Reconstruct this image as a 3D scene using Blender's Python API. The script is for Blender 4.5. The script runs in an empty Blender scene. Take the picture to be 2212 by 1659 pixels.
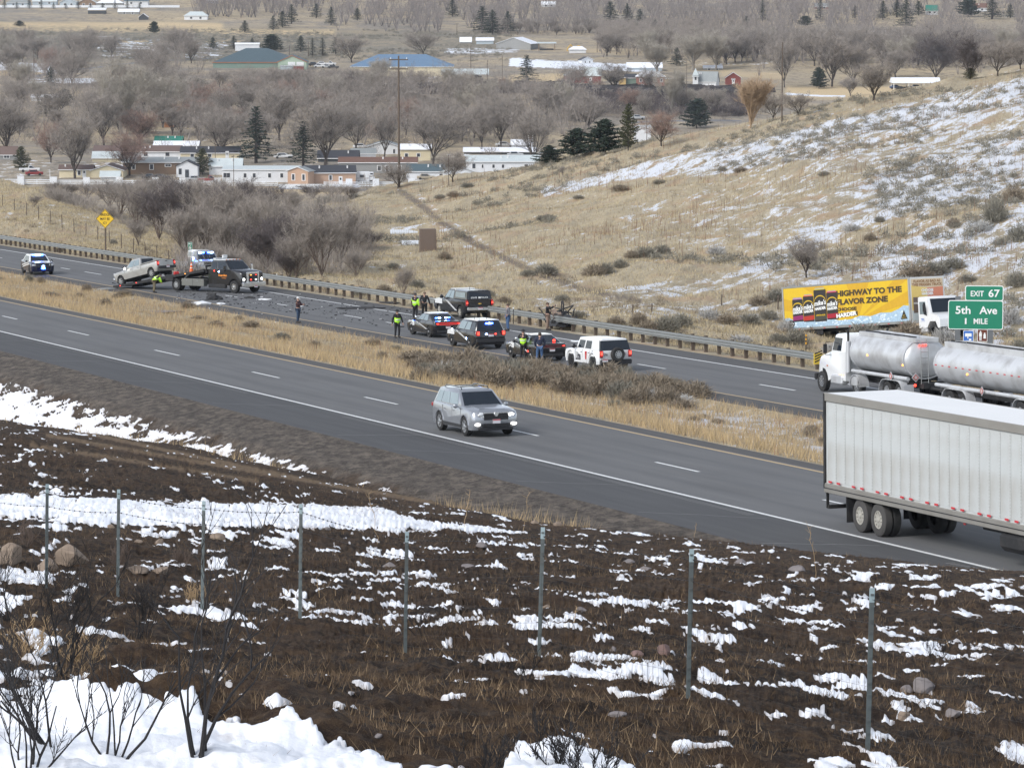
import bpy, bmesh, math, random
import numpy as np
from mathutils import Vector, Matrix
R = math.radians
rnd = random.Random(7)
sc = bpy.context.scene
col = sc.collection

# ---------------------------------------------------------------- camera, sky, sun
FPX, IW, IH = 8500.0, 2212.0, 1659.0      # focal length in pixels of a 2212 px wide frame
CX, CY, HOR = 1106.0, 829.5, -120.0
PITCH = math.atan((CY - HOR) / FPX)
CAMZ = 90.0
cam = bpy.data.cameras.new('camera'); camo = bpy.data.objects.new('camera', cam); col.objects.link(camo)
camo.location = (0, 0, CAMZ); camo.rotation_euler = (math.pi / 2 - PITCH, 0, 0)
cam.sensor_width = 36.0; cam.lens = 36.0 * FPX / IW; cam.clip_start = 1.0; cam.clip_end = 9000.0
sc.camera = camo
SUN_EL, SUN_AZ = 38.0, -130.0            # azimuth from +Y (the view) towards +X: left of and behind the camera, veiled by cloud
world = bpy.data.worlds.new('World'); sc.world = world; world.use_nodes = True
wn = world.node_tree.nodes; wl = world.node_tree.links
bg = wn['Background']; sky = wn.new('ShaderNodeTexSky'); sky.sky_type = 'NISHITA'; sky.sun_disc = False
sky.sun_elevation = R(SUN_EL); sky.sun_rotation = R(SUN_AZ); sky.altitude = 1400; sky.dust_density = 2.0
hsv = wn.new('ShaderNodeHueSaturation'); hsv.inputs['Saturation'].default_value = 0.42
wl.new(sky.outputs[0], hsv.inputs['Color']); wl.new(hsv.outputs[0], bg.inputs['Color']); bg.inputs['Strength'].default_value = 0.15
sun = bpy.data.lights.new('sun', 'SUN'); sun.energy = 1.5; sun.angle = R(22); sun.color = (1.0, 0.97, 0.93)
suno = bpy.data.objects.new('sun', sun); col.objects.link(suno)
sd = Vector((math.sin(R(SUN_AZ)) * math.cos(R(SUN_EL)), math.cos(R(SUN_AZ)) * math.cos(R(SUN_EL)), math.sin(R(SUN_EL))))
suno.rotation_euler = sd.to_track_quat('Z', 'Y').to_euler()
sc.view_settings.view_transform = 'Standard'; sc.view_settings.look = 'None'
sc.view_settings.exposure = 0.75; sc.view_settings.gamma = 1.0; sc.view_settings.use_curve_mapping = False
sc.cycles.max_bounces = 5; sc.cycles.diffuse_bounces = 2; sc.cycles.glossy_bounces = 2
sc.cycles.transparent_max_bounces = 6; sc.cycles.volume_bounces = 1

FW = Vector((0, math.cos(PITCH), -math.sin(PITCH))); UP = Vector((0, math.sin(PITCH), math.cos(PITCH)))
CAM = Vector((0, 0, CAMZ))
def ray(x, y): return FW + Vector((1, 0, 0)) * ((x - CX) / FPX) + UP * ((CY - y) / FPX)
def PT(x, y, d): return CAM + ray(x, y) * d
def proj(X, Y, Z):
    d = Y * FW.y + (Z - CAMZ) * FW.z
    return CX + FPX * X / d, CY - FPX * (Y * UP.y + (Z - CAMZ) * UP.z) / d, d

# ---------------------------------------------------------------- roads: both carriageways are parallel planes
VX, VY = -2200.0, 190.0
D = ray(VX, VY).normalized()                       # along the road, away from the camera
NH = Vector((D.y, -D.x, 0)).normalized()           # level, across the road, towards the right / far side
NH = NH if NH.x > 0 else -NH
UPR = NH.cross(D); UPR = UPR if UPR.z > 0 else -UPR
PN0 = CAM - UPR * 14.3                              # near carriageway plane
PF0 = CAM - UPR * 16.8                              # far carriageway plane
def hit_plane(x, y, p0):
    r = ray(x, y); return CAM + r * ((p0 - CAM).dot(UPR) / r.dot(UPR))
def line_b(m, p0):                                  # offset across the road of an image line of slope m through the vanishing point
    q = hit_plane(1000, VY + m * (1000 - VX), p0) - p0
    return (q - D * q.dot(D)).dot(NH)
def road_pt(a, b, p0): return p0 + D * a + NH * b
B = dict(gravel=line_b(.275, PN0), edge=line_b(.258, PN0), white=line_b(.239, PN0), dash=line_b(.2235, PN0), yellow=line_b(.2088, PN0), med=line_b(.205, PN0),
         fmed=line_b(.1804, PF0), fyellow=line_b(.1755, PF0), fdash=line_b(.1668, PF0), fwhite=line_b(.1587, PF0), fedge=line_b(.1545, PF0), rail=line_b(.1533, PF0), verge=line_b(.1515, PF0))

# ---------------------------------------------------------------- numpy noise
def _h(ix, iy, s):
    n = (ix.astype(np.int64) * 374761393 + iy.astype(np.int64) * 668265263 + s * 974634777) & 0xffffffff
    n = ((n ^ (n >> 13)) * 1274126177) & 0xffffffff
    return (n ^ (n >> 16)) & 0xffff
def perlin(x, y, s=0):
    x = np.asarray(x, float); y = np.asarray(y, float)
    ix = np.floor(x); iy = np.floor(y); fx = x - ix; fy = y - iy
    u = fx * fx * (3 - 2 * fx); v = fy * fy * (3 - 2 * fy)
    def g(dx, dy):
        a = _h(ix + dx, iy + dy, s) * (2 * math.pi / 65536)
        return np.cos(a) * (fx - dx) + np.sin(a) * (fy - dy)
    return ((g(0, 0) * (1 - u) + g(1, 0) * u) * (1 - v) + (g(0, 1) * (1 - u) + g(1, 1) * u) * v) * 1.5
def fbm(x, y, s=0, o=4, gain=.5):
    t = 0; a = 1; n = 0
    for i in range(o): t = t + a * perlin(x, y, s + i * 17); n += a; a *= gain; x = x * 2.03 + 5.1; y = y * 2.03 + 3.7
    return t / n
def sstep(a, b, x):
    t = np.clip((x - a) / (b - a), 0, 1); return t * t * (3 - 2 * t)

# ---------------------------------------------------------------- terrain: feature lines -> height field z(X, Y)
def img_line(pts): 
    w = [PT(*p) for p in pts]; w = sorted([(p.x / p.y, p.y, p.z) for p in w]); return np.array(w)
def road_line(b, p0, dz=0.0):
    w = [road_pt(a, b, p0) for a in np.linspace(-40, 1400, 500)]
    w = [p for p in w if p.y > 5]
    a = np.array(sorted([(p.x / p.y, p.y, p.z + dz) for p in w])); return a
L_fence = [(-400, 1255, 60), (88, 1272, 57), (244, 1288, 55.5), (428, 1315, 54), (650, 1345, 51.5), (883, 1393, 48.5), (1172, 1440, 44.3), (1500, 1520, 39.5), (1893, 1632, 35.5), (2500, 1800, 31)]
L_crest = [(-400, 870, 172), (-200, 885, 165), (50, 914, 152), (350, 958, 144), (525, 993, 138), (750, 1043, 128), (874, 1073, 122), (1106, 1120, 112), (1500, 1163, 104), (1800, 1195, 97), (2140, 1228, 91), (2600, 1268, 85)]
ge = road_line(B['gravel'], PN0, -.25)
cr = img_line(L_crest)
uu = cr[:, 0]
gy = np.interp(uu, ge[:, 0], ge[:, 1]); gz = np.interp(uu, ge[:, 0], ge[:, 2])
fr = np.interp(uu, [(-400 - CX) / FPX, (900 - CX) / FPX, (1500 - CX) / FPX], [.45, .45, .5])
dip = np.interp(uu, [(-400 - CX) / FPX, (900 - CX) / FPX, (1500 - CX) / FPX], [1.5, 1.1, .35])
ditch = np.stack([uu, cr[:, 1] * (1 - fr) + gy * fr, np.minimum(gz, cr[:, 2]) - dip], 1)
LINES = [
    ('n0', img_line([(-600, 2700, 11), (2800, 2900, 10)])),
    ('n1', img_line([(-400, 1690, 27), (1106, 1690, 26.5), (2500, 2000, 24)])),
    ('fence', img_line(L_fence)),
    ('crest', cr), ('ditch', ditch), ('gravel', ge),
    ('edge', road_line(B['edge'], PN0)), ('med', road_line(B['med'], PN0)),
    ('med1', road_line(B['med'] + 1.2, PN0, -.18)), ('med2', road_line(B['fmed'] - 1.5, PF0, -.15)),
    ('fmed', road_line(B['fmed'], PF0)), ('fedge', road_line(B['fedge'], PF0)), ('verge', road_line(B['verge'], PF0, -.12)),
    ('g1', img_line([(-300, 500, 440), (0, 508, 405), (380, 568, 352), (600, 600, 322), (850, 635, 297), (1106, 686, 265), (1350, 722, 248), (1700, 742, 246), (2212, 765, 238), (2700, 790, 228)])),
    ('g2', img_line([(-300, 440, 460), (0, 460, 432), (380, 552, 378), (600, 545, 378), (850, 545, 368), (1106, 600, 322), (1350, 640, 300), (1700, 700, 275), (2212, 735, 262), (2700, 745, 262)])),
    ('k', img_line([(-400, 350, 500), (0, 390, 480), (120, 413, 470), (250, 468, 440), (400, 520, 425), (600, 470, 480), (750, 428, 530), (862, 406, 560), (930, 399, 555), (1160, 355, 532), (1500, 285, 502), (1830, 213, 482), (2212, 145, 470), (2700, 60, 455)])),
    ('k2', img_line([(-400, 500, 560), (0, 520, 545), (400, 560, 540), (862, 480, 640), (1160, 400, 600), (1500, 330, 575), (2212, 190, 540), (2700, 110, 530)])),
    ('v0', img_line([(-900, 425, 980), (3100, 425, 980)])),
    ('v1', img_line([(-900, 330, 1150), (3100, 330, 1150)])),
    ('v2', img_line([(-900, 230, 1390), (3100, 230, 1390)])),
    ('v3', img_line([(-900, 140, 1650), (3100, 140, 1650)])),
    ('v4', img_line([(-900, 60, 2000), (3100, 60, 2000)])),
    ('v5', img_line([(-900, -20, 2500), (3100, -20, 2500)])),
    ('v6', img_line([(-900, -100, 4200), (3100, -100, 4200)])),
    ('v7', img_line([(-900, -300, 7500), (3100, -300, 7500)])),
]
LI = {n: i for i, (n, _) in enumerate(LINES)}
def lines_at(u):
    Y = np.stack([np.interp(u, L[:, 0], L[:, 1]) for _, L in LINES]); Z = np.stack([np.interp(u, L[:, 0], L[:, 2]) for _, L in LINES])
    Y = np.maximum.accumulate(Y + np.arange(len(LINES))[:, None] * 1e-3, 0)
    return Y, Z
BUMPS = []      # (world x, world y, radius x, radius y, height)
for (x, y, d, rx, ry, h) in [(60, 1500, 31, 1.0, .8, .30), (250, 1480, 31, .9, .8, .34), (430, 1475, 31, .9, .8, .38), (600, 1500, 31, .8, .7, .12), (660, 1560, 30, .5, .5, .42), (780, 1610, 29.5, .6, .5, .25),
                        (1180, 1600, 29.5, .9, .6, .34), (1320, 1640, 29, .7, .5, .2), (60, 1250, 44, 1.6, 2.2, .15), (220, 1330, 42, 1.2, 1.6, .08), (1020, 1590, 30, .7, .6, .14)]:
    p = PT(x, y, d); BUMPS.append((p.x, p.y, rx, ry, h))
def zbase(X, Y):
    X = np.asarray(X, float); Y = np.asarray(Y, float); sh = X.shape; X = X.ravel(); Y = Y.ravel()
    LY, LZ = lines_at(X / Y)
    n = len(LINES); k = np.clip((LY < Y[None]).sum(0), 1, n - 1); j = np.arange(len(Y))
    y0 = LY[k - 1, j]; y1 = LY[k, j]; t = np.clip((Y - y0) / np.maximum(y1 - y0, 1e-6), 0, 1)
    z = LZ[k - 1, j] * (1 - t) + LZ[k, j] * t
    return z.reshape(sh), (k - 1 + t).reshape(sh)
def zdetail(X, Y, k):
    d = np.zeros_like(X)
    def add(m, f):              # evaluate a layer only where its mask is not zero
        nonlocal d; q = m != 0
        if q.all(): d = d + m * f(X, Y)
        elif q.any(): d[q] += m[q] * f(X[q], Y[q])
    mf = 1 - sstep(LI['gravel'] - .6, LI['gravel'], k)
    add(mf * (1 - .6 * sstep(LI['crest'] - .35, LI['crest'], k)), lambda x, y: fbm(x * .9, y * .9, 3, 5, .6) * .22 + fbm(x * .16, y * .16, 9, 2) * .30 + np.abs(perlin(x * 3.1, y * 3.1, 5)) * .05)
    add(mf, lambda x, y: -np.abs(perlin(x * 7.0, y * 7.0, 6)) * .03)
    near = ((k < LI['fence'] + .5) & (Y < 60)).astype(float)
    add(near, lambda x, y: sum(.5 * h * np.exp(-((x - bx) / rx) ** 2 - ((y - by) / ry) ** 2) for bx, by, rx, ry, h in BUMPS) * (1 + .3 * perlin(x * 3, y * 3, 8)))
    add(sstep(LI['med1'] , LI['med1'] + .3, k) * (1 - sstep(LI['med2'] - .3, LI['med2'], k)), lambda x, y: fbm(x * .25, y * .25, 21, 3) * .45 - .25)
    add(sstep(LI['verge'], LI['verge'] + .5, k) * (1 - sstep(LI['v0'] - .5, LI['v0'], k)), lambda x, y: fbm(x * .05, y * .05, 31, 4) * 2.0 + fbm(x * .35, y * .35, 35, 3) * .3)
    add(sstep(LI['v0'], LI['v0'] + .3, k) * (1 - sstep(LI['v5'], LI['v6'], k)), lambda x, y: fbm(x * .012, y * .012, 41, 3) * 2.5)
    add(sstep(LI['v5'], LI['v6'], k), lambda x, y: fbm(x * .002, y * .002, 43, 4) * 30)
    return d
def zground(X, Y):
    z, k = zbase(X, Y); return z + zdetail(np.asarray(X, float), np.asarray(Y, float), k)
def gz(x, y): return float(zground(np.array([x]), np.array([y]))[0])
def ground(px, py, dmin=16.0, dmax=3500.0):
    r = ray(px, py); t = np.geomspace(dmin, dmax, 420)
    X, Y, Z = r.x * t, r.y * t, CAMZ + r.z * t
    g = zground(X, Y); below = np.where(Z < g)[0]
    if len(below) == 0: i = len(t) - 2
    else: i = max(below[0] - 1, 0)
    a = Z[i] - g[i]; b = g[i + 1] - Z[i + 1]; f = a / (a + b) if (a + b) > 1e-9 and a > 0 else 0
    t = np.linspace(t[i], t[i + 1], 12); X, Y, Z = r.x * t, r.y * t, CAMZ + r.z * t; g = zground(X, Y); below = np.where(Z < g)[0]; i = min(max(below[0] - 1, 0), len(t) - 2) if len(below) else len(t) - 2
    a = Z[i] - g[i]; b = g[i + 1] - Z[i + 1]; f = a / (a + b) if (a + b) > 1e-9 and a > 0 else 0
    d = t[i] + (t[i + 1] - t[i]) * min(max(f, 0), 1); p = CAM + r * d
    p.z = gz(p.x, p.y); return p
def scale_at(p): return FPX / proj(p.x, p.y, p.z)[2]

# ---------------------------------------------------------------- mesh + object helpers
def mesh_np(name, V, F, mat=None, smooth=False):
    V = np.ascontiguousarray(V, np.float32); F = np.ascontiguousarray(F, np.int32)
    me = bpy.data.meshes.new(name); n, k = F.shape
    me.vertices.add(len(V)); me.vertices.foreach_set('co', V.ravel())
    me.loops.add(n * k); me.loops.foreach_set('vertex_index', F.ravel())
    me.polygons.add(n); me.polygons.foreach_set('loop_start', np.arange(n, dtype=np.int32) * k)
    me.polygons.foreach_set('loop_total', np.full(n, k, np.int32))
    me.update(calc_edges=True)
    if smooth: me.polygons.foreach_set('use_smooth', np.ones(n, bool))
    if mat is not None: me.materials.append(mat)
    return me
def attr(me, name, vals):
    a = me.attributes.new(name, 'FLOAT', 'POINT'); a.data.foreach_set('value', np.ascontiguousarray(vals, np.float32))
def link(name, me, parent=None):
    o = bpy.data.objects.new(name, me); col.objects.link(o)
    if parent is not None: o.parent = parent
    return o
def tag(o, label=None, cat=None, group=None, kind=None):
    if label: o['label'] = label
    if cat: o['category'] = cat
    if group: o['group'] = group
    if kind: o['kind'] = kind
    return o
def empty(name, loc=(0, 0, 0), rz=0.0, label=None, cat=None, group=None):
    o = bpy.data.objects.new(name, None); col.objects.link(o); o.empty_display_size = .2
    o.location = loc; o.rotation_euler = (0, 0, rz); return tag(o, label, cat, group)
def copy_tree(o, parent=None):
    c = o.copy(); col.objects.link(c); c.parent = parent
    for ch in list(o.children): copy_tree(ch, c)
    return c
def frame(o, loc, fwd, up=Vector((0, 0, 1)), scale=1.0):
    x = Vector(fwd).normalized(); y = Vector(up).cross(x).normalized(); z = x.cross(y)
    m = Matrix(((x.x, y.x, z.x, loc[0]), (x.y, y.y, z.y, loc[1]), (x.z, y.z, z.z, loc[2]), (0, 0, 0, 1)))
    o.matrix_world = m @ Matrix.Scale(scale, 4)
class MB:
    def __init__(s): s.v = []; s.f = []
    def add(s, vs, fs):
        n = len(s.v); s.v += [tuple(v) for v in vs]; s.f += [tuple(i + n for i in f) for f in fs]; return s
    def box(s, c, d, m=None):
        cx, cy, cz = c; x, y, z = d[0] / 2, d[1] / 2, d[2] / 2
        vs = [Vector((cx + i * x, cy + j * y, cz + k * z)) for i in (-1, 1) for j in (-1, 1) for k in (-1, 1)]
        if m is not None: vs = [m @ v for v in vs]
        return s.add(vs, [(0, 1, 3, 2), (4, 6, 7, 5), (0, 4, 5, 1), (2, 3, 7, 6), (0, 2, 6, 4), (1, 5, 7, 3)])
    def bev(s, c, d, b):     # box with chamfered vertical-profile edges (octagonal section along x)
        cx, cy, cz = c; x, y, z = d[0] / 2, d[1] / 2, d[2] / 2; b = min(b, y * .9, z * .9)
        sec = [(-y, -z + b), (-y + b, -z), (y - b, -z), (y, -z + b), (y, z - b), (y - b, z), (-y + b, z), (-y, z - b)]
        rings = []
        for xx, k in ((-x, .0), (-x + b, 1), (x - b, 1), (x, .0)):
            f = 1 - (1 - k) * min(b / max(y, z), .5)
            rings.append([(cx + xx, cy + p[0] * f, cz + p[1] * f) for p in sec])
        return s.rings(rings)
    def quad(s, a, b, c, d, th=0.01):    # thin plate, front face a b c d, extruded backwards
        a, b, c, d = map(Vector, (a, b, c, d)); n = (b - a).cross(d - a).normalized() * th
        return s.add([a, b, c, d, a - n, b - n, c - n, d - n], [(0, 1, 2, 3), (7, 6, 5, 4), (0, 4, 5, 1), (1, 5, 6, 2), (2, 6, 7, 3), (3, 7, 4, 0)])
    def rings(s, rings, cap=True):
        n = len(rings[0]); vs = [p for r in rings for p in r]; fs = []
        for i in range(len(rings) - 1):
            for j in range(n):
                a = i * n + j; b = i * n + (j + 1) % n; fs.append((a, b, b + n, a + n))
        if cap: fs.append(tuple(range(n))[::-1]); fs.append(tuple(range((len(rings) - 1) * n, len(rings) * n)))
        return s.add(vs, fs)
    def tube(s, p, q, r0, r1=None, n=6, cap=True):
        p, q = Vector(p), Vector(q); r1 = r0 if r1 is None else r1; d = (q - p)
        if d.length < 1e-6: return s
        d.normalize(); u = d.cross(Vector((0, 0, 1)) if abs(d.z) < .9 else Vector((1, 0, 0))).normalized(); w = d.cross(u)
        rg = [[c + (u * math.cos(t) + w * math.sin(t)) * r for t in [2 * math.pi * k / n for k in range(n)]] for c, r in ((p, r0), (q, r1))]
        return s.rings(rg, cap)
    def path(s, pts, r, n=6):
        for i in range(len(pts) - 1): s.tube(pts[i], pts[i + 1], r, r, n)
        return s
    def lathe(s, prof, axis='y', c=(0, 0, 0), n=20):   # prof: (offset along axis, radius)
        rg = []
        for o, r in prof:
            row = []
            for k in range(n):
                t = 2 * math.pi * k / n
                if axis == 'y': row.append((c[0] + r * math.cos(t), c[1] + o, c[2] + r * math.sin(t)))
                elif axis == 'x': row.append((c[0] + o, c[1] + r * math.cos(t), c[2] + r * math.sin(t)))
                else: row.append((c[0] + r * math.cos(t), c[1] + r * math.sin(t), c[2] + o))
            rg.append(row)
        return s.rings(rg)
    def sphere(s, c, r, n=8):
        prof = [(-r[2] * math.cos(math.pi * i / n), math.sin(math.pi * i / n) if 0 < i < n else .02) for i in range(n + 1)]
        rg = [[(c[0] + r[0] * q * math.cos(2 * math.pi * k / (n + 2)), c[1] + r[1] * q * math.sin(2 * math.pi * k / (n + 2)), c[2] + o) for k in range(n + 2)] for o, q in prof]
        return s.rings(rg)
    def mesh(s, name, mat=None, smooth=None):
        me = bpy.data.meshes.new(name); me.from_pydata(s.v, [], s.f)
        bm = bmesh.new(); bm.from_mesh(me); bmesh.ops.recalc_face_normals(bm, faces=bm.faces); bm.to_mesh(me); bm.free()
        if smooth:
            me.polygons.foreach_set('use_smooth', np.ones(len(me.polygons), bool)); me.set_sharp_from_angle(angle=R(smooth))
        if mat is not None: me.materials.append(mat)
        return me
    def build(s, name, mat, parent=None, smooth=None): return link(name, s.mesh(name, mat, smooth), parent)

# ---------------------------------------------------------------- materials
MATS = {}
def mk(name): 
    m = bpy.data.materials.new(name); m.use_nodes = True; nt = m.node_tree; return m, nt, nt.nodes, nt.links, nt.nodes['Principled BSDF']
def mat(name, c, rough=.6, metal=0.0, var=.12, scale=3.0, bump=0.0, coat=0.0, emit=None, es=0.0, dirt=None):
    if name in MATS: return MATS[name]
    m, nt, N, L, P = mk(name)
    tc = N.new('ShaderNodeTexCoord'); nz = N.new('ShaderNodeTexNoise'); nz.inputs['Scale'].default_value = scale; nz.inputs['Detail'].default_value = 5
    L.new(tc.outputs['Object'], nz.inputs['Vector'])
    mx = N.new('ShaderNodeMix'); mx.data_type = 'RGBA'; mx.inputs[0].default_value = .5
    a = [max(0, v * (1 - var)) for v in c] + [1]; b = [min(1, v * (1 + var)) for v in c] + [1]
    mx.inputs[6].default_value = a; mx.inputs[7].default_value = b
    L.new(nz.outputs['Fac'], mx.inputs[0]); out = mx.outputs[2]
    if dirt:          # road grime: a second, coarser noise mixing towards a dust colour
        n2 = N.new('ShaderNodeTexNoise'); n2.inputs['Scale'].default_value = dirt[1]; n2.inputs['Detail'].default_value = 6
        L.new(tc.outputs['Object'], n2.inputs['Vector'])
        rp = N.new('ShaderNodeMapRange'); rp.inputs[1].default_value = .45; rp.inputs[2].default_value = .75; rp.inputs[4].default_value = dirt[2]
        L.new(n2.outputs['Fac'], rp.inputs[0]); m2 = N.new('ShaderNodeMix'); m2.data_type = 'RGBA'
        L.new(rp.outputs[0], m2.inputs[0]); L.new(out, m2.inputs[6]); m2.inputs[7].default_value = list(dirt[0]) + [1]; out = m2.outputs[2]
    L.new(out, P.inputs['Base Color'])
    P.inputs['Roughness'].default_value = rough; P.inputs['Metallic'].default_value = metal; P.inputs['Coat Weight'].default_value = coat
    if bump:
        bp = N.new('ShaderNodeBump'); bp.inputs['Strength'].default_value = bump; bp.inputs['Distance'].default_value = .02
        L.new(nz.outputs['Fac'], bp.inputs['Height']); L.new(bp.outputs[0], P.inputs['Normal'])
    if emit: P.inputs['Emission Color'].default_value = list(emit) + [1]; P.inputs['Emission Strength'].default_value = es
    MATS[name] = m; return m
def glow(name, c, s): return mat(name, [v * .6 for v in c], .3, emit=c, es=s)
class NT:                       # small node helper for the ground materials
    def __init__(s, name):
        s.m, s.nt, s.N, s.L, s.P = mk(name); s.P.inputs['Roughness'].default_value = .9; s.P.inputs['Specular IOR Level'].default_value = .2
        s.tc = s.N.new('ShaderNodeTexCoord').outputs['Object']
    def map(s, sc=(1, 1, 1), rot=(0, 0, 0), src=None):
        n = s.N.new('ShaderNodeMapping'); n.inputs['Scale'].default_value = sc; n.inputs['Rotation'].default_value = rot; s.L.new(src or s.tc, n.inputs[0]); return n.outputs[0]
    def noise(s, scale, detail=5, rough=.55, v=None, dist=0):
        n = s.N.new('ShaderNodeTexNoise'); n.inputs['Scale'].default_value = scale; n.inputs['Detail'].default_value = detail; n.inputs['Roughness'].default_value = rough; n.inputs['Distortion'].default_value = dist
        s.L.new(v or s.tc, n.inputs['Vector']); return n.outputs['Fac']
    def vor(s, scale, v=None, out='Distance'):
        n = s.N.new('ShaderNodeTexVoronoi'); n.inputs['Scale'].default_value = scale; s.L.new(v or s.tc, n.inputs['Vector']); return n.outputs[out]
    def rng(s, x, a, b, c=0.0, d=1.0):
        n = s.N.new('ShaderNodeMapRange'); s.L.new(x, n.inputs[0])
        for i, v in enumerate((a, b, c, d)): n.inputs[i + 1].default_value = v
        return n.outputs[0]
    def math(s, op, a, b=0.0):
        n = s.N.new('ShaderNodeMath'); n.operation = op
        for i, v in enumerate((a, b)):
            if isinstance(v, (int, float)): n.inputs[i].default_value = v
            else: s.L.new(v, n.inputs[i])
        return n.outputs[0]
    def mix(s, f, a, b):
        n = s.N.new('ShaderNodeMix'); n.data_type = 'RGBA'
        for i, v in ((0, f), (6, a), (7, b)):
            if isinstance(v, (int, float)): n.inputs[i].default_value = v
            elif isinstance(v, tuple): n.inputs[i].default_value = list(v) + [1]
            else: s.L.new(v, n.inputs[i])
        return n.outputs[2]
    def attr(s, name): n = s.N.new('ShaderNodeAttribute'); n.attribute_name = name; return n.outputs['Fac']
    def sep(s, v=None): n = s.N.new('ShaderNodeSeparateXYZ'); s.L.new(v or s.tc, n.inputs[0]); return n.outputs
    def out(s, c, rough=None, bump=None, dist=.05, strength=.6):
        s.L.new(c, s.P.inputs['Base Color'])
        if rough is not None:
            if isinstance(rough, float): s.P.inputs['Roughness'].default_value = rough
            else: s.L.new(rough, s.P.inputs['Roughness'])
        if bump is not None:
            b = s.N.new('ShaderNodeBump'); b.inputs['Strength'].default_value = strength; b.inputs['Distance'].default_value = dist
            s.L.new(bump, b.inputs['Height']); s.L.new(b.outputs[0], s.P.inputs['Normal'])
        MATS[s.m.name] = s.m; return s.m

BAND = 1.05      # direction in which grass and old snow streak along the hillside (radians from world x)
def ground_materials():
    t = NT('burnt_soil')        # charred field
    n1 = t.noise(.55, 6, .6); n2 = t.noise(5.0, 6, .65); n3 = t.noise(26, 4, .7, t.map((1, .45, 1)))
    c = t.mix(t.rng(n1, .38, .62), (.013, .0095, .008), (.050, .030, .018)); c = t.mix(t.rng(n2, .45, .68), c, (.105, .066, .036))
    c = t.mix(t.rng(n3, .60, .74, 0, .7), c, (.19, .13, .075)); c = t.mix(t.rng(n2, .30, .42, .8, 0), c, (.010, .008, .007))
    n5 = t.noise(95, 4, .75, t.map((1, .6, 1))); c = t.mix(t.rng(n5, .52, .70, 0, .6), c, (.15, .105, .070)); c = t.mix(t.rng(n5, .30, .44, .75, 0), c, (.006, .005, .005))
    tr = t.attr('track'); c = t.mix(t.math('MULTIPLY', tr, t.rng(n2, .3, .6, .5, 1)), c, (.24, .17, .105))
    gv = t.attr('gravel'); n4 = t.noise(1.3, 5, .7, t.map((1, .35, 1), (0, 0, .4))); n7 = t.noise(2.4, 9, .78, t.map((1, .5, 1), (0, 0, .4))); gc = t.mix(t.rng(n7, .42, .58), (.032, .026, .022), (.165, .135, .108)); gc = t.mix(t.rng(n4, .40, .60, .5, 0), gc, (.045, .036, .030)); gc = t.mix(t.rng(n2, .55, .72, 0, .6), gc, (.20, .17, .14)); gc = t.mix(t.rng(n5, .5, .66, 0, .6), gc, (.30, .27, .23)); c = t.mix(gv, c, gc)
    t.out(c, .95, t.math('ADD', n3, n5), .035, .9)
    t = NT('snow_surface'); n = t.noise(9, 5, .6); f = t.noise(1.7, 5, .6)
    c = t.mix(n, (.80, .83, .88), (.90, .91, .93)); c = t.mix(t.rng(f, .58, .78, 0, .6), c, (.42, .37, .33)); e = t.attr('depth'); c = t.mix(t.rng(t.math('ADD', e, t.rng(n, 0, 1, -.04, .04)), .0, .07, .75, 0), c, (.30, .26, .23))
    m = t.out(c, .75, n, .03, .5); t.P.inputs['Subsurface Weight'].default_value = 0.0
    t = NT('dry_grassland')     # hill + median base: tan grass, sage tint, old snow
    n1 = t.noise(.05, 5, .6); n2 = t.noise(.6, 6, .65, t.map((1, .6, 1))); n3 = t.noise(4.5, 5, .75, t.map((.6, 1.2, 1))); n6 = t.noise(1.0, 6, .68, t.map((.10, .75, 1), src=t.map(rot=(0, 0, -BAND))))
    c = t.mix(t.rng(n1, .35, .65), (.43, .36, .245), (.35, .305, .225)); c = t.mix(t.rng(n2, .35, .6, .65, 0), c, (.235, .205, .15))
    c = t.mix(t.rng(n3, .50, .72, 0, .75), c, (.50, .42, .28)); c = t.mix(t.rng(n3, .30, .44, .75, 0), c, (.14, .115, .082))
    c = t.mix(t.rng(t.noise(.25, 4, .6), .52, .66, 0, .55), c, (.37, .235, .145)); c = t.mix(t.rng(n6, .50, .66, 0, .6), c, (.47, .38, .24)); c = t.mix(t.rng(n6, .34, .46, .35, 0), c, (.22, .19, .14))
    c = t.mix(t.attr('track'), c, (.15, .125, .105)); sn = t.attr('snow'); sm = t.math('ADD', sn, t.math('ADD', t.math('MULTIPLY', t.rng(n2, 0, 1, -.5, .5), 1.7), t.math('ADD', t.math('MULTIPLY', t.rng(n6, 0, 1, -.5, .5), 2.5), t.math('MULTIPLY', t.rng(n3, 0, 1, -.5, .5), 1.5))))
    sm = t.rng(sm, .46, .56); c = t.mix(sm, c, t.mix(n3, (.44, .46, .50), (.74, .76, .80)))
    t.out(c, .95, n3, .12, .8)
    t = NT('valley_floor')
    n1 = t.noise(.006, 5, .6); n2 = t.noise(.05, 6, .7); n3 = t.noise(.35, 5, .75, t.map((1, .5, 1)))
    c = t.mix(t.rng(n1, .4, .6), (.36, .295, .20), (.25, .22, .18)); c = t.mix(t.rng(n2, .46, .66, 0, .85), c, (.47, .37, .23)); c = t.mix(t.rng(n3, .34, .48, .85, 0), c, (.11, .098, .082))
    fld = t.attr('field'); c = t.mix(fld, c, t.mix(n3, (.60, .46, .27), (.48, .37, .22))); sg = t.attr('sage'); c = t.mix(t.math('MULTIPLY', sg, t.rng(n3, .44, .52)), c, (.13, .125, .10))
    sn = t.attr('snow'); sm = t.rng(t.math('ADD', sn, t.math('ADD', t.rng(n2, 0, 1, -.7, .7), t.rng(n3, 0, 1, -.8, .8))), .38, .52); c = t.mix(sm, c, (.74, .77, .82))
    t.out(c, .95)
    t = NT('asphalt')           # object x runs along the road, y across
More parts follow.
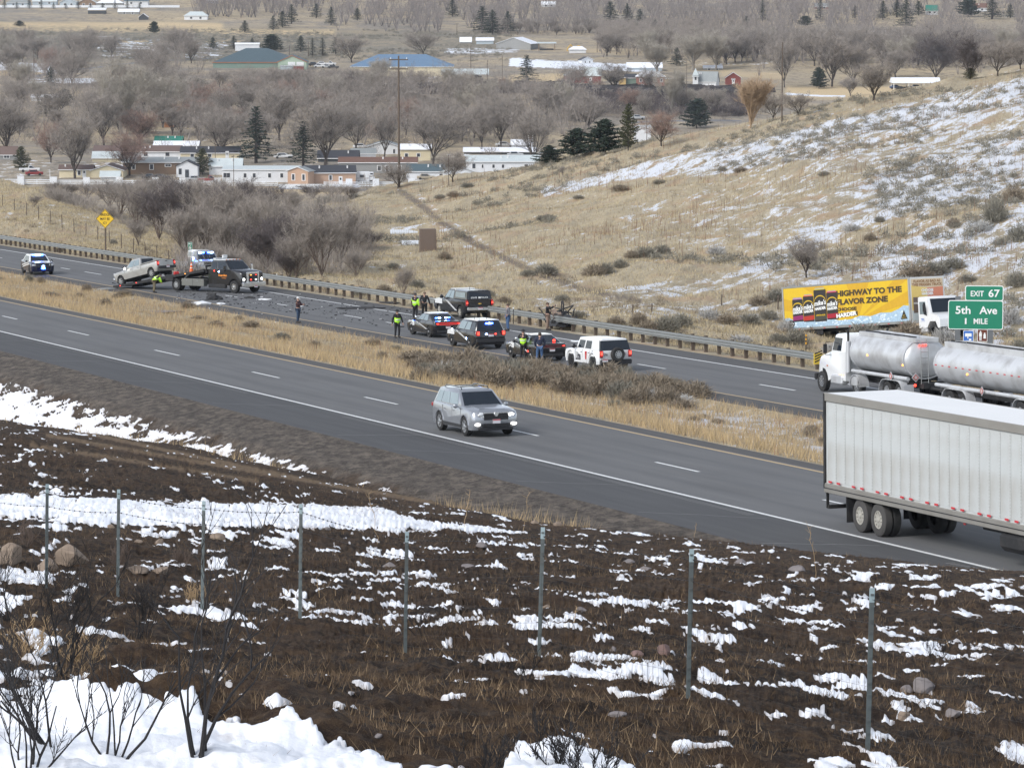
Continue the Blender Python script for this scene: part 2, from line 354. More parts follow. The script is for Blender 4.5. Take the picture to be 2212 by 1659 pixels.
    w = t.map((.12, 2.2, 1)); st = t.noise(1.0, 5, .6, w); n = t.noise(40, 3, .7); p = t.noise(.35, 4, .6, t.map((.3, 1, 1)))
    c = t.mix(t.rng(st, .35, .65), (.106, .109, .114), (.134, .136, .139)); c = t.mix(t.rng(p, .45, .7, 0, .5), c, (.080, .080, .082)); c = t.mix(t.rng(n, .35, .65, .0, .35), c, (.17, .165, .155))
    y = t.sep()[1]
    for (b0, b1, k, shade) in ((B['edge'] - .3, B['white'] - .05, .62, (.052, .052, .055)), (B['yellow'] + .15, B['med'] + .3, .55, (.062, .057, .054)), (B['fmed'] - .3, B['fyellow'] - .1, .6, (.060, .056, .053)), (B['fwhite'] + .1, B['verge'], .5, (.068, .066, .064))):
        lo, hi = min(b0, b1), max(b0, b1)
        msk = t.math('MULTIPLY', t.rng(y, lo, lo + .15), t.rng(y, hi, hi - .15)); msk = t.math('MULTIPLY', msk, t.rng(st, .2, .7, 1, .75)); c = t.mix(t.math('MULTIPLY', msk, k + .2), c, shade)
    for b0, b1 in ((B['white'], B['dash']), (B['dash'], B['yellow']), (B['fdash'], B['fyellow']), (B['fwhite'], B['fdash'])):
        mid = (b0 + b1) / 2; wv = t.math('ABSOLUTE', t.math('SUBTRACT', t.math('ABSOLUTE', t.math('SUBTRACT', y, mid)), .85)); c = t.mix(t.rng(wv, 0, .45, .22, 0), c, (.165, .164, .160))
        oil = t.math('ABSOLUTE', t.math('SUBTRACT', y, mid)); c = t.mix(t.math('MULTIPLY', t.rng(oil, 0, .4, .4, 0), st), c, (.06, .06, .062))
    ck = t.vor(.22, t.map((1, .8, 1)), 'Distance')
    t.out(c, .82, n, .01, .5)
    t = NT('road_paint_white'); n = t.noise(9, 5, .7); c = t.mix(t.rng(n, .55, .72, 0, .8), (.66, .67, .66), (.20, .20, .20)); t.out(c, .7)
    t = NT('road_paint_yellow'); n = t.noise(9, 5, .7); c = t.mix(t.rng(n, .52, .72, 0, .8), (.44, .33, .19), (.20, .18, .15)); t.out(c, .7)
    t = NT('gravel_verge'); n = t.noise(14, 5, .7); c = t.mix(n, (.13, .115, .095), (.27, .235, .19)); t.out(c, .95, n, .04)
ground_materials()
GRASS_T = mat('tan_grass', (.46, .34, .185), .9, var=.35, scale=.8)
GRASS_D = mat('grey_grass', (.27, .22, .155), .9, var=.35, scale=.8)
SAGE = mat('sagebrush', (.215, .20, .16), .9, var=.4, scale=2)
SAGE_B = mat('sagebrush_brown', (.245, .20, .145), .9, var=.45, scale=2)
SAGE_F = mat('frosted_sagebrush', (.40, .39, .37), .9, var=.4, scale=2)
TWIG = {'b': mat('bark_grey_brown', (.29, .255, .222), .95, var=.6, scale=2.2), 'r': mat('bark_reddish', (.29, .195, .155), .95, var=.55, scale=2.2),
        'p': mat('bark_pale', (.36, .325, .27), .95, var=.55, scale=2.2), 't': mat('bark_tan', (.40, .29, .19), .95, var=.3, scale=.6), 'd': mat('bark_dark', (.105, .088, .085), .95, var=.3, scale=.6)}
TRUNK = mat('trunk_dark', (.062, .050, .042), .95, var=.4, scale=2)
TRUNKP = mat('trunk_pale', (.26, .235, .20), .95, var=.3, scale=2)
CONI = mat('conifer_needles', (.020, .034, .022), .9, var=.45, scale=.9); CONO = mat('olive_needles', (.055, .060, .025), .9, var=.4, scale=.9)
BURNT = mat('burnt_bark', (.012, .010, .010), .8, var=.4, scale=12); STRAW = mat('straw_stems', (.40, .28, .155), .9, var=.35, scale=6); DRYTW = mat('dry_twigs', (.13, .095, .075), .9, var=.35, scale=6)
GALV = mat('galvanised_steel', (.36, .37, .36), .5, .6, .12, 1.5); WOODP = mat('weathered_post', (.105, .080, .060), .9, var=.3, scale=5)
STEELP = mat('post_steel', (.14, .165, .165), .55, .5, .2, 5, dirt=((.10, .075, .06), 3, .6)); WIRE = mat('wire_rusty', (.045, .038, .034), .6, .5)
BLACKP = mat('black_paint', (.010, .010, .012), .25, 0, .1, coat=.6); WHITEP = mat('white_paint', (.72, .73, .73), .3, 0, .05, coat=.5); DARKP = mat('dark_plastic', (.022, .022, .024), .6)
SILVER = mat('silver_paint', (.34, .355, .38), .30, .6, .06, coat=.6); BEIGE = mat('pewter_paint', (.40, .395, .375), .34, .5, .06, coat=.5, dirt=((.20, .17, .14), 2, .4))
GLASS = mat('dark_glass', (.012, .018, .026), .06, 0, .1); GLASSL = mat('painted_reflection_glass', (.22, .27, .29), .12, .2, .3, 1.2)  # the pale glass has its sky reflection put into the base colour
RUBBER = mat('tyre_rubber', (.020, .020, .020), .85, dirt=((.07, .065, .06), 4, .6)); ALLOY = mat('alloy', (.55, .56, .57), .35, .8); CHROME = mat('chrome', (.75, .76, .77), .2, .9); DIRTYRIM = mat('dusty_rim', (.42, .40, .35), .6, .2, .25, 6)
ALUM = mat('brushed_aluminium', (.60, .61, .62), .48, .45, .10, 1.0, dirt=((.24, .22, .20), 1.3, .55)); CHASSIS = mat('chassis_black', (.016, .016, .017), .75, dirt=((.06, .055, .05), 3, .5))
RED_ON = glow('red_lamp_on', (1, .05, .03), 2.6); RED_DIM = glow('red_ring_on', (1, .04, .03), 1.1); RED_OFF = mat('red_lens', (.32, .018, .02), .3); WHITE_ON = glow('white_lamp_and_glint', (1, .97, .9), 3.5); AMBER_ON = glow('amber_lamp_on', (1, .35, .05), 3.0)
BLUE_ON = glow('blue_strobe_on', (.03, .12, 1), 22.0); BLUEW_ON = glow('blue_white_strobe_on', (.35, .55, 1), 18.0); LENS = mat('clear_lens', (.60, .62, .63), .15, .1); AMBER = mat('amber_lens', (.55, .14, .03), .35)
PLATE = mat('licence_plate', (.62, .60, .62), .5); PLATER = mat('plate_red_band', (.45, .06, .07), .5)
# ================================================================ THE LAND
def ucols(x0, x1, n, m0=-1600, m1=3800, mn=24):
    return np.concatenate([np.linspace(m0, x0, mn)[:-1], np.linspace(x0, x1, n), np.linspace(x1, m1, mn)[1:]])
def grid(bands, xs):
    u = (xs - CX) / (FPX * FW.y); LY, LZ = lines_at(u); rows = []
    for i, (a, b, n) in enumerate(bands):
        ya, yb = LY[LI[a]], LY[LI[b]]; last = i == len(bands) - 1
        for t in np.linspace(0, 1, n + 1)[: None if last else -1]:
            rows.append(ya * (yb / ya) ** t)
    Y = np.array(rows); X = Y * u[None]; return X, Y
def gfaces(nr, nc):
    i = np.arange(nr - 1)[:, None] * nc + np.arange(nc - 1)[None]
    return np.stack([i, i + 1, i + nc + 1, i + nc], -1).reshape(-1, 4)
def terrain(name, bands, xs, material, attrs=None):
    X, Y = grid(bands, xs); z, k = zbase(X, Y); Z = z + zdetail(X, Y, k)
    me = mesh_np(name, np.stack([X, Y, Z], -1).reshape(-1, 3), gfaces(*X.shape), MATS[material], True)
    if attrs:
        for n, v in attrs(X, Y, Z, k).items(): attr(me, n, v.ravel())
    tag(link(name, me), kind='structure'); return X, Y, Z, k
def seg_mask(x, y, segs):          # soft bands around image-measured polylines, evaluated at ground points
    m = np.zeros_like(x)
    for (x0, y0, w0, x1, y1, w1, s) in segs:
        t = np.clip((x - x0) / (x1 - x0), 0, 1); inside = (x > x0) & (x < x1)
        d = np.abs(y - (y0 + (y1 - y0) * t)) / (w0 + (w1 - w0) * t); m = np.maximum(m, np.where(inside, s * (1 - sstep(.55, 1.25, d)), 0))
    return m
xsf = ucols(-160, 2370, 930)
TRACKS = [(100, 940, 500, 1010), (500, 1010, 900, 1080), (900, 1080, 1300, 1130), (160, 930, 700, 1045), (700, 1045, 1100, 1110), (60, 960, 560, 1040)]
def field_attrs(X, Y, Z, k):
    x, y, d = proj(X, Y, Z)
    tr = np.zeros_like(x)
    for i, (x0, y0, x1, y1) in enumerate(TRACKS):
        t = (x - x0) / (x1 - x0); w = 5.5; dd = np.abs(y - (y0 + (y1 - y0) * t)); tr = np.maximum(tr, np.where((t > 0) & (t < 1), 1 - sstep(w * .4, w, dd), 0) * .8)
    g = sstep(LI['gravel'] - .22, LI['gravel'] + .0, k + .30 * fbm(X * .6, Y * .6, 77, 3)) * .9 + .28 * (k > LI['crest'] + .1) + .25 * fbm(X * 2.2, Y * 2.2, 79, 3) * (k > LI['crest']); right = sstep(1500, 1700, x) * .8
    return dict(track=tr, gravel=np.clip(g - right, 0, 1))
FX_, FY_, FZ_, FK_ = terrain('ground', [('n0', 'n1', 8), ('n1', 'fence', 190), ('fence', 'crest', 190), ('crest', 'ditch', 10), ('ditch', 'gravel', 44), ('gravel', 'edge', 6)], xsf, 'burnt_soil', field_attrs)
def snow_depth(X, Y, Z, k):
    x, y, d = proj(X, Y, Z)
    n = .22 * fbm(X * .6, Y * .35, 101, 3, .55) + .75 * fbm(X * 1.7, Y * .80, 131, 3, .5) + .22 * perlin(X * .25, Y * .18, 150) + .12 * perlin(X * 6, Y * 3, 152)
    th = np.full_like(x, np.quantile(n[(k < LI['crest']) & (k > 1)], .895))
    inf = (k < LI['crest'])
    dens = np.zeros_like(x)
    dens += .075 * np.exp(-((x - 1900) / 700) ** 2 - ((y - 1370) / 150) ** 2) + .06 * np.exp(-((x - 500) / 500) ** 2 - ((y - 1280) / 120) ** 2)
    dens -= .17 * np.exp(-((x - 1250) / 600) ** 2 - ((y - 1560) / 90) ** 2) + .14 * np.exp(-((x - 600) / 700) ** 2 - ((y - 1000) / 70) ** 2)
    t = n - (th - dens)
    # the long bank lying across the field on the left
    bt = np.interp(x, [-300, 0, 300, 600, 820, 900, 1000, 1140], [1062, 1066, 1080, 1088, 1096, 1120, 1132, 1148])
    bb = np.interp(x, [-300, 0, 200, 450, 830, 1000, 1140], [1118, 1118, 1130, 1138, 1146, 1150, 1153])
    q = np.minimum(y - bt, bb - y) / 12 + n * 1.6; bank = np.where(x < 1140, np.clip(q, -1, 1), -1) * .28 - .02
    t = np.where(inf, np.maximum(t, bank), t)
    for (x0, x1, yt0, yt1, yb) in [(-250, 120, 1215, 1225, 1262), (-250, 60, 1290, 1295, 1330)]:
        q = np.minimum(np.minimum(y - (yt0 + (yt1 - yt0) * (x - x0) / (x1 - x0)), yb - y) / 10, np.minimum(x - x0, x1 - x) / 25) + n * 2.2 - .3; t = np.maximum(t, np.clip(q, -1, 1) * .25)
    # thick snow on the near side of the dirt mounds
    top = np.interp(x, [-250, 60, 160, 230, 300, 420, 450, 560, 620, 650, 700, 860, 900, 1060, 1110, 1180, 1230, 1290, 1360, 1400, 1800, 2212], [1500, 1492, 1472, 1470, 1478, 1500, 1560, 1562, 1530, 1545, 1600, 1642, 1720, 1720, 1610, 1600, 1590, 1612, 1650, 1720, 1800, 1800])
    q = (y - top) / 14 + 2.4 * fbm(X * 2.1, Y * 1.3, 171, 3) + 2.2 * fbm(X * 5, Y * 4, 173, 3) - .75; near = np.where(k < LI['n1'] + .6, np.clip(q, -1, 1.0) * .36 - .06, -1)
    t = np.maximum(t, near)
    # snow lying in the roadside ditch, combed into streaks up the embankment
    a = X * D.x + Y * D.y; b = X * NH.x + Y * NH.y
    kd = k - LI['ditch']; st = perlin(a * .55 + b * .45, b * 1.5 - a * .2, 190) * .60 + perlin(a * 2.0 + b * 1.6, b * 3.4 - a * .5, 195) * .42 + perlin(a * 5, b * 7, 197) * .2
    lim = np.interp(x, [-300, 0, 300, 700, 950, 1100, 1400], [1.0, .97, .92, .80, .66, .30, -.3]); body = np.clip((lim - kd) * 2.2, -1, .9)
    dd = np.where((kd > -.9), body * .75 + st * 1.15 - .16, -1) * .22
    t = np.where(k > LI['crest'] - .02, dd, t)
    t = np.where(k > LI['gravel'] - .08, -1, t)
    return t
S = snow_depth(FX_, FY_, FZ_, FK_)
sz = FZ_ + np.minimum(S, .5) * .55 - .0; sz = np.where(S > 0, FZ_ + .008 + (1 - np.exp(-S * 7)) * np.where(FK_ < LI['n1'] + .6, .08, .018), FZ_ - .03)
sz = sz + .03 * np.abs(perlin(FX_ * 7.0, FY_ * 7.0, 6)) * (S > 0); keep = (S > 0); F = gfaces(*S.shape); fl = keep.ravel(); kf = fl[F].any(1); F = F[kf]
used = np.zeros(S.size, bool); used[F.ravel()] = True; idx = np.cumsum(used) - 1
V = np.stack([FX_, FY_, sz], -1).reshape(-1, 3)[used]; me = mesh_np('snow', V, idx[F], MATS['snow_surface'], True); attr(me, 'depth', np.maximum(S, 0).ravel()[used]); tag(link('snow', me), kind='stuff')

HILL_SNOW = [(1170, 412, 14, 1500, 350, 26, .62), (1500, 350, 26, 2300, 190, 44, .62), (1480, 372, 10, 1750, 330, 24, .5), (1650, 470, 10, 1900, 400, 26, .45), (1900, 400, 26, 2300, 290, 48, .62), (1600, 590, 22, 1900, 450, 34, .52), (1900, 450, 34, 2300, 350, 50, .62),
             (1880, 590, 60, 2300, 470, 80, .58), (1330, 640, 12, 1700, 590, 28, .42), (1400, 560, 10, 1700, 500, 20, .22), (2020, 700, 60, 2300, 660, 70, .55), (1200, 660, 10, 1330, 655, 12, .36), (840, 500, 6, 912, 498, 6, .5), (860, 525, 5, 912, 524, 5, .5), (1280, 300, 8, 1700, 255, 10, .12), (0, 470, 30, 300, 480, 16, .12), (1350, 500, 60, 2300, 380, 190, .27), (1650, 640, 60, 2300, 560, 130, .36), (1750, 330, 60, 2300, 250, 100, .42), (1150, 655, 14, 1700, 670, 26, .36)]
def hill_attrs(X, Y, Z, k):
    x, y, d = proj(X, Y, Z); s = seg_mask(x + 14 * fbm(X * .1, Y * .1, 61, 2), y + 16 * fbm(X * .06, Y * .06, 67, 3), HILL_SNOW)
    tr = np.zeros_like(x); TP = [(862, 412), (905, 440), (950, 478), (1010, 518), (1080, 553), (1160, 590), (1240, 620), (1330, 642), (1380, 650)]
    for (x0, y0), (x1, y1) in zip(TP, TP[1:]):
        L2 = (x1 - x0) ** 2 + (y1 - y0) ** 2; t = np.clip(((x - x0) * (x1 - x0) + (y - y0) * (y1 - y0)) / L2, 0, 1); dd = np.hypot(x - x0 - t * (x1 - x0), y - y0 - t * (y1 - y0)); tr = np.maximum(tr, 1 - sstep(4.5, 8, dd)); s = np.maximum(s, .28 * (1 - sstep(3, 7, np.abs(dd - 12))) * (x > 900))
    return dict(snow=s * (1 - tr), track=tr * .9)
def med_attrs(X, Y, Z, k):
    x, y, d = proj(X, Y, Z); s = np.full_like(x, .02)
    s = np.maximum(s, seg_mask(x, y, [(1090, 850, 8, 1500, 880, 24, .5), (1450, 895, 24, 1800, 965, 44, .66), (540, 700, 12, 700, 730, 16, .15), (930, 820, 6, 1010, 818, 6, .3)])); return dict(snow=s)
xsm = ucols(-200, 2400, 420)
terrain('median_strip', [('med', 'med1', 3), ('med1', 'med2', 70), ('med2', 'fmed', 3)], xsm, 'dry_grassland', med_attrs)
terrain('hillside', [('fedge', 'verge', 2), ('verge', 'g1', 26), ('g1', 'g2', 40), ('g2', 'k', 210), ('k', 'k2', 30)], xsm, 'dry_grassland', hill_attrs)
def valley_attrs(X, Y, Z, k):
    x, y, d = proj(X, Y, Z)
    n = 10 * fbm(X * .01, Y * .01, 71, 3)
    f = seg_mask(x, y + n * .6, [(-300, 56, 10, 480, 62, 12, 1.0), (180, 88, 4, 520, 92, 4, .7), (480, 70, 6, 720, 72, 7, .9), (1105, 172, 10, 1260, 168, 9, .9), (1480, 205, 5, 1600, 200, 5, .3), (1700, 198, 14, 2230, 200, 16, .95), (-300, 150, 5, 110, 162, 6, .7), (1180, 108, 4, 1500, 116, 8, .5), (1560, 160, 8, 1700, 165, 8, .6), (-300, 415, 7, 760, 412, 9, .75)])
    sg = seg_mask(x, y, [(-300, 95, 45, 700, 100, 36, 1.0), (700, 95, 30, 1080, 92, 24, .7)])
    s = seg_mask(x, y + n * .4, [(1105, 135, 10, 1420, 150, 9, .8), (960, 112, 8, 1120, 108, 7, .4), (0, 143, 10, 130, 150, 12, .6), (200, 100, 30, 480, 110, 20, .28), (60, 175, 8, 320, 178, 6, .5), (-300, 370, 34, 1200, 375, 34, .22), (640, 400, 5, 780, 404, 5, .7), (380, 97, 7, 520, 96, 7, .3), (650, 190, 14, 1000, 170, 10, .25), (1700, 205, 3, 1830, 208, 3, .6), (1480, 140, 5, 1700, 135, 5, .3), (700, 340, 10, 1200, 330, 12, .25)])
    return dict(field=f, sage=sg, snow=s + .02)
terrain('valley_floor', [('k2', 'v0', 12), ('v0', 'v1', 36), ('v1', 'v2', 40), ('v2', 'v3', 40), ('v3', 'v4', 40), ('v4', 'v5', 36), ('v5', 'v6', 20), ('v6', 'v7', 10)], ucols(-200, 2400, 260, -4200, 6400), 'valley_floor', valley_attrs)

# roads: strips in the road frame (x along, y across)
def road_obj(name, p0, rects, m, dz=0.0, kind='structure', nseg=1):
    V = []; F = []
    for (a0, a1, b0, b1) in rects:
        n = len(V); V += [(a0, b0, dz), (a1, b0, dz), (a1, b1, dz), (a0, b1, dz)]; F.append((n, n + 1, n + 2, n + 3))
    me = bpy.data.meshes.new(name); me.from_pydata(V, [], F); me.materials.append(MATS[m]); o = link(name, me)
    o.matrix_world = Matrix(((D.x, NH.x, UPR.x, p0.x), (D.y, NH.y, UPR.y, p0.y), (D.z, NH.z, UPR.z, p0.z), (0, 0, 0, 1)))
    return tag(o, kind=kind) if kind else o
A0, A1 = -30.0, 900.0
road_obj('road', PN0, [(A0, A1, B['edge'], B['med'])], 'asphalt')
road_obj('road', PF0, [(A0, A1, B['fmed'], B['fedge'])], 'asphalt')
w = .09
lines = [(A0, A1, B['white'] - w * .9, B['white'] + w * .9)]; dash = []
def a_of(x, y, p0): q = hit_plane(x, y, p0) - p0; return q.dot(D)
for x0, y0, x1, y1 in [(0, 683, 38, 690), (162, 714, 205, 724), (345, 756, 396, 768), (558, 803, 615, 816), (805, 857, 872, 873), (1105, 927, 1174, 941), (1440, 997, 1532, 1018), (1800, 1078, 1905, 1102)]:
    dash.append((a_of(x1, y1, PN0), a_of(x0, y0, PN0), B['dash'] - w * .8, B['dash'] + w * .8))
da = dash[0][1] - dash[1][1]; a = dash[0][1]
for i in range(1, 9): dash.append((a + i * 12.2 - 3.05, a + i * 12.2, B['dash'] - w * .8, B['dash'] + w * .8))
road_obj('road_marking', PN0, lines + dash, 'road_paint_white', .006)
road_obj('road_marking', PN0, [(A0, A1, B['yellow'] - w, B['yellow'] + w)], 'road_paint_yellow', .006)
dash = []
for x0, y0, x1, y1 in [(165, 588, 200, 594), (742, 681, 778, 689), (1369, 787, 1432, 797), (1632, 831, 1706, 844)]:
    a1 = a_of(x0, y0, PF0); dash.append((a_of(x1, y1, PF0), a1, B['fdash'] - w, B['fdash'] + w))
a = dash[-1][0]
for i in range(1, 60):
    aa = a + i * 12.2
    if all(abs(aa - q[0]) > 6 for q in dash): dash.append((aa, aa + 3.05, B['fdash'] - w, B['fdash'] + w))
road_obj('road_marking', PF0, [(A0, A1, B['fwhite'] - w, B['fwhite'] + w)] + dash, 'road_paint_white', .006)
road_obj('road_marking', PF0, [(A0, A1, B['fyellow'] - w, B['fyellow'] + w)], 'road_paint_yellow', .006)
# rumble strip grooves and pale sealed cracks on the near shoulder
r_ = []
bw = B['white']; be = B['edge']
for i in range(0, 900):
    aa = 60 + i * .30
    if (i // 45) % 4 < 3: r_.append((aa, aa + .10, bw - .62 if bw > be else bw + .32, bw - .32 if bw > be else bw + .62))
mat('rumble_groove', (.17, .17, .165), .8); road_obj('rumble_strip', PN0, r_, 'rumble_groove', .005)
mb = MB()
for aa in [75, 84, 95, 105, 113, 124, 136, 145, 160, 174, 190, 207]:
    s = rnd.uniform(1.5, 5); pts = [(aa + s * t + rnd.uniform(-.2, .2), bw + (be - bw) * (.12 + .78 * t) , .005) for t in np.linspace(0, 1, 7)]
    for p, q in zip(pts, pts[1:]): mb.add([(p[0] - .035, p[1], .005), (p[0] + .035, p[1], .005), (q[0] + .035, q[1], .005), (q[0] - .035, q[1], .005)], [(0, 1, 2, 3)])
mat('sealed_crack', (.20, .20, .195), .8)
o = mb.build('crack', MATS['sealed_crack']); o.matrix_world = Matrix(((D.x, NH.x, UPR.x, PN0.x), (D.y, NH.y, UPR.y, PN0.y), (D.z, NH.z, UPR.z, PN0.z), (0, 0, 0, 1))); tag(o, kind='structure')

# dirt track running over the hill, laid on the ground
def ribbon(name, pts, w, m, dz=.30, kind='structure'):
    P = [ground(x, y, dm) for x, y, dm in pts]; Q = []
    for i in range(len(P) - 1):
        for t in np.linspace(0, 1, 14)[:-1]: Q.append(P[i].lerp(P[i + 1], t))
    Q.append(P[-1]); V = []; F = []
    for i, q in enumerate(Q):
        d = (Q[min(i + 1, len(Q) - 1)] - Q[max(i - 1, 0)]); n = Vector((-d.y, d.x, 0)).normalized(); ww = w[0] + (w[1] - w[0]) * i / len(Q)
        for j in range(5):
            p = q + n * ww * (j - 2) / 4; V.append((p.x, p.y, gz(p.x, p.y) + (dz * .6 if 0 < j < 4 else -.3)))
    for i in range(len(Q) - 1):
        for j in range(4): k = i * 5 + j; F.append((k, k + 1, k + 6, k + 5))
    me = mesh_np(name, np.array(V), np.array(F), m, True); return tag(link(name, me), kind=kind)

# ---------------------------------------------------------------- grasses (nobody could count them)
rs = np.random.RandomState(11)
def blades(name, X, Y, h, w, m, lean=.35, kind='stuff'):
    Z = zground(X, Y); n = len(X); a = rs.uniform(0, math.pi, n) * .5 - .8; ca, sa = np.cos(a) * w / 2, np.sin(a) * w / 2
    lx, ly = rs.normal(0, lean, n) * h, rs.normal(0, lean, n) * h
    V = np.stack([np.stack([X - ca, Y - sa, Z - .03], -1), np.stack([X + ca, Y + sa, Z - .03], -1), np.stack([X + lx, Y + ly, Z + h], -1)], 1).reshape(-1, 3)
    return tag(link(name, mesh_np(name, V, np.arange(n * 3).reshape(-1, 3), m)), kind=kind)
def on_road(a, b, p0): P = np.array(p0)[None] + a[:, None] * np.array(D)[None] + b[:, None] * np.array(NH)[None]; return P[:, 0], P[:, 1]
bm0, bm1 = B['med'] , B['fmed']; off = (PF0 - PN0).dot(NH)
def median_pts(n):
    t = rs.beta(1.0, 1.0, n); a = 40 + 330 * rs.uniform(0, 1, n) ** 1.6
    x0, y0 = on_road(a, np.full(n, bm0 + .25), PN0); x1, y1 = on_road(a, np.full(n, bm1 - .15), PF0)
    return x0 + (x1 - x0) * t, y0 + (y1 - y0) * t, t
X, Y, t = median_pts(150000); c = fbm(X * .22, Y * .22, 301, 3); keep = (c > -.12) | (t < .18) | (t > .86); X, Y, t = X[keep], Y[keep], t[keep]
blades('dry_grass', X, Y, rs.uniform(.16, .50, len(X)) * (1 + .3 * (t < .2)), rs.uniform(.012, .03, len(X)), GRASS_T)
X, Y, t = median_pts(80000); blades('dry_grass', X, Y, rs.uniform(.12, .5, len(X)), rs.uniform(.012, .03, len(X)), GRASS_D)
X, Y, t = median_pts(9000); c = fbm(X * .2, Y * .2, 333, 2); k_ = c > .12
blades('weeds', X[k_], Y[k_], rs.uniform(.3, .8, k_.sum()), rs.uniform(.012, .022, k_.sum()), mat('rust_weed', (.30, .15, .085), .9, var=.3), .12)
def hill_pts(n, a='verge', b='k', x0=-60, x1=2280, pw=1.0):
    u = (rs.uniform(x0, x1, n) - CX) / (FPX * FW.y); LY, _ = lines_at(u); ya, yb = LY[LI[a]], LY[LI[b]]
    Y = ya * (yb / ya) ** (rs.uniform(0, 1, n) ** pw); return u * Y, Y
X, Y = hill_pts(190000); c = fbm(X * .08, Y * .08, 311, 3); sn = seg_mask(*proj(X, Y, zground(X, Y))[:2], HILL_SNOW); k_ = (sn < .3) | (rs.uniform(0, 1, len(X)) < .22); X, Y = X[k_], Y[k_]
blades('dry_grass', X, Y, rs.uniform(.10, .34, len(X)), rs.uniform(.02, .06, len(X)), mat('pale_straw_grass', (.44, .36, .22), .9, var=.3, scale=.1))
X, Y = hill_pts(60000); blades('dry_grass', X, Y, rs.uniform(.12, .4, len(X)), rs.uniform(.02, .06, len(X)), mat('dull_grass', (.24, .20, .14), .9, var=.35, scale=.1))
X, Y = hill_pts(6000, 'g2', 'k', 900, 2280); c = fbm(X * .05, Y * .05, 321, 2); k_ = c > .05
blades('weeds', X[k_], Y[k_], rs.uniform(.5, 1.3, k_.sum()), rs.uniform(.03, .06, k_.sum()), mat('brown_stalk', (.20, .125, .08), .9), .06)
# scorched stubble in the near field
u = (rs.uniform(-60, 2280, 90000) - CX) / (FPX * FW.y); LY, _ = lines_at(u); tt = rs.uniform(0, 1, 90000)
ya, yb = LY[LI['n1']] * .95, LY[LI['crest']]; Y = ya * (yb / ya) ** tt; X = u * Y; c = fbm(X * .5, Y * .5, 341, 3); k_ = c > -.05
X, Y = X[k_], Y[k_]; blades('burnt_stubble', X, Y, rs.uniform(.03, .10, len(X)), rs.uniform(.006, .014, len(X)), mat('scorched_grass', (.115, .075, .042), .9, var=.6, scale=.7), .6)
X, Y = X[::9], Y[::9]; blades('burnt_stubble', X + .2, Y, rs.uniform(.04, .15, len(X)), rs.uniform(.005, .012, len(X)), mat('straw_stubble', (.30, .21, .12), .9, var=.4, scale=.7), .7)
u = (rs.uniform(-60, 1500, 26000) - CX) / (FPX * FW.y); LY, _ = lines_at(u); ya, yb = LY[LI['crest']], LY[LI['ditch']]; Y = ya + (yb - ya) * rs.normal(.55, .25, 26000); X = u * Y; c = fbm(X * .12, Y * .12, 351, 2); k_ = c > .02
X, Y = X[k_], Y[k_]; blades('dry_grass', X, Y, rs.uniform(.2, .55, len(X)), rs.uniform(.01, .02, len(X)), GRASS_T, .3)
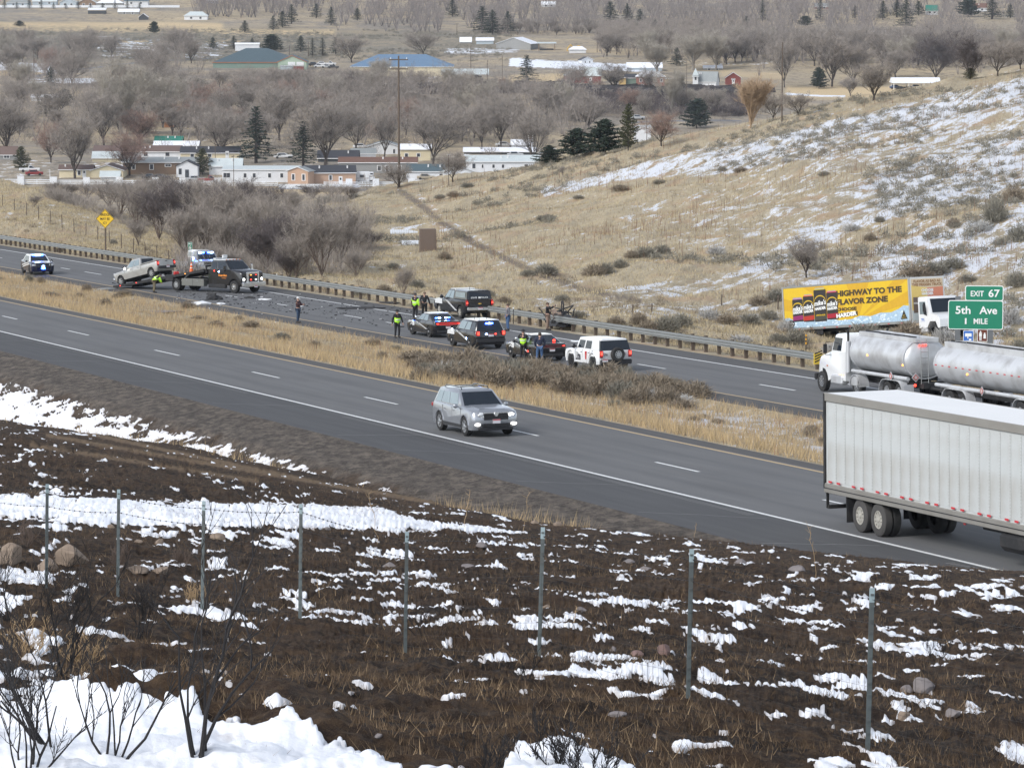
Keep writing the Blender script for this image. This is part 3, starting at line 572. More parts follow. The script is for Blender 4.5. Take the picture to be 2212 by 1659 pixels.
# coarse grit on the gravel shoulder
# ================================================================ TREES AND BUSHES
def tri_mesh(name, P, Q, W, m, rng, dirw=None):
    """thin tapering twigs, one triangle each, from P to Q with base width W"""
    P = np.array(P); Q = np.array(Q); W = np.array(W)[:, None]; d = Q - P
    r = rng.normal(0, 1, P.shape); n = np.cross(d, r); n /= np.maximum(np.linalg.norm(n, axis=1, keepdims=True), 1e-6)
    V = np.stack([P - n * W / 2, P + n * W / 2, Q], 1).reshape(-1, 3); return mesh_np(name, V, np.arange(len(V)).reshape(-1, 3), m)
def grow(seed, h=12.0, trunk=.28, fork=.22, nl=5, up=.5, spread=.7, ntw=5200, tl=1.1, tw=.035, droop=0.0, r0=.24, lat=1.0):
    """bare broadleaf tree: limbs fork three times, then a haze of twigs fills the crown. returns trunk mesh, twig mesh"""
    r = random.Random(seed); mb = MB(); ends = []
    def limb(p, d, L, rad, lev):
        n = 4; q = p
        for i in range(n):
            d2 = (d + Vector((r.uniform(-1, 1), r.uniform(-1, 1), r.uniform(-.4, .8))) * (.16 + .05 * lev)).normalized(); e = q + d2 * L / n
            ra, rb = rad * (1 - .6 * i / n), rad * (1 - .6 * (i + 1) / n)
            mb.tube(q, e, ra, rb, 5 if lev < 2 else 3, False); ends.append((q, e, lev))
            if lev < 3 and i >= (1 if lev else 0):
                for _ in range(2 if lev < 2 else 2):
                    az = r.uniform(0, 2 * math.pi); s = Vector((math.cos(az), math.sin(az), 0)); s = (s - d2 * s.dot(d2)).normalized()
                    nd = (d2 * r.uniform(.55, 1.0) + s * spread * r.uniform(.6, 1.2) + Vector((0, 0, up * .5))).normalized()
                    limb(e, nd, L * r.uniform(.42, .62), rb * .6, lev + 1)
            q, d = e, d2
    base = Vector((0, 0, -.3)); top = Vector((r.uniform(-.2, .2), r.uniform(-.2, .2), h * fork)); mb.tube(base, top, r0, r0 * .8, 7, False)
    for i in range(nl):
        az = 2 * math.pi * (i + r.uniform(-.3, .3)) / nl; s = spread * r.uniform(.35, 1.0) * lat
        limb(top, Vector((math.cos(az) * s, math.sin(az) * s, 1 + up)).normalized(), h * (1 - fork) * r.uniform(.55, .72), r0 * .5, 0 if nl < 7 else 1)
    fine = [(a, b) for a, b, l in ends if l >= 1]; rg = np.random.RandomState(seed); P = []; Q = []; W = []
    for i in range(ntw):
        a, b = fine[r.randrange(len(fine))]; p = a.lerp(b, r.random()); dd = (b - a).normalized()
        v = dd * r.uniform(.2, 1) + Vector((r.gauss(0, .65), r.gauss(0, .65), r.gauss(.35 * (1 + up) - droop, .5)))
        q = p + v.normalized() * tl * r.uniform(.5, 1.4); P.append(p); Q.append(q); W.append(tw * r.uniform(.5, 1.2))
        if i % 2 == 0:
            p2 = p.lerp(q, .5); v2 = v.normalized() + Vector((r.gauss(0, .6), r.gauss(0, .6), r.gauss(.1, .4))); P.append(p2); Q.append(p2 + v2.normalized() * tl * .6); W.append(tw * .6)
    return mb, (P, Q, W, rg)
def proto_tree(seed, key, tm, **kw):
    mb, (P, Q, W, rg) = grow(seed, **kw); return mb.mesh('trunk', tm), tri_mesh('crown', P, Q, W, TWIG[key], rg), kw.get('h', 12.0)
BROAD = {'b': [proto_tree(s, 'b', TRUNK, h=12, fork=.12, nl=6, spread=sp, up=u, ntw=6500, tw=.055, tl=1.15) for s, sp, u in ((1, .75, .5), (2, .95, .35), (3, .65, .7), (4, .85, .45), (5, .75, .55))],
         'r': [proto_tree(s, 'r', TRUNK, h=9, fork=.12, nl=6, spread=.9, up=.3, ntw=6000, tw=.045, tl=.9) for s in (11, 12)],
         'p': [proto_tree(s, 'p', TRUNKP, h=14, spread=.5, up=1.2, fork=.12, nl=6, ntw=7000, tw=.05, tl=1.3) for s in (21, 22)],
         't': [proto_tree(s, 't', TWIG['t'], h=10, spread=.45, up=1.2, fork=.05, nl=8, ntw=6500, tw=.05, tl=1.3) for s in (31,)],
         'd': [proto_tree(s, 'd', TRUNK, h=12, fork=.1, nl=6, spread=.85, up=.4, ntw=9000, tw=.055, tl=1.1) for s in (41, 42)]}
SHRUB = [proto_tree(s, k, DRYTW, h=5.5, fork=.03, nl=9, r0=.10, spread=sp, up=.8, ntw=3600, tw=.030, tl=.8) for s, sp, k in ((51, .55, 'b'), (52, .7, 'b'), (53, .45, 'b'), (54, .6, 'd'))]
def extents(me):
    co = np.empty(len(me.vertices) * 3, np.float32); me.vertices.foreach_get('co', co); co = co.reshape(-1, 3); lo = np.percentile(co, 2, 0); hi = np.percentile(co, 99, 0); return hi[2], (hi[0] - lo[0] + hi[1] - lo[1]) / 2
EXT = {}
def place_tree(name, proto, p, hm, wm, label, cat, group, part2='crown', first='trunk'):
    tm, cm, h = proto; key = cm.name
    if key not in EXT: EXT[key] = extents(cm)
    H, W = EXT[key]; o = empty(name, (p.x, p.y, p.z), rnd.uniform(0, 6.28), label, cat, group); o.scale = (wm / W, wm / W, hm / H)
    if tm is not None: link(first, tm, o)
    link(part2, cm, o); return o
def conifer(seed, h, w, m, n=2600, bushy=0.0):
    r = random.Random(seed); rg = np.random.RandomState(seed); mb = MB(); mb.tube((0, 0, -.3), (0, 0, h * .95), h * .018, .03, 6); P = []; Q = []; W = []
    nb = 90
    for i in range(nb):
        t = (i / nb) ** .9; z = h * (.08 + .9 * t); L = w / 2 * ((1 - t) ** (.75 - .3 * bushy) + .05) * r.uniform(.7, 1.12); az = i * 2.4 + r.uniform(-.4, .4); d = Vector((math.cos(az), math.sin(az), r.uniform(-.25, .10) + bushy * .5)); e = Vector((0, 0, z)) + d * L
        mb.tube((0, 0, z), e, .03, .01, 3, False)
        for j in range(max(6, int(n / nb * (L / (w / 2)) * 1.6))):
            s = r.uniform(.12, 1.05); p = Vector((0, 0, z)).lerp(e, s); v = Vector((r.gauss(0, 1), r.gauss(0, 1), r.gauss(-.25 + bushy * .6, .6))).normalized() * w * .075 * r.uniform(.6, 1.5)
            P.append(p); Q.append(p + v); W.append(w * .035 * r.uniform(.6, 1.4))
    return mb.mesh('trunk', TRUNK), tri_mesh('foliage', P, Q, W, m, rg), h
CON = {'s': [conifer(61, 12, 6.2, CONI), conifer(62, 12, 5.2, CONI)], 'n': [conifer(63, 12, 4.2, CONI), conifer(64, 12, 3.6, CONI)], 'w': [conifer(65, 9, 10, CONI, 4200, .7), conifer(66, 9, 9, CONI, 4200, .5)], 'o': [conifer(67, 9, 6, CONO, 3000, .6)]}
def sage(seed, m, n=520, r_=.55, h=.8, fine=.016, stem=True):
    r = random.Random(seed); rg = np.random.RandomState(seed); P = []; Q = []; W = []; mb = MB()
    for i in range(9):
        az = r.uniform(0, 6.28); d = Vector((math.cos(az) * r.uniform(.2, .9), math.sin(az) * r.uniform(.2, .9), 1)).normalized(); mb.tube((0, 0, -.1), d * h * .6, .022, .008, 4, False)
    for i in range(n):
        az = r.uniform(0, 6.28); e = math.acos(r.uniform(.02, 1)); d = Vector((math.sin(e) * math.cos(az) * r_, math.sin(e) * math.sin(az) * r_, math.cos(e) * h)); p = d * r.uniform(.30, .85); v = d.normalized() * .5 + Vector((r.gauss(0, .4), r.gauss(0, .4), r.gauss(.45, .3)))
        P.append(p); Q.append(p + v.normalized() * .20 * r.uniform(.5, 1.6)); W.append(fine * r.uniform(.7, 2.2))
    return mb.mesh('stems', DRYTW), tri_mesh('foliage', P, Q, W, m, rg), h
SAGES = [sage(71, SAGE, 1100), sage(72, SAGE, 1300, .7, .7), sage(73, SAGE_B, 1200), sage(74, SAGE_F, 800, .6, .6), sage(75, SAGE_B, 1300, .5, 1.0)]

def place(px, py, h_px, w_px, proto, name, label, cat, group, dmin=16.0, **kw):
    p = ground(px, py, dmin); s = scale_at(p); return place_tree(name, proto, p, h_px / s, w_px / s, label, cat, group, **kw)
TREES = [  # x, base y, height, width, kind, label
 (12, 335, 130, 110, 'b', 'big grey-brown bare tree at the left edge behind the trailer park, many leaning trunks'),
 (162, 386, 142, 100, 'b', 'round bare tree standing in front of the cream house with a shed'),
 (110, 352, 88, 62, 'r', 'reddish bare tree left of the cream house, beside the parked white pickup'),
 (280, 380, 95, 88, 'r', 'reddish bare tree in front of the long brown trailer home'),
 (225, 315, 122, 105, 'b', 'wide bare tree behind the round one, above the cream house roof'),
 (303, 312, 72, 82, 'r', 'reddish bare tree behind the snowy trailer roofs left of the small orange gable'),
 (262, 292, 160, 118, 'p', 'tall pale upright cottonwood, tallest of the wood on the left'),
 (338, 268, 118, 98, 'p', 'pale vase shaped cottonwood right of the tallest one on the left'),
 (425, 288, 72, 92, 'r', 'rust coloured bare tree above the green shed roof'),
 (480, 340, 105, 104, 'b', 'bare tree with a leaning double trunk left of the big dark pine'),
 (22, 165, 65, 72, 'b', 'round bare tree at the far left edge beside the park road'),
 (155, 185, 80, 72, 'b', 'bare tree right of the snowy park road on the left'),
 (604, 304, 118, 98, 'b', 'bare tree between the dark pine and the dark spruce'),
 (702, 360, 145, 122, 'b', 'large round crowned bare tree right of the dark spruce'),
 (770, 330, 105, 74, 'b', 'bare tree with a strongly leaning trunk left of the tall pole'),
 (830, 340, 110, 84, 'b', 'bare fork trunked tree just left of the tall utility pole'),
 (935, 355, 124, 122, 'b', 'broad bare tree with reddish base in front of the cream trailer home'),
 (1041, 322, 102, 78, 'b', 'slender bare tree behind the long white trailer'),
 (1083, 322, 126, 88, 'b', 'tall dark bare tree behind the right end of the long white trailer'),
 (978, 393, 66, 78, 'b', 'small bare yard tree in front of the white house with green roof'),
 (860, 408, 56, 62, 'b', 'low bare tree growing round the foot of the tall pole'),
 (1150, 356, 124, 112, 'b', 'big bare tree left of the dark evergreen clump'),
 (1273, 282, 78, 92, 'b', 'bare tree rising behind the dark evergreen clump'),
 (1428, 316, 74, 78, 'r', 'rounded reddish bush tree right of the white box building'),
 (1617, 278, 108, 82, 't', 'tan broom like tree standing on the hill edge left of the far pole'),
 (1240, 196, 58, 58, 'b', 'bare tree in front of the left red barn'),
 (1327, 200, 62, 68, 'b', 'dark bare tree in front of the green shed'),
 (1400, 204, 58, 54, 'b', 'bare tree in front of the brick house with a snowy roof'),
 (1452, 246, 98, 58, 'p', 'tall bare tree with pale straight trunk right of the brick house'),
 (1417, 160, 72, 82, 'p', 'pale bare tree behind the white roofed brick house'),
 (1495, 153, 78, 80, 'p', 'tall pale cottonwood left of the white church steeple'),
 (1545, 153, 82, 74, 'p', 'tall pale cottonwood right of the white church steeple'),
 (1345, 104, 46, 54, 'b', 'bare tree beside the small snow covered trailer in the far field'),
 (760, 136, 62, 68, 'b', 'lone round bare tree left of the blue roofed building'),
 (915, 121, 52, 68, 'b', 'lone round bare tree behind the blue roofed building'),
 (752, 218, 62, 62, 'd', 'dark bare tree below the blue roofed building'),
 (1695, 190, 112, 64, 'b', 'tall bare tree behind the far pole near the tan lawn'),
 (1797, 188, 116, 92, 'b', 'large bare tree behind the tan lawn, left of the park shelter'),
 (1845, 188, 100, 84, 'b', 'bare tree behind the leftmost lawn tree'),
 (1837, 208, 42, 42, 'b', 'small bare tree standing alone on the tan lawn'),
 (1887, 218, 84, 88, 'b', 'spreading bare tree on the lawn left of the white park shelter'),
 (1935, 168, 64, 84, 'b', 'bare tree directly behind the left end of the park shelter'),
 (2020, 178, 112, 118, 'd', 'dark dense bare tree behind the right end of the park shelter'),
 (2095, 172, 88, 84, 'd', 'dark bare tree between the park shelter and the right edge'),
 (2155, 165, 78, 84, 'b', 'bare tree above the hill crest near the right edge'),
 (2205, 150, 66, 70, 'b', 'bare tree above the hill crest at the right edge'),
 (1670, 262, 62, 60, 'b', 'bare tree left of the foot of the far pole on the hill edge'),
 (1725, 252, 52, 62, 'b', 'bare tree right of the foot of the far pole on the hill edge')]
for t in TREES: place(t[0], t[1], t[2], t[3], BROAD[t[4]][int(t[0]) % len(BROAD[t[4]])], 'bare_tree', t[5], 'tree', 'bare trees in the valley', 300)
CONS = [
 (553, 353, 118, 74, 's', 'large dark pine behind the long white trailer left of the tan home'), (655, 360, 94, 62, 's', 'dark spruce with a broad skirt behind the tan home'),
 (110, 190, 42, 32, 's', 'dark pine beside the curving park road on the left'), (390, 212, 50, 28, 'n', 'narrow dark conifer in the wood right of the pale cottonwoods'), (430, 222, 50, 50, 'o', 'rounded olive green tree beside the narrow dark conifer'),
 (100, 252, 44, 46, 'o', 'olive conifer left of the white park hut'), (140, 228, 34, 36, 'w', 'dark spreading evergreen right of the white park hut'), (48, 206, 28, 32, 'w', 'dark low evergreen left of the park hut'),
 (437, 378, 56, 36, 'o', 'young pine in the yard between the small white gable and the grey roof'), (46, 370, 52, 34, 'o', 'brownish conical evergreen left of the parked white pickup'),
 (587, 112, 36, 44, 'w', 'round dark pine behind the orange eaved building'), (650, 113, 34, 26, 's', 'dark pine right of the round one behind the orange eaved building'), (675, 124, 40, 18, 'n', 'slim dark cypress right of the green gable'),
 (697, 122, 38, 20, 'n', 'slim dark cypress second right of the green gable'), (725, 118, 36, 28, 's', 'dark pine at the right end of the row behind the parking lot'), (460, 106, 24, 20, 's', 'small dark pine at the left end of the orange eaved building'), (505, 106, 26, 22, 's', 'small dark pine above the middle of the orange eaved building'), (545, 106, 22, 20, 's', 'small dark pine above the skylights of the orange eaved building'),
 (715, 55, 38, 24, 's', 'dark conifer at the right end of the far tan clearing'), (772, 45, 26, 20, 's', 'small far conifer in the bare wood right of the clearing'), (977, 37, 38, 30, 's', 'far pointed conifer high above the blue roof'),
 (1042, 70, 54, 42, 's', 'broad dark conifer left of the far pair above the garages'), (1064, 76, 52, 36, 's', 'dark conifer right of the broad one above the garages'), (1097, 73, 46, 36, 's', 'dark conifer above the big far garage'),
 (1138, 184, 62, 40, 's', 'ragged dark spruce standing alone left of the red barn'), (1318, 48, 42, 34, 's', 'tall pointed far conifer, leftmost of three at the top middle'), (1355, 48, 38, 26, 's', 'far conifer, second of three at the top middle'), (1382, 66, 44, 30, 's', 'dark far conifer, third of three at the top middle'),
 (1415, 81, 36, 26, 'n', 'dark conifer below the third far one'), (1440, 83, 36, 22, 'n', 'dark conifer beside a far pole at the top middle'), (1515, 73, 28, 22, 's', 'small far conifer left of the far white cottage'), (1580, 76, 30, 22, 's', 'small far conifer at the left of the teal cottage'), (1612, 73, 36, 24, 's', 'small far conifer at the right of the teal cottage'), (1647, 47, 46, 18, 'n', 'slim far conifer at the top, left of the green roof'),
 (1462, 143, 38, 30, 's', 'dark conifer behind the snowy roofed long shed'), (1550, 141, 32, 16, 'n', 'dark slim conifer beside the church'), (1240, 264, 36, 26, 's', 'dark evergreen poking out of the bare trees above the evergreen clump'),
 (1245, 340, 60, 70, 'w', 'left half of the dark evergreen clump at the hill edge'), (1305, 335, 74, 78, 'w', 'right half of the dark evergreen clump at the hill edge'), (1187, 354, 38, 54, 'w', 'low dark evergreen at the foot of the evergreen clump'), (1357, 326, 98, 38, 'o', 'tall olive juniper at the right end of the evergreen clump'), (1505, 278, 62, 58, 'w', 'dark rounded evergreen by the road beyond the hill edge'),
 (1769, 192, 44, 34, 'w', 'round green pine alone on the tan lawn'), (1740, 58, 22, 30, 'w', 'low far evergreen at the top right'), (1772, 48, 50, 20, 'n', 'slim far conifer in the top right wood'), (1847, 40, 26, 16, 'n', 'small far conifer right of the slim one'), (1907, 44, 40, 28, 's', 'far conifer, first of the dark group left of the green roof'), (1937, 38, 36, 30, 's', 'far conifer, second of the dark group left of the green roof'),
 (1957, 62, 60, 42, 's', 'biggest far conifer of the dark group left of the green roof'), (1984, 34, 30, 26, 's', 'far conifer touching the green roof'), (2092, 38, 38, 46, 'w', 'dark far evergreen left of the red striped house'), (2143, 42, 44, 44, 's', 'dark far conifer right of the red striped house'), (2182, 40, 30, 22, 's', 'dark far conifer near the top right corner'), (2096, 172, 24, 28, 'o', 'small green bush tree on the hill crest right of the park shelter')]
for t in CONS: place(t[0], t[1], t[2], t[3], CON[t[4]][int(t[0]) % len(CON[t[4]])], 'conifer', t[5], 'tree', 'evergreen trees in the valley', 300, part2='foliage')
for i, (x, y, h, w) in enumerate([(333, 74, 26, 22), (42, 58, 12, 20), (590 // 3, 60, 8, 10), (332, 72, 18, 20), (816 // 2, 95, 14, 18), (630, 52, 40, 28), (610, 60, 34, 26), (590, 66, 30, 24), (529 , 70, 24, 22), (683, 40, 30, 26)]):
    if i in (2, 3): continue
    place(x, y, h, w, CON['w' if i < 5 else 's'][i % 2], 'conifer', ['', ][0] or ('far dark conifer of the group above the sagebrush flat' if i > 4 else 'dark round bush on the far tan field at the upper left'), 'tree', 'far evergreens at the upper left', 300, part2='foliage')
# trees that fill the wood between the named ones
def free(x, y):
    for (x0, y0, x1, y1) in [(455, 88, 760, 152), (755, 118, 985, 168), (940, 140, 1300, 188), (1040, 78, 1290, 132), (1480, 140, 1620, 190), (1700, 150, 2060, 205), (0, 40, 480, 105), (990, 76, 1070, 100), (60, 150, 330, 172), (380, 96, 560, 112), (1320, 128, 1450, 195)]:
        if x0 < x < x1 and y0 < y < y1: return False
    return True
r_ = random.Random(5); got = []
def zone(y): return 'wood below the blue roof' if y > 190 else 'wood across the river'
BANDS = [(0, 760, 172, 300, 62, 52), (700, 1290, 182, 300, 46, 52), (1280, 1640, 208, 252, 16, 40), (0, 420, 112, 160, 14, 46), (1560, 2230, 95, 150, 44, 62), (1040, 1560, 60, 80, 26, 42), (1300, 1620, 110, 135, 12, 48), (980, 1300, 185, 215, 16, 34), (0, 1160, 300, 345, 7, 60), (1040, 1640, 84, 112, 20, 40)]
for (x0, x1, y0, y1, n, hp) in BANDS:
    k_ = 0; tries = 0
    while k_ < n and tries < 4000:
        tries += 1; x = r_.uniform(x0, x1); y = r_.uniform(y0, y1)
        if not free(x, y) or any(abs(x - a) < 13 and abs(y - b) < 9 for a, b in got): continue
        got.append((x, y)); k_ += 1; hh = hp * r_.uniform(.95, 1.55); hh = min(hh, max(22, y - (128 if 780 < x < 1000 and r_.random() < .35 else 150 if 440 < x < 980 else 176 if 980 <= x < 1220 else 192 if 1220 <= x < 1640 and y > 190 else 60))); key = r_.choice('bbbbbbpr' if y > 150 else 'bbbbpb'); side = 'left' if x < 740 else 'middle' if x < 1480 else 'right'
        place(x, y, hh, hh * r_.uniform(.8, 1.1), r_.choice(BROAD[key]), 'bare_tree', ('tall ' if hh > hp * 1.3 else 'low ' if hh < hp * 1.08 else '') + {'b': 'grey brown', 'p': 'pale upright', 'r': 'reddish'}[key] + ' bare tree, %s %s of the %s' % ('near' if y > (y0 + y1) / 2 else 'far', side, zone(y)), 'tree', 'bare trees of the %s, %s' % (zone(y), side), 300)
# low brush between the trees, one mass
def wood(p, h, j, n, w):       # one tree of a mass: twigs drawn from a crown, six limbs from the foot
    cm = BROAD['b'][j % 5][1]; co = np.empty(len(cm.vertices) * 3, np.float32); cm.vertices.foreach_get('co', co); t = co.reshape(-1, 3, 3)[rs.randint(0, len(cm.polygons), n)] * (h / 13); a = rs.uniform(0, 6.28); M_ = np.array([[math.cos(a), math.sin(a), 0], [-math.sin(a), math.cos(a), 0], [0, 0, 1]]); t = t @ M_ + np.array(p)
    P.extend((t[:, 0] + t[:, 1]) / 2); Q.extend(t[:, 2]); W.extend([w] * n); az = rs.uniform(0, 6.28, 6); q = np.stack([np.cos(az) * h * .3, np.sin(az) * h * .3, h * rs.uniform(.6, .9, 6)], -1); P.extend([np.array(p) - (0, 0, .3)] * 6); Q.extend(np.array(p) + q); W.extend([w * 3.6] * 6)
P = []; Q = []; W = []; rg = np.random.RandomState(19)
for (x0, x1, y0, y1, n) in [(0, 760, 165, 300, 210), (700, 1290, 180, 300, 190), (1280, 1640, 195, 262, 110), (1560, 2230, 90, 165, 150), (0, 700, 110, 165, 60), (1000, 1600, 60, 80, 60), (0, 1160, 300, 340, 60)]:
    for i in range(n):
        x = r_.uniform(x0, x1); y = r_.uniform(y0, y1)
        if not free(x, y): continue
        p = ground(x, y, 500); h = r_.uniform(3, 7) * (.6 if 1220 < x < 1640 else 1); wd = r_.uniform(2.5, 5); p = Vector((p.x, p.y, p.z))
        for j in range(150):
            az = r_.uniform(0, 6.28); e = math.acos(r_.uniform(0, 1)); d = Vector((math.sin(e) * math.cos(az) * wd, math.sin(e) * math.sin(az) * wd, math.cos(e) * h)); a_ = p + d * r_.uniform(.2, .8); v = d.normalized() + Vector((r_.gauss(0, .4), r_.gauss(0, .4), r_.gauss(.5, .3)))
            P.append(a_); Q.append(a_ + v.normalized() * r_.uniform(.8, 1.9)); W.append(r_.uniform(.05, .11))
tag(link('brush', tri_mesh('brush', P, Q, W, mat('brush_twigs', (.22, .19, .165), .95, var=.6, scale=.3), rg)), kind='stuff')
P = []; Q = []; W = []
for (x0, x1, y0, y1, n) in [(0, 760, 168, 290, 170), (560, 1290, 200, 300, 150), (1560, 2230, 85, 165, 150), (0, 460, 108, 165, 40), (1040, 1600, 56, 84, 80), (0, 1160, 296, 330, 18), (1290, 1640, 100, 132, 90), (1040, 1640, 80, 104, 110), (560, 1000, 178, 215, 60)]:
    for i in range(n):
        x = r_.uniform(x0, x1); y = r_.uniform(y0, y1)
        if not free(x, y): continue
        p = ground(x, y, 500); h = min(r_.uniform(7, 14), max(4, (y - (128 if 780 < x < 1000 and r_.random() < .35 else 150 if 440 < x < 980 else 40)) / scale_at(p))); wood(p, h, i, 420, .085)
tag(link('bare_wood', tri_mesh('bare_wood', P, Q, W, mat('wood_twigs', (.255, .222, .195), .95, var=.6, scale=.3), rg)), kind='stuff')
P = []; Q = []; W = []
for i in range(330):
    x = r_.uniform(110, 800); y = r_.uniform(408 + max(0, 230 - x) * .1, min(430 + (x - 110) * .42, 600)) if i % 3 else r_.uniform(540, 600)
    if x < 380 and y > 430 + (x - 110) * .35: continue
    p = ground(x, y, 240); h = r_.uniform(1.4, 3.6) * (.4 if x < 330 else 1.3 if y < 480 else 1); wd = r_.uniform(1.2, 2.2)
    for j in range(170):
        az = r_.uniform(0, 6.28); e = math.acos(r_.uniform(.1, 1)); d = Vector((math.sin(e) * math.cos(az) * wd, math.sin(e) * math.sin(az) * wd, math.cos(e) * h)); a_ = p + d * r_.uniform(.05, .8); P.append(a_); Q.append(a_ + (d.normalized() + Vector((r_.gauss(0, .3), r_.gauss(0, .3), r_.gauss(.7, .3)))).normalized() * r_.uniform(.5, 1.3)); W.append(r_.uniform(.018, .045))
tag(link('brush', tri_mesh('brush', P, Q, W, TWIG['b'], rg)), kind='stuff')
# the far wood, one mass along the top
FARH = [(1995, 2032, 15, 60), (2090, 2138, 12, 50), (2100, 2190, 72, 115), (1878, 1942, 74, 110), (1583, 1608, 66, 100), (1478, 1500, 72, 100), (640, 720, 28, 66), (1168, 1202, 8, 40), (1758, 1792, 12, 40)]
P = []; Q = []; W = []; rg = np.random.RandomState(9)
for i in range(1500):
    x = r_.uniform(420, 2300); y = r_.uniform(-14, 74) if x > 700 else r_.uniform(-10, 40)
    if i > 1250: x = r_.uniform(1560, 2280); y = r_.uniform(70, 140)
    if 640 < x < 720 and 28 < y < 60: continue
    if any(abs(x - q[0]) < q[3] * .6 and q[1] < y < q[1] + 40 for q in CONS if q[1] < 130) or any(a0 < x < a1 and b0 < y < b1 for a0, a1, b0, b1 in FARH): continue
    p = ground(x, y, 900); h = r_.uniform(8, 14); wood(p, h, i, 300, .12)
tag(link('far_wood', tri_mesh('far_wood', P, Q, W, mat('far_twigs', (.215, .19, .178), .95, var=.4, scale=.05), rg)), kind='stuff')
# shrub thicket in the gully beyond the guardrail
SH = [(480, 548, 148, 120), (405, 560, 110, 90), (545, 560, 130, 100), (610, 580, 120, 110), (660, 585, 130, 100), (700, 600, 150, 110), (735, 585, 140, 90), (580, 590, 110, 100), (640, 600, 95, 90), (505, 575, 120, 90), (445, 560, 120, 80), (350, 520, 120, 100), (300, 500, 110, 90), (265, 470, 80, 80), (240, 450, 60, 70), (385, 500, 115, 95), (330, 470, 90, 90), (430, 500, 110, 100), (470, 480, 95, 90), (520, 500, 110, 100), (560, 520, 110, 100), (600, 530, 105, 95), (650, 545, 100, 90), (690, 540, 95, 90), (735, 545, 90, 80), (765, 560, 80, 70), (540, 460, 70, 80), (590, 470, 70, 80), (630, 470, 60, 60), (410, 450, 62, 80), (360, 440, 60, 70), (300, 440, 50, 60), (190, 430, 36, 50), (155, 425, 30, 50), (110, 418, 24, 40), (620, 605, 70, 70), (770, 600, 60, 60), (460, 590, 60, 60), (500, 600, 60, 60), (680, 430, 30, 60), (720, 432, 34, 60), (760, 430, 30, 50), (300, 530, 55, 50), (800, 540, 40, 50)]
for i, (x, y, h, w) in enumerate(SH):
    lb = ['tallest leafless shrub of the gully thicket, with dark leaning stems'][0] if i == 0 else 'lone leafless shrub on the slope right of the yellow diamond sign' if i == 42 else ('tall' if h > 105 else 'low' if h < 75 else 'middling') + ' leafless shrub in the gully thicket, ' + ('behind the crashed pickup' if x < 360 else 'behind the tow truck' if x < 560 else 'right of the tow truck' if x < 680 else 'at its right end') + (', near the guardrail' if y > 540 else ', further back')
    place(x, y, h, w, SHRUB[i % 4], 'bare_shrub', lb, 'shrub', 'leafless shrubs in the gully beyond the guardrail', 240)
for (x, y, h, w, lb) in [(1043 * 0 + 1742, 600, 88, 76, 'bare leafless tree on the snowy slope above the yellow trailer'), (870, 640, 62, 40, 'thin bare sapling right behind the guardrail bend'), (1215, 382, 22, 16, 'tiny bare tree near the top of the hill'), (73, 448, 26, 28, 'small bare bush on the left hillside')]:
    place(x, y, h, w, SHRUB[1] if h < 80 else BROAD['b'][2], 'bare_tree', lb, 'tree', None, 200)
# sagebrush: the biggest ones as bushes, the rest as one mass
SG = [(1180, 592, 34, 60), (1140, 596, 20, 40), (1285, 598, 40, 66), (1310, 590, 34, 40), (1340, 578, 28, 40), (1365, 558, 20, 40), (1395, 556, 28, 60), (1430, 548, 24, 46), (1548, 550, 24, 50), (1170, 478, 16, 32), (1185, 476, 16, 30), (1400, 720, 44, 60), (1440, 716, 50, 70), (1470, 705, 40, 60), (1380, 700, 36, 50), (1420, 740, 30, 60), (1530, 690, 34, 60), (1570, 700, 34, 60), (1620, 700, 34, 60), (1660, 690, 30, 50), (1600, 740, 26, 60), (1680, 740, 30, 50), (1500, 745, 28, 60), (1330, 700, 24, 50), (1250, 690, 28, 50), (1215, 650, 20, 40),
      (1640, 660, 32, 60), (1680, 650, 40, 66), (1720, 636, 36, 60), (1980, 600, 40, 90), (2020, 590, 36, 80), (2060, 580, 36, 60), (1950, 620, 34, 60), (2090, 610, 26, 50), (2150, 480, 60, 70), (2190, 440, 50, 60), (2120, 500, 30, 50), (2200, 520, 40, 60), (2060, 490, 24, 40), (2100, 440, 20, 36), (1840, 500, 20, 50), (1880, 520, 20, 36), (1900, 480, 16, 30), (2195, 620, 50, 60), (2180, 700, 50, 60), (2205, 760, 40, 60), (1560, 370, 12, 26), (1600, 372, 14, 40), (1700, 350, 12, 30), (1780, 380, 12, 30),
      (980, 425, 14, 40), (1010, 405, 12, 40), (950, 430, 12, 30), (1340, 412, 16, 50), (1425, 398, 12, 40), (1250, 430, 10, 30), (960, 560, 20, 36), (900, 620, 24, 40), (850, 580, 18, 30), (830, 632, 26, 44), (780, 640, 30, 50), (1050, 640, 22, 44), (1090, 655, 22, 40), (700, 440, 20, 50), (735, 436, 16, 40), (130, 545, 14, 26), (245, 530, 16, 24), (450, 600, 24, 50), (1800, 760, 30, 60), (1870, 740, 60, 110), (1920, 745, 50, 90), (1960, 735, 60, 80), (2040, 740, 50, 70), (1850, 755, 40, 70), (2080, 750, 30, 60), (1720, 745, 50, 70), (1700, 715, 40, 50)]
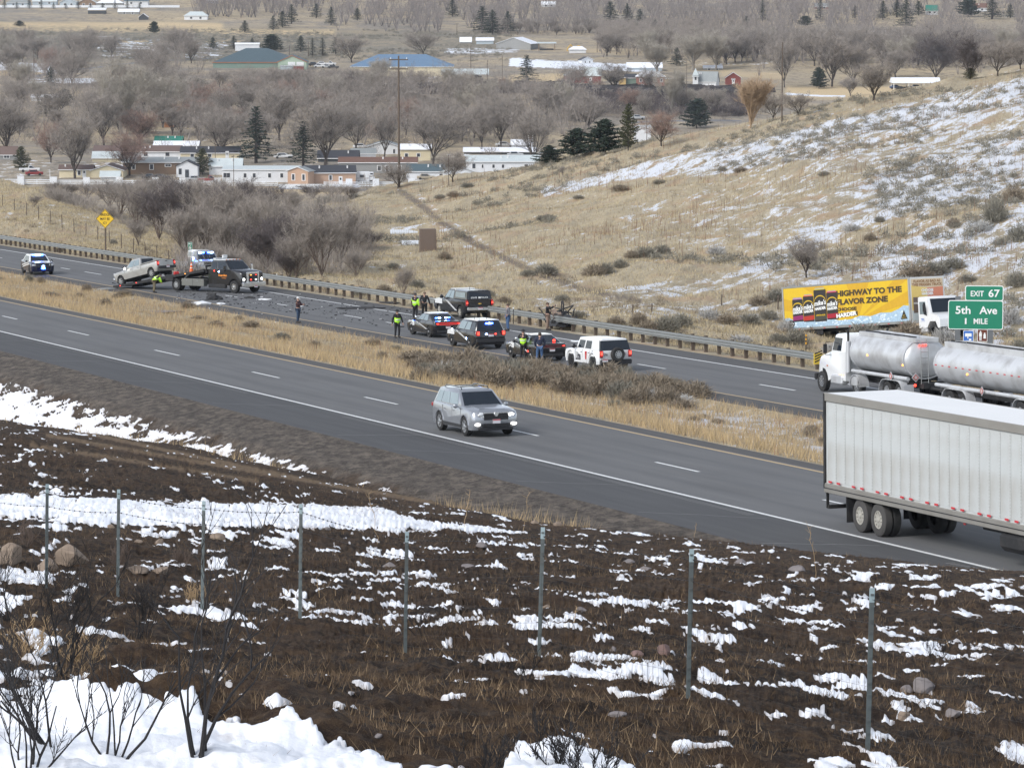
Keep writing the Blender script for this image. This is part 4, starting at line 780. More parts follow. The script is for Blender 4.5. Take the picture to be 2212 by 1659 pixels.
for i, (x, y, h, w) in enumerate(SG):
    right = x > 1840 and y > 725; zn = 'in front of the printed trailer' if right else (('just above the guardrail left of the yellow trailer' if y > 680 else 'below the bare tree on the snowy slope' if y > 570 and x < 1760 else 'on the snowy slope above the exit sign' if y > 570 else 'at the far right of the snowy slope' if x > 1990 else 'in the middle snow band of the hill' if y > 440 else 'near the upper snow band of the hill') if x > 1380 else ('beside the dirt track end' if y > 540 else 'on the tan slope above the dirt track' if y > 450 else 'near the top of the hill crest') if x > 1000 else 'on the flat by the gully thicket')
    place(x, y, h * (.7 if y > 560 else .85), w * .8, SAGES[i % 3 if not (1480 < x < 2200 and i % 4 == 0) else 3], 'sagebrush', ('large ' if h > 34 else 'small ' if h < 24 else '') + 'grey bush ' + zn, 'bush', 'bushes ' + zn, 190, part2='foliage', first='stems')
def sage_mass(name, pts, seeds, m):
    V = []; n = 0; ZZ = zground(np.array([q[0] for q in pts]), np.array([q[1] for q in pts]))
    for (x, y, hm) in pts:
        tm, cm, h = SAGES[seeds[n % len(seeds)]]; co = np.empty(len(cm.vertices) * 3, np.float32); cm.vertices.foreach_get('co', co); co = co.reshape(-1, 9)[rs.randint(0, len(cm.polygons), 90)].reshape(-1, 3)
        a = rs.uniform(0, 6.28); c_, s_ = math.cos(a), math.sin(a); k_ = hm / .9; q = np.stack([(co[:, 0] * c_ - co[:, 1] * s_) * k_ * 1.3 + x, (co[:, 0] * s_ + co[:, 1] * c_) * k_ * 1.3 + y, co[:, 2] * k_ + ZZ[n]], -1)
        w_ = q.reshape(-1, 3, 3); mid = (w_[:, 0] + w_[:, 1]) / 2; w_[:, 0] = mid + (w_[:, 0] - mid) * 2.4; w_[:, 1] = mid + (w_[:, 1] - mid) * 2.4; V.append(w_.reshape(-1, 3)); n += 1
    V = np.concatenate(V); tag(link(name, mesh_np(name, V, np.arange(len(V)).reshape(-1, 3), m)), kind='stuff')
X, Y = hill_pts(5600, 'g2', 'k', 560, 2280, .8); pr = proj(X, Y, zground(X, Y)); c = fbm(X * .04, Y * .04, 401, 3); up = (pr[1] < 480 - (pr[0] - 900) * .16) | (pr[0] > 1900); k_ = ((c > -.02) & up) | (c > .30)
sage_mass('sagebrush', list(zip(X[k_], Y[k_], rs.uniform(.35, 1.0, k_.sum()))), [0, 1, 2], SAGE)
X, Y = hill_pts(500, 'verge', 'g2', -40, 2280); c = fbm(X * .06, Y * .06, 411, 3); k_ = c > -.1; sage_mass('sagebrush', list(zip(X[k_], Y[k_], rs.uniform(.3, .7, k_.sum()))), [0, 2], SAGE_B)
u = (rs.uniform(-80, 1120, 5200) - CX) / (FPX * FW.y); LY, _ = lines_at(u); Y = LY[LI['v3']] * 1.02 + (LY[LI['v4']] * 1.08 - LY[LI['v3']]) * rs.uniform(0, 1, 5200); X = u * Y; pr = proj(X, Y, zground(X, Y)); c = fbm(X * .012, Y * .02, 421, 3); k_ = (c > .02) & (pr[1] > 64)
sage_mass('sagebrush', list(zip(X[k_][:1700], Y[k_][:1700], rs.uniform(.9, 1.7, 1700)[:k_.sum()])), [0, 1], SAGE)
# bushes in the median: the tall brown hedge right of the police cars and single ones elsewhere
MBU = []
for i in range(96):
    t = r_.random(); x = 900 + t * 590 + r_.uniform(-15, 15); yc = 790 + (x - 900) * .112; MBU.append((x, yc + r_.uniform(-8, 32), r_.uniform(34, 62) * (1 if 960 < x < 1440 else .7), r_.uniform(46, 80)))
for i in range(40): x = r_.uniform(-20, 1780); MBU.append((x, VY + (x - VX) * (.198 if x < 900 else .197) - r_.uniform(6, 40), r_.uniform(10, 22), r_.uniform(20, 40)))
for i, (x, y, h, w) in enumerate(MBU):
    tall = i < 96; fr = tall and y > 818 + (x - 900) * .112 - 14 and i % 5 == 0
    place(x, y, h * (.6 if fr else .84), w, SAGES[3] if fr else SAGES[[2, 4, 0, 2, 4][i % 5]], 'sagebrush', ('pale frosted twiggy bush in front of the brown median hedge, ' if fr else 'tall brown bush in the %s of the median hedge, ' % ('front' if y > 812 + (x - 900) * .112 else 'back')) + ('left of the first police sedan' if x < 940 else 'below the first police sedan' if x < 985 else 'below the police suv' if x < 1085 else 'below the second police sedan' if x < 1205 else 'below the white off-roader' if x < 1345 else 'right of the white off-roader') if tall else 'low bush in the dry grass of the median, %s the passing silver suv' % ('left of' if x < 940 else 'right of'), 'bush', ('pale frosted bushes in the median' if fr else 'brown bushes of the hedge in the median') if tall else 'low bushes in the median grass, ' + ('left' if x < 940 else 'right'), 140, part2='foliage', first='stems')

# ---------------------------------------------------------------- near field: burnt shrubs, weeds, rocks
def burnt(seed, x, y, d, h, w, label, lean=0, n=7, up=.9, thick=.03, m=BURNT, tw=1.0, name='burnt_shrub', base=None):
    h *= .66; w *= .66; thick *= .42; n = max(4, int(n * 1.0))
    r = random.Random(seed); mb = MB(); tt = MB(); p = base or ground(x, y, 16, 200); o = empty(name, (p.x, p.y, p.z), 0, label, 'shrub')
    def br(q, dr, L, rad, lev):
        k_ = 5; 
        if lev > 1: k_ = 3
        for i in range(k_):
            dr = (dr + Vector((r.uniform(-1, 1) * .24, r.uniform(-1, 1) * .24, r.uniform(-.10, .22)))).normalized(); e = q + dr * L / k_; (mb if lev < 2 else tt).tube(q, e, rad * (1 - .65 * i / k_), rad * (1 - .65 * (i + 1) / k_), 6 if lev < 1 else 4 if lev < 2 else 3, False)
            if lev < 3 and (i > 0 or lev):
                for _ in range((1 if lev != 1 else 2) if r.random() < .62 else 0):
                    az = r.uniform(0, 6.28); s = Vector((math.cos(az), math.sin(az), .35)); br(e, (dr + s * r.uniform(.4, .8)).normalized(), L * r.uniform(.38, .62), max(rad * .48, .0032), lev + 1)
            q = e
    for i in range(n):
        az = r.uniform(0, 6.28); s = w / h * r.uniform(.2, .75); br(Vector((r.uniform(-.06, .06), r.uniform(-.06, .06), -.05)), Vector((math.cos(az) * s + lean, math.sin(az) * s * .6, up)).normalized(), h * r.uniform(.6, .95), thick * r.uniform(.6, 1.1), 0)
    mb.build('branches', m, o); tag(tt.build('twigs', m, o), kind='stuff'); return o
burnt(201, 305, 1378, 0, 1.1, .8, 'upright charred shrub left of the third steel post, its foot in snow', n=10, thick=.018)
burnt(202, 435, 1655, 0, 2.1, 1.3, 'tallest charred shrub, forking in front of the snowy dirt mound', n=5, thick=.05, lean=.10)
burnt(203, 250, 1655, 0, 1.4, 1.5, 'wide charred shrub at the bottom edge in front of the snow mound', n=6, thick=.035, lean=-.05)
burnt(204, 120, 1640, 0, 1.6, 1.2, 'charred shrub leaning left at the lower left in front of the mound', n=5, thick=.045, lean=-.45)
burnt(205, 60, 1690, 0, 1.3, 1.2, 'charred shrub in the bottom left corner', n=7, thick=.03, lean=.2)
burnt(206, 140, 1460, 0, 1.5, 1.1, 'dark tangled shrub above the snow mound beside the straw coloured weeds', n=7, thick=.028, lean=.1)
burnt(207, 25, 1340, 0, 1.0, 1.6, 'charred shrub lying low at the left edge below the boulders', n=9, thick=.02, lean=-.6)
burnt(208, 150, 1340, 0, .9, 1.0, 'charred shrub right of the boulders, leaning over snow', n=9, thick=.016, lean=.25)
burnt(209, 905, 1370, 0, .55, .8, 'thin charred shrub beside the fifth steel post', n=5, thick=.012)
burnt(210, 1145, 1470, 0, .5, .9, 'low burnt brush at the foot of the middle steel post', n=5, thick=.012)
burnt(211, 2030, 1425, 0, .45, .9, 'low burnt branch lying on the ground right of the rightmost post', n=4, thick=.014, lean=-.4)
burnt(212, 1210, 1680, 0, .55, .9, 'dark twigs in front of the small snow mound at the bottom middle', n=12, thick=.008)
burnt(213, 1290, 1690, 0, .45, .7, 'dark twigs at the right end of the small snow mound', n=10, thick=.008)
burnt(214, 1040, 1690, 0, .5, .7, 'thin dark stems at the bottom edge left of the small snow mound', n=9, thick=.007)
for i, (x, y, h, w, lb) in enumerate([(60, 1420, .55, 1.1, 'straw coloured dead weed bush at the left above the snow mound'), (175, 1440, .5, .8, 'straw coloured fallen weeds right of the dead weed bush'), (420, 1300, .35, .5, 'pale dead weed between the third and fourth posts'), (260, 1230, .5, .5, 'brown dead stems in front of the flat rocks'), (390, 1225, .45, .4, 'brown dead stems beside the third post'), (130, 1210, .5, .7, 'brown dead stems in front of the boulders'), (60, 1180, .5, .5, 'brown dead stems among the boulders at the left')]):
    burnt(230 + i, x, y, 0, h, w, lb, n=14, thick=.006, m=STRAW if i < 3 else DRYTW, name='dead_weed')
for i, (x, y, hp) in enumerate([(1130, 1148, 85), (815, 1175, 110), (1003, 1140, 80), (1762, 1250, 112), (1500, 1160, 30), (690, 1290, 40), (1240, 1350, 40)]):
    p = ground(x, y, 20, 160); s = scale_at(p); h = hp / s; mb = MB(); pts = [Vector((0, 0, 0))]
    for j in range(8): pts.append(Vector((.03 * h * rnd.uniform(-1, 1) + .02 * j * h * (-1) ** i, 0, h * (j + 1) / 8)))
    mb.path(pts, .006 if s < 100 else .005, 4)
    for j in range(8): q = pts[5 + j % 4]; mb.tube(q, q + Vector((rnd.uniform(-.15, .15) * h, rnd.uniform(-.1, .1) * h, rnd.uniform(.02, .14) * h)), .004, .002, 3)
    o = mb.build('dead_stalk', STRAW); o.location = p; tag(o, ['tall dead stalk in front of the near road shoulder, right of the long snow bank', 'dead stalk rising from the long snow bank', 'bent dead stalk at the right end of the long snow bank', 'tall pale dead stalk below the white box trailer', 'short dead stalk at the field edge by the road', 'short dead stalk by the fourth post', 'short dead stalk right of the middle post'][i], 'weed', 'tall dead stalks in the field')
STONE = mat('tan_rock', (.235, .18, .135), .9, var=.3, scale=3, bump=.6); STONEG = mat('grey_rock', (.19, .17, .165), .9, var=.3, scale=4, bump=.6); STONER = mat('reddish_rock', (.20, .13, .115), .9, var=.3, scale=4, bump=.6)
def rock(seed, x, y, wp, hp, m, label, flat=1.0):
    p = ground(x, y, 16, 200); s = scale_at(p); bm = bmesh.new(); bmesh.ops.create_icosphere(bm, subdivisions=3, radius=1); r = random.Random(seed)
    pl = [(Vector((r.uniform(-1, 1), r.uniform(-1, 1), r.uniform(-.2, 1))).normalized(), r.uniform(.45, .78)) for _ in range(13)]
    for v in bm.verts:
        for n, dd in pl:
            k_ = v.co.dot(n) - dd
            if k_ > 0: v.co -= n * k_ * .92
        v.co *= 1 + .10 * float(perlin(v.co.x * 2 + seed, v.co.y * 2 + v.co.z, seed)) + .04 * float(perlin(v.co.x * 7, v.co.y * 7 + v.co.z * 5, seed))
    W, H = .85 * wp / s, .8 * hp / s
    for v in bm.verts: v.co.x *= W / 2; v.co.y *= W * .45; v.co.z = v.co.z * H * .62 + H * .32
    me = bpy.data.meshes.new('rock'); bm.to_mesh(me); bm.free(); me.materials.append(m); o = link('boulder' if wp > 45 else 'rock', me); o.location = p; return tag(o, label, 'rock', None)
for i, t in enumerate([(155, 1218, 95, 66, STONE, 'largest tan boulder, behind the first and second posts'), (25, 1215, 70, 60, STONE, 'tan boulder at the left edge of the field'), (105, 1232, 60, 44, STONE, 'brown boulder wedged between the two largest ones'), (472, 1166, 44, 28, STONE, 'round tan boulder standing alone below the long snow bank'), (345, 1175, 32, 18, STONE, 'small tan rock left of the round tan boulder'), (300, 1172, 30, 12, STONE, 'flat tan rock below the snow bank'), (1041, 1180, 36, 18, STONEG, 'grey brown rock below the right end of the snow bank'), (705, 1145, 26, 12, STONEG, 'small grey rock at the lower edge of the snow bank'), (300, 1236, 70, 24, STONE, 'flat tan slab behind the charred shrub'), (350, 1236, 60, 22, STONE, 'pale flat slab right of the other one'), (240, 1140, 26, 12, STONE, 'rock left of the snow bank below the second post'),
    (2000, 1492, 76, 46, STONEG, 'large dark grey boulder at the lower right'), (1960, 1494, 40, 24, STONEG, 'dark rock leaning on the left of the large grey boulder'), (2055, 1545, 48, 24, STONEG, 'flat grey rock below the large grey boulder'), (1952, 1552, 38, 26, STONE, 'pale pink rock right of the rightmost post'), (1435, 1412, 54, 38, STONER, 'reddish boulder between the two posts right of centre'), (1375, 1416, 40, 20, STONER, 'small reddish rock left of the reddish boulder'), (1325, 1406, 22, 16, STONEG, 'small grey rock left of the reddish rocks'), (1155, 1130, 26, 12, STONE, 'small rock at the field edge beside the gravel'), (1205, 1135, 30, 14, STONE, 'tan rock right of the small rock at the field edge'), (1600, 1216, 40, 16, STONEG, 'low rock in the snow patches below the road'), (1725, 1232, 56, 18, STONEG, 'long low rock below the white box trailer'), (1620, 1218, 34, 12, STONEG, 'low rock left of the long low one'),
    (1330, 1545, 60, 16, STONEG, 'flat dark rock in the burnt patch at the bottom middle'), (820, 1592, 28, 14, STONEG, 'small grey rock right of the snowy mound'), (1290, 1656, 20, 20, STONEG, 'small pinkish rock at the snow mound'), (1360, 1215, 44, 12, STONEG, 'flat rock right of the middle post'), (840, 1225, 40, 16, STONEG, 'flat brown rock left of the fifth post'), (1010, 1225, 50, 12, STONEG, 'flat dark rock behind the middle post'), (1180, 1315, 34, 14, STONE, 'flat rock on a snow patch by the middle post'), (1255, 1320, 30, 16, STONEG, 'rock right of the middle post'), (1395, 1230, 34, 10, STONEG, 'flat rock behind the post right of centre')]): rock(300 + i, *t)
# ================================================================ FENCES, SIGNS, GUARDRAIL
o = empty('wire_fence', (0, 0, 0), 0, 'steel post fence of barbed wire and wire mesh crossing the burnt field', 'fence')
POSTS = [(-230, 1262), (-70, 1268), (88, 1272), (244, 1288), (428, 1315), (642, 1340), (872, 1393), (1165, 1440), (1492, 1520), (1887, 1632), (2380, 1790)]
pw = []
tp = MB(); H_ = 1.52
for sx, sy in ((0, 0),): tp.box((0, 0, H_ / 2 - .1), (.045, .012, H_ + .2)).box((0, .022, H_ / 2 - .1), (.010, .036, H_ + .2))
for i in range(12): tp.box((0, -.012, .2 + i * .115), (.03, .012, .02))
tpm = tp.mesh('post', STEELP); tpp = MB().box((0, 0, -.01), (.047, .014, .13)); tpt = tpp.mesh('post_tip', mat('post_tip_paint', (.30, .38, .40), .6))
for i, (x, y) in enumerate(POSTS):
    L = img_line(L_fence); u0 = (x - CX) / FPX; p0 = Vector((0, float(np.interp(u0, L[:, 0], L[:, 1])), 0)); p0.x = p0.y * u0; p0.z = gz(p0.x, p0.y); q = link('post', tpm, o); lean = (.018, .03, .02)[i % 3]; q.location = p0; q.rotation_euler = (rnd.uniform(-.02, .02), lean, rnd.uniform(-.3, .3)); t = link('post_tip', tpt, q); t.location = (0, -.003, H_ - .05)
    pw.append((p0, q.rotation_euler.to_matrix() @ Vector((0, 0, 1))))
def sag(p, q, n, s): return [p.lerp(q, t) - Vector((0, 0, s * 4 * t * (1 - t))) for t in np.linspace(0, 1, n)]
for (hh, nm, rr) in [(1.42, 'barbed_wire', .0032), (1.20, 'barbed_wire', .0032), (.98, 'mesh_wire', .0022), (.80, 'mesh_wire', .0018), (.62, 'mesh_wire', .0018), (.44, 'mesh_wire', .0018), (.26, 'mesh_wire', .0018), (.10, 'mesh_wire', .0022)]:
    mb = MB()
    for (p, u), (q, v) in zip(pw, pw[1:]):
        pts = sag(p + u * hh, q + v * hh, 7, .03); mb.path(pts, rr * .8, 3)
        if nm == 'barbed_wire':
            n = int((q - p).length / .13)
            for k in range(n):
                t = (k + .5) / n; c = (p + u * hh).lerp(q + v * hh, t) - Vector((0, 0, .03 * 4 * t * (1 - t))); mb.box(c, (.016, .016, .016)); 
    mb.build(nm, WIRE, o)
mb = MB()
for (p, u), (q, v) in zip(pw, pw[1:]):
    n = int((q - p).length / .16)
    for k in range(n):
        t = (k + .5) / n; c = p.lerp(q, t); mb.tube(c + Vector((0, 0, .10 - .03 * t * (1 - t))), c + Vector((0, 0, .98 - .12 * t * (1 - t))), .0017, .0017, 3, False)
tag(mb.build('mesh_stay', WIRE, o), kind='stuff')

# guardrail along the far side of the far carriageway: corrugated beam, wooden posts with blocks
g = empty('guardrail', (0, 0, 0), 0, 'long steel guardrail on dark posts along the far edge of the far carriageway', 'guardrail')
M_F = Matrix(((D.x, NH.x, UPR.x, PF0.x), (D.y, NH.y, UPR.y, PF0.y), (D.z, NH.z, UPR.z, PF0.z), (0, 0, 0, 1)))
g.matrix_world = M_F; sg_ = 1 if B['rail'] > B['fedge'] else -1
a_end = a_of(1745, 797, PF0); a_far = a_of(-60, 522, PF0); br = B['rail'] + sg_ * .3
prof = [(-.04, .46), (-.0, .50), (-.075, .55), (-.075, .59), (0, .64), (0, .68), (-.075, .73), (-.075, .77), (0, .82), (-.04, .86)]
seg = 3.81; a = a_end; secs = []
while a < a_far + seg:
    mb = MB(); ring = []
    for aa in (a, a + seg - .02):
        kink = 0 if aa < a_end + 88 else .05; ring.append([(aa, br - .16 * sg_ + p[0] * sg_ * 1 , p[1] + .02) for p in prof] + [(aa, br - .16 * sg_ + p[0] * sg_ + .012 * sg_, p[1] + .02) for p in prof[::-1]])
    mb.rings(ring); r = mb.build('rail_beam', GALV, g); a += seg; secs.append(a)
pm = MB().box((0, 0, .33), (.15, .20, 1.10)).mesh('post', WOODP); bmh = MB().box((0, -sg_ * .19, .66), (.15, .16, .34)).mesh('spacer_block', WOODP); dm = MB().box((0, -sg_ * .34, .66), (.05, .03, .05)).mesh('bolt', CHASSIS)
a = a_end + .4; n = 0
while a < a_far:
    q = link('post', pm, g); q.location = (a, br + sg_ * .15, rnd.uniform(-.02, .03)); q.rotation_euler = (rnd.uniform(-.03, .03), rnd.uniform(-.03, .03), 0); link('spacer_block', bmh, q)
    a += 1.905; n += 1
mb = MB().box((a_end - .35, br - sg_ * .16, .58), (.10, .5, .62)); e = mb.build('end_panel', mat('sign_yellow_dull', (.60, .42, .04), .5), g)
for k in range(4):
    z0 = .36 + k * .15; MBx = MB().quad((a_end - .405, br - sg_ * .16 - .23, z0), (a_end - .405, br - sg_ * .16 + .23, z0 + .17 - .34 * 0), (a_end - .405, br - sg_ * .16 + .23, z0 + .24), (a_end - .405, br - sg_ * .16 - .23, z0 + .07), .004).build('black_stripe', BLACKP, e)

FONTC = {}
def text_mesh(s, w, h, m, name='lettering', bold=.0, depth=.002, shear=0, keep=False):
    """flat print: returns a mesh whose text fills a w x h box centred on the origin, in the x-z plane facing -y"""
    cu = bpy.data.curves.new('t', 'FONT'); cu.body = s; cu.size = 1; cu.offset = bold; cu.extrude = 0; cu.resolution_u = 3; cu.shear = shear; cu.align_x = 'CENTER'; cu.space_line = .95
    ob = bpy.data.objects.new('t', cu); me = bpy.data.meshes.new_from_object(ob); bpy.data.objects.remove(ob); bpy.data.curves.remove(cu)
    n = len(me.vertices); co = np.empty(n * 3, np.float32); me.vertices.foreach_get('co', co); co = co.reshape(-1, 3); lo, hi = co.min(0), co.max(0); c = (lo + hi) / 2; sx = w / (hi[0] - lo[0]); sy = h / (hi[1] - lo[1])
    if keep: sx = sy = min(sx, sy)
    q = np.zeros_like(co); q[:, 0] = (co[:, 0] - c[0]) * sx; q[:, 2] = (co[:, 1] - c[1]) * sy; me.vertices.foreach_set('co', q.ravel()); me.materials.clear(); me.materials.append(m); me.name = name; return me
def put_text(s, parent, c, w, h, m, rot=0.0, name='lettering', right=Vector((1, 0, 0)), up=Vector((0, 0, 1)), **kw):
    o = link(name, text_mesh(s, w, h, m, name, **kw), parent); r_ = Vector(right).normalized(); u_ = Vector(up).normalized(); r2 = r_ * math.cos(rot) + u_ * math.sin(rot); u2 = u_ * math.cos(rot) - r_ * math.sin(rot); n = -r2.cross(u2)
    o.matrix_local = Matrix(((r2.x, n.x, u2.x, c[0]), (r2.y, n.y, u2.y, c[1]), (r2.z, n.z, u2.z, c[2]), (0, 0, 0, 1))); return o
def rrect(w, h, r, n=5):
    P = []
    for cx, cz, a0 in ((w / 2 - r, h / 2 - r, 0), (-w / 2 + r, h / 2 - r, 90), (-w / 2 + r, -h / 2 + r, 180), (w / 2 - r, -h / 2 + r, 270)):
        for i in range(n + 1): a = R(a0 + 90 * i / n); P.append((cx + r * math.cos(a), cz + r * math.sin(a)))
    return P
def plate(P, c, y0, th, name, m, parent):      # flat plate in x-z plane, front at y0 (towards -y)
    mb = MB(); mb.rings([[(c[0] + x, y0, c[1] + z) for x, z in P], [(c[0] + x, y0 + th, c[1] + z) for x, z in P]]); return mb.build(name, m, parent)
SGREEN = mat('sign_green', (.010, .20, .115), .45, var=.06); SWHITE = mat('sign_white', (.78, .80, .79), .45, var=.03); SYEL = mat('sign_yellow', (.72, .46, .015), .45, var=.05); SBLUE = mat('sign_blue', (.03, .14, .50), .45); SBROWN = mat('sign_brown', (.13, .035, .02), .45); STXT = mat('sign_black', (.015, .015, .012), .6)
def face_obj(name, p, label, cat, yaw_ref=None, yaw=None, group=None):     # local -y looks back along the road towards the traffic / camera
    o = empty(name, p, 0, label, cat, group)
    if yaw is not None: o.rotation_euler = (0, 0, yaw)
    return o
# EXIT 67 / 5th Ave 1 MILE
sgy = -R(6)
p = PT(2103, 790, 218); s = scale_at(p); base = gz(p.x, p.y); 
def U(px): return px / s
o = empty('exit_sign', (p.x, p.y, base), sgy, 'green highway exit sign on two steel posts reading EXIT 67 5th Ave 1 MILE', 'sign')
def loc(x, y): return (x - 2103) / s, (CAMZ + 0 * y, 0)[1] + 0
zc = lambda y: (PT(2103, y, 218).z - base)
xl = lambda x: (x - 2103) / s
for x in (2068, 2138): MB().box((xl(x), .12, (zc(640)) / 2 - .2), (.30, .16, zc(640) + .4)).build('post', mat('sign_post', (.16, .17, .18), .6, .4), o)
for (cx, cy, w, h, lines_) in [(2106, 679.5, 118, 63, [('5th', 2079, 669, 32, 17), ('Ave', 2133, 669, 38, 17), ('1', 2085, 693, 3.6, 13), ('MILE', 2117, 693, 30, 12)]), (2124, 632, 82, 33, [('EXIT', 2109, 633, 28, 12), ('67', 2145, 632, 24, 17)])]:
    b = plate(rrect(w / s, h / s, 4.5 / s), (xl(cx), zc(cy)), 0, .05, 'sign_panel', SWHITE, o); plate(rrect((w - 3.2) / s, (h - 3.2) / s, 3.6 / s), (xl(cx), zc(cy)), -.004, .01, 'green_field', SGREEN, b)
    for t, tx, ty, tw, th in lines_: put_text(t, b, (xl(tx), -.014, zc(ty)), tw / s, th / s, SWHITE, bold=0 if t == '1' else .018)
for (x, y, c, m, nm) in [(2091, 727, 0, SBLUE, 'service_panel'), (2121, 724, 1, SBROWN, 'recreation_panel')]:
    b = plate(rrect(22 / s, 27 / s, 2 / s), (xl(x), zc(y)), .0, .03, nm, SWHITE, o); plate(rrect(20 / s, 25 / s, 1.6 / s), (xl(x), zc(y)), -.004, .01, 'coloured_field', m, b); mb = MB(); X0, Z0 = xl(x), zc(y); q = 1 / s
    if c == 0: mb.box((X0, -.012, Z0 + 4 * q), (14 * q, .012, 7 * q)).box((X0 + 4 * q, -.012, Z0 - 6 * q), (5 * q, .012, 4 * q)).box((X0 - 1 * q, -.012, Z0 - 1.5 * q), (2 * q, .012, 5 * q))
    else: mb.lathe([(0, 1.8 * q), (.01, 1.8 * q)], 'y', (X0 - 4 * q, -.014, Z0 + 8 * q), 10).box((X0 - 4 * q, -.012, Z0 + 2 * q), (6 * q, .012, 8 * q)).box((X0 - 5.2 * q, -.012, Z0 - 6 * q), (1.8 * q, .012, 9 * q)).box((X0 - 2.6 * q, -.012, Z0 - 6 * q), (1.8 * q, .012, 9 * q)).box((X0 + 5 * q, -.012, Z0 - 2 * q), (5 * q, .012, 9 * q)).box((X0 + 5 * q, -.012, Z0 + 4 * q), (3 * q, .012, 4 * q))
    mb.build('pictogram', SWHITE, b)
plate(rrect(30 / s, 6 / s, 1 / s), (xl(2119), zc(707)), .0, .02, 'narrow_plate', SWHITE, o)
# BRIDGE MAY BE ICY
p = hit_plane(228, 564, PF0); p = ground(228, 553, 200, 450); s = scale_at(p); o = empty('warning_sign', p, sgy, 'yellow diamond warning sign reading BRIDGE MAY BE ICY on a wooden post', 'sign')
hh = (553 - 473) / s; MB().box((0, .06, hh / 2 - .1), (.13, .13, hh + .4)).build('post', WOODP, o); dg = 21 / s
P = [(-dg + .1 * 0, 0), (0, -dg), (dg, 0), (0, dg)]; b = plate([(x * .97, z) for x, z in P], (0, hh), -.03, .02, 'sign_panel', SYEL, o)
fr = MB()
for (x0, z0), (x1, z1) in zip(P, P[1:] + P[:1]): fr.tube((x0 * .93, -.035, hh + z0 * .93), (x1 * .93, -.035, hh + z1 * .93), .018, .018, 4)
fr.build('black_border', STXT, b)
for t, dy, w, h in [('BRIDGE', 9, 19.5, 5.4), ('MAY BE', 0, 20.5, 5.4), ('ICY', -9, 8.5, 5.4)]: put_text(t, b, (0, -.045, hh + dy / s), w / s, h / s, STXT, bold=.012)
# MILE 68
p = ground(411, 572, 200, 450); s = scale_at(p); o = empty('mile_marker', p, sgy, 'narrow green mile marker reading MILE 68 behind the parked police pickup', 'sign'); hh = (572 - 537) / s; MB().box((0, .05, hh / 2), (.08, .06, hh + .6)).build('post', STEELP, o)
b = plate(rrect(9.5 / s, 27 / s, 1 / s), (0, hh), 0, .02, 'sign_panel', SWHITE, o); plate(rrect(8.7 / s, 26 / s, .8 / s), (0, hh), -.004, .008, 'green_field', SGREEN, b)
for t, dy, w, h in [('MILE', 10, 6.5, 3), ('6', 2.5, 4.5, 7.5), ('8', -7.5, 4.5, 7.5)]: put_text(t, b, (0, -.012, hh + dy / s), w / s, h / s, SWHITE, bold=.02)
# delineators
for x, y0, y1, m1, lb in [(1741, 775, 722, SYEL, 'thin marker post banded orange and black by the end of the guardrail'), (1049, 700 - 0, 664, SWHITE, 'thin dark marker post with white top right of the man in the grey hoodie'), (1049 - 451, 566 + 35, 540 + 40, SWHITE, 'thin dark marker post with white top behind the guardrail near the yellow sign')]:
    if x == 598: x, y0, y1 = 598, 618, 592
    if x == 1049: x = 1107 + 2
    p = ground(x, y0, 190, 420); s = scale_at(p); h = (y0 - y1) / s; o = empty('marker_post', p, 0, lb, 'marker'); MB().tube((0, 0, -.1), (0, 0, h), .03, .03, 6).build('pole', CHASSIS, o)
    for k in range(3 if m1 is SYEL else 1): MB().tube((0, 0, h * (1 - .16 * k)), (0, 0, h * (1 - .16 * k) - h * .09), .045, .045, 8).build('reflector_band', mat('orange_band', (.62, .30, .02), .5) if m1 is SYEL else m1, o)
# brown panel and pale slabs on the flat beyond the guardrail
p = ground(925, 543, 200, 500); s = scale_at(p); o = empty('utility_cabinet', p, .15, 'plain brown box like cabinet standing on the dry flat beyond the guardrail', 'cabinet'); w, h = 35 / s, 48 / s
BRN = mat('brown_panel', (.155, .115, .090), .8, var=.12, scale=6); MB().bev((0, .35, h / 2 - .1), (w, .7, h + .2), .02).build('cabinet_body', BRN, o); MB().box((0, -.008, h * .5), (w * .86, .016, h * .86)).build('door', BRN, o)
for (x, y, w_, h_, lb) in [(873, 506, 60, 12, 'upper pale corrugated slab lying on the flat left of the brown cabinet'), (886, 530, 36, 8, 'lower pale slab lying on the flat left of the brown cabinet')]:
    p = ground(x, y, 200, 500); s = scale_at(p); o = empty('slab', p, .05, lb, 'slab'); n = 12
    for k in range(n): MB().box(((k + .5 - n / 2) * w_ / s / n, .6, .1), (w_ / s / n * .9, 1.6, .16), Matrix.Rotation(.14, 4, 'X')).build('plank', mat('pale_concrete', (.62, .64, .66), .8), o)
# old farm fence posts on the hillside
for i, (x, y, h) in enumerate([(1366, 678, 20), (1407, 676, 20), (1558, 660, 24), (1680, 668, 30), (1720, 660, 26)]):
    p = ground(x - 80 if i < 0 else x, y, 190, 500); s = scale_at(p); o = MB().tube((0, 0, -.2), (.04, 0, h / s), .06, .05, 6).build('fence_post', WOODP); o.location = p; tag(o, 'thin old fence post standing at the foot of the hill', 'post', 'old fence posts at the foot of the hill')
hf = empty('hill_fence', (0, 0, 0), 0, 'old wire fence with thin posts down the dry slope at the far left', 'fence'); lp = None; pts = []
for k in range(15): x = 6 + k * 28.5 * .9; y = 448 + k * 8.9; pts.append(ground(x, y, 300, 600))
for q in pts: MB().tube((0, 0, -.2), (rnd.uniform(-.06, .06), 0, 1.35), .045, .04, 5).build('post', WOODP, hf).location = q
for hh in (1.2, .8): MB().path([q + Vector((0, 0, hh)) for q in pts], .008, 3).build('wire', WIRE, hf)
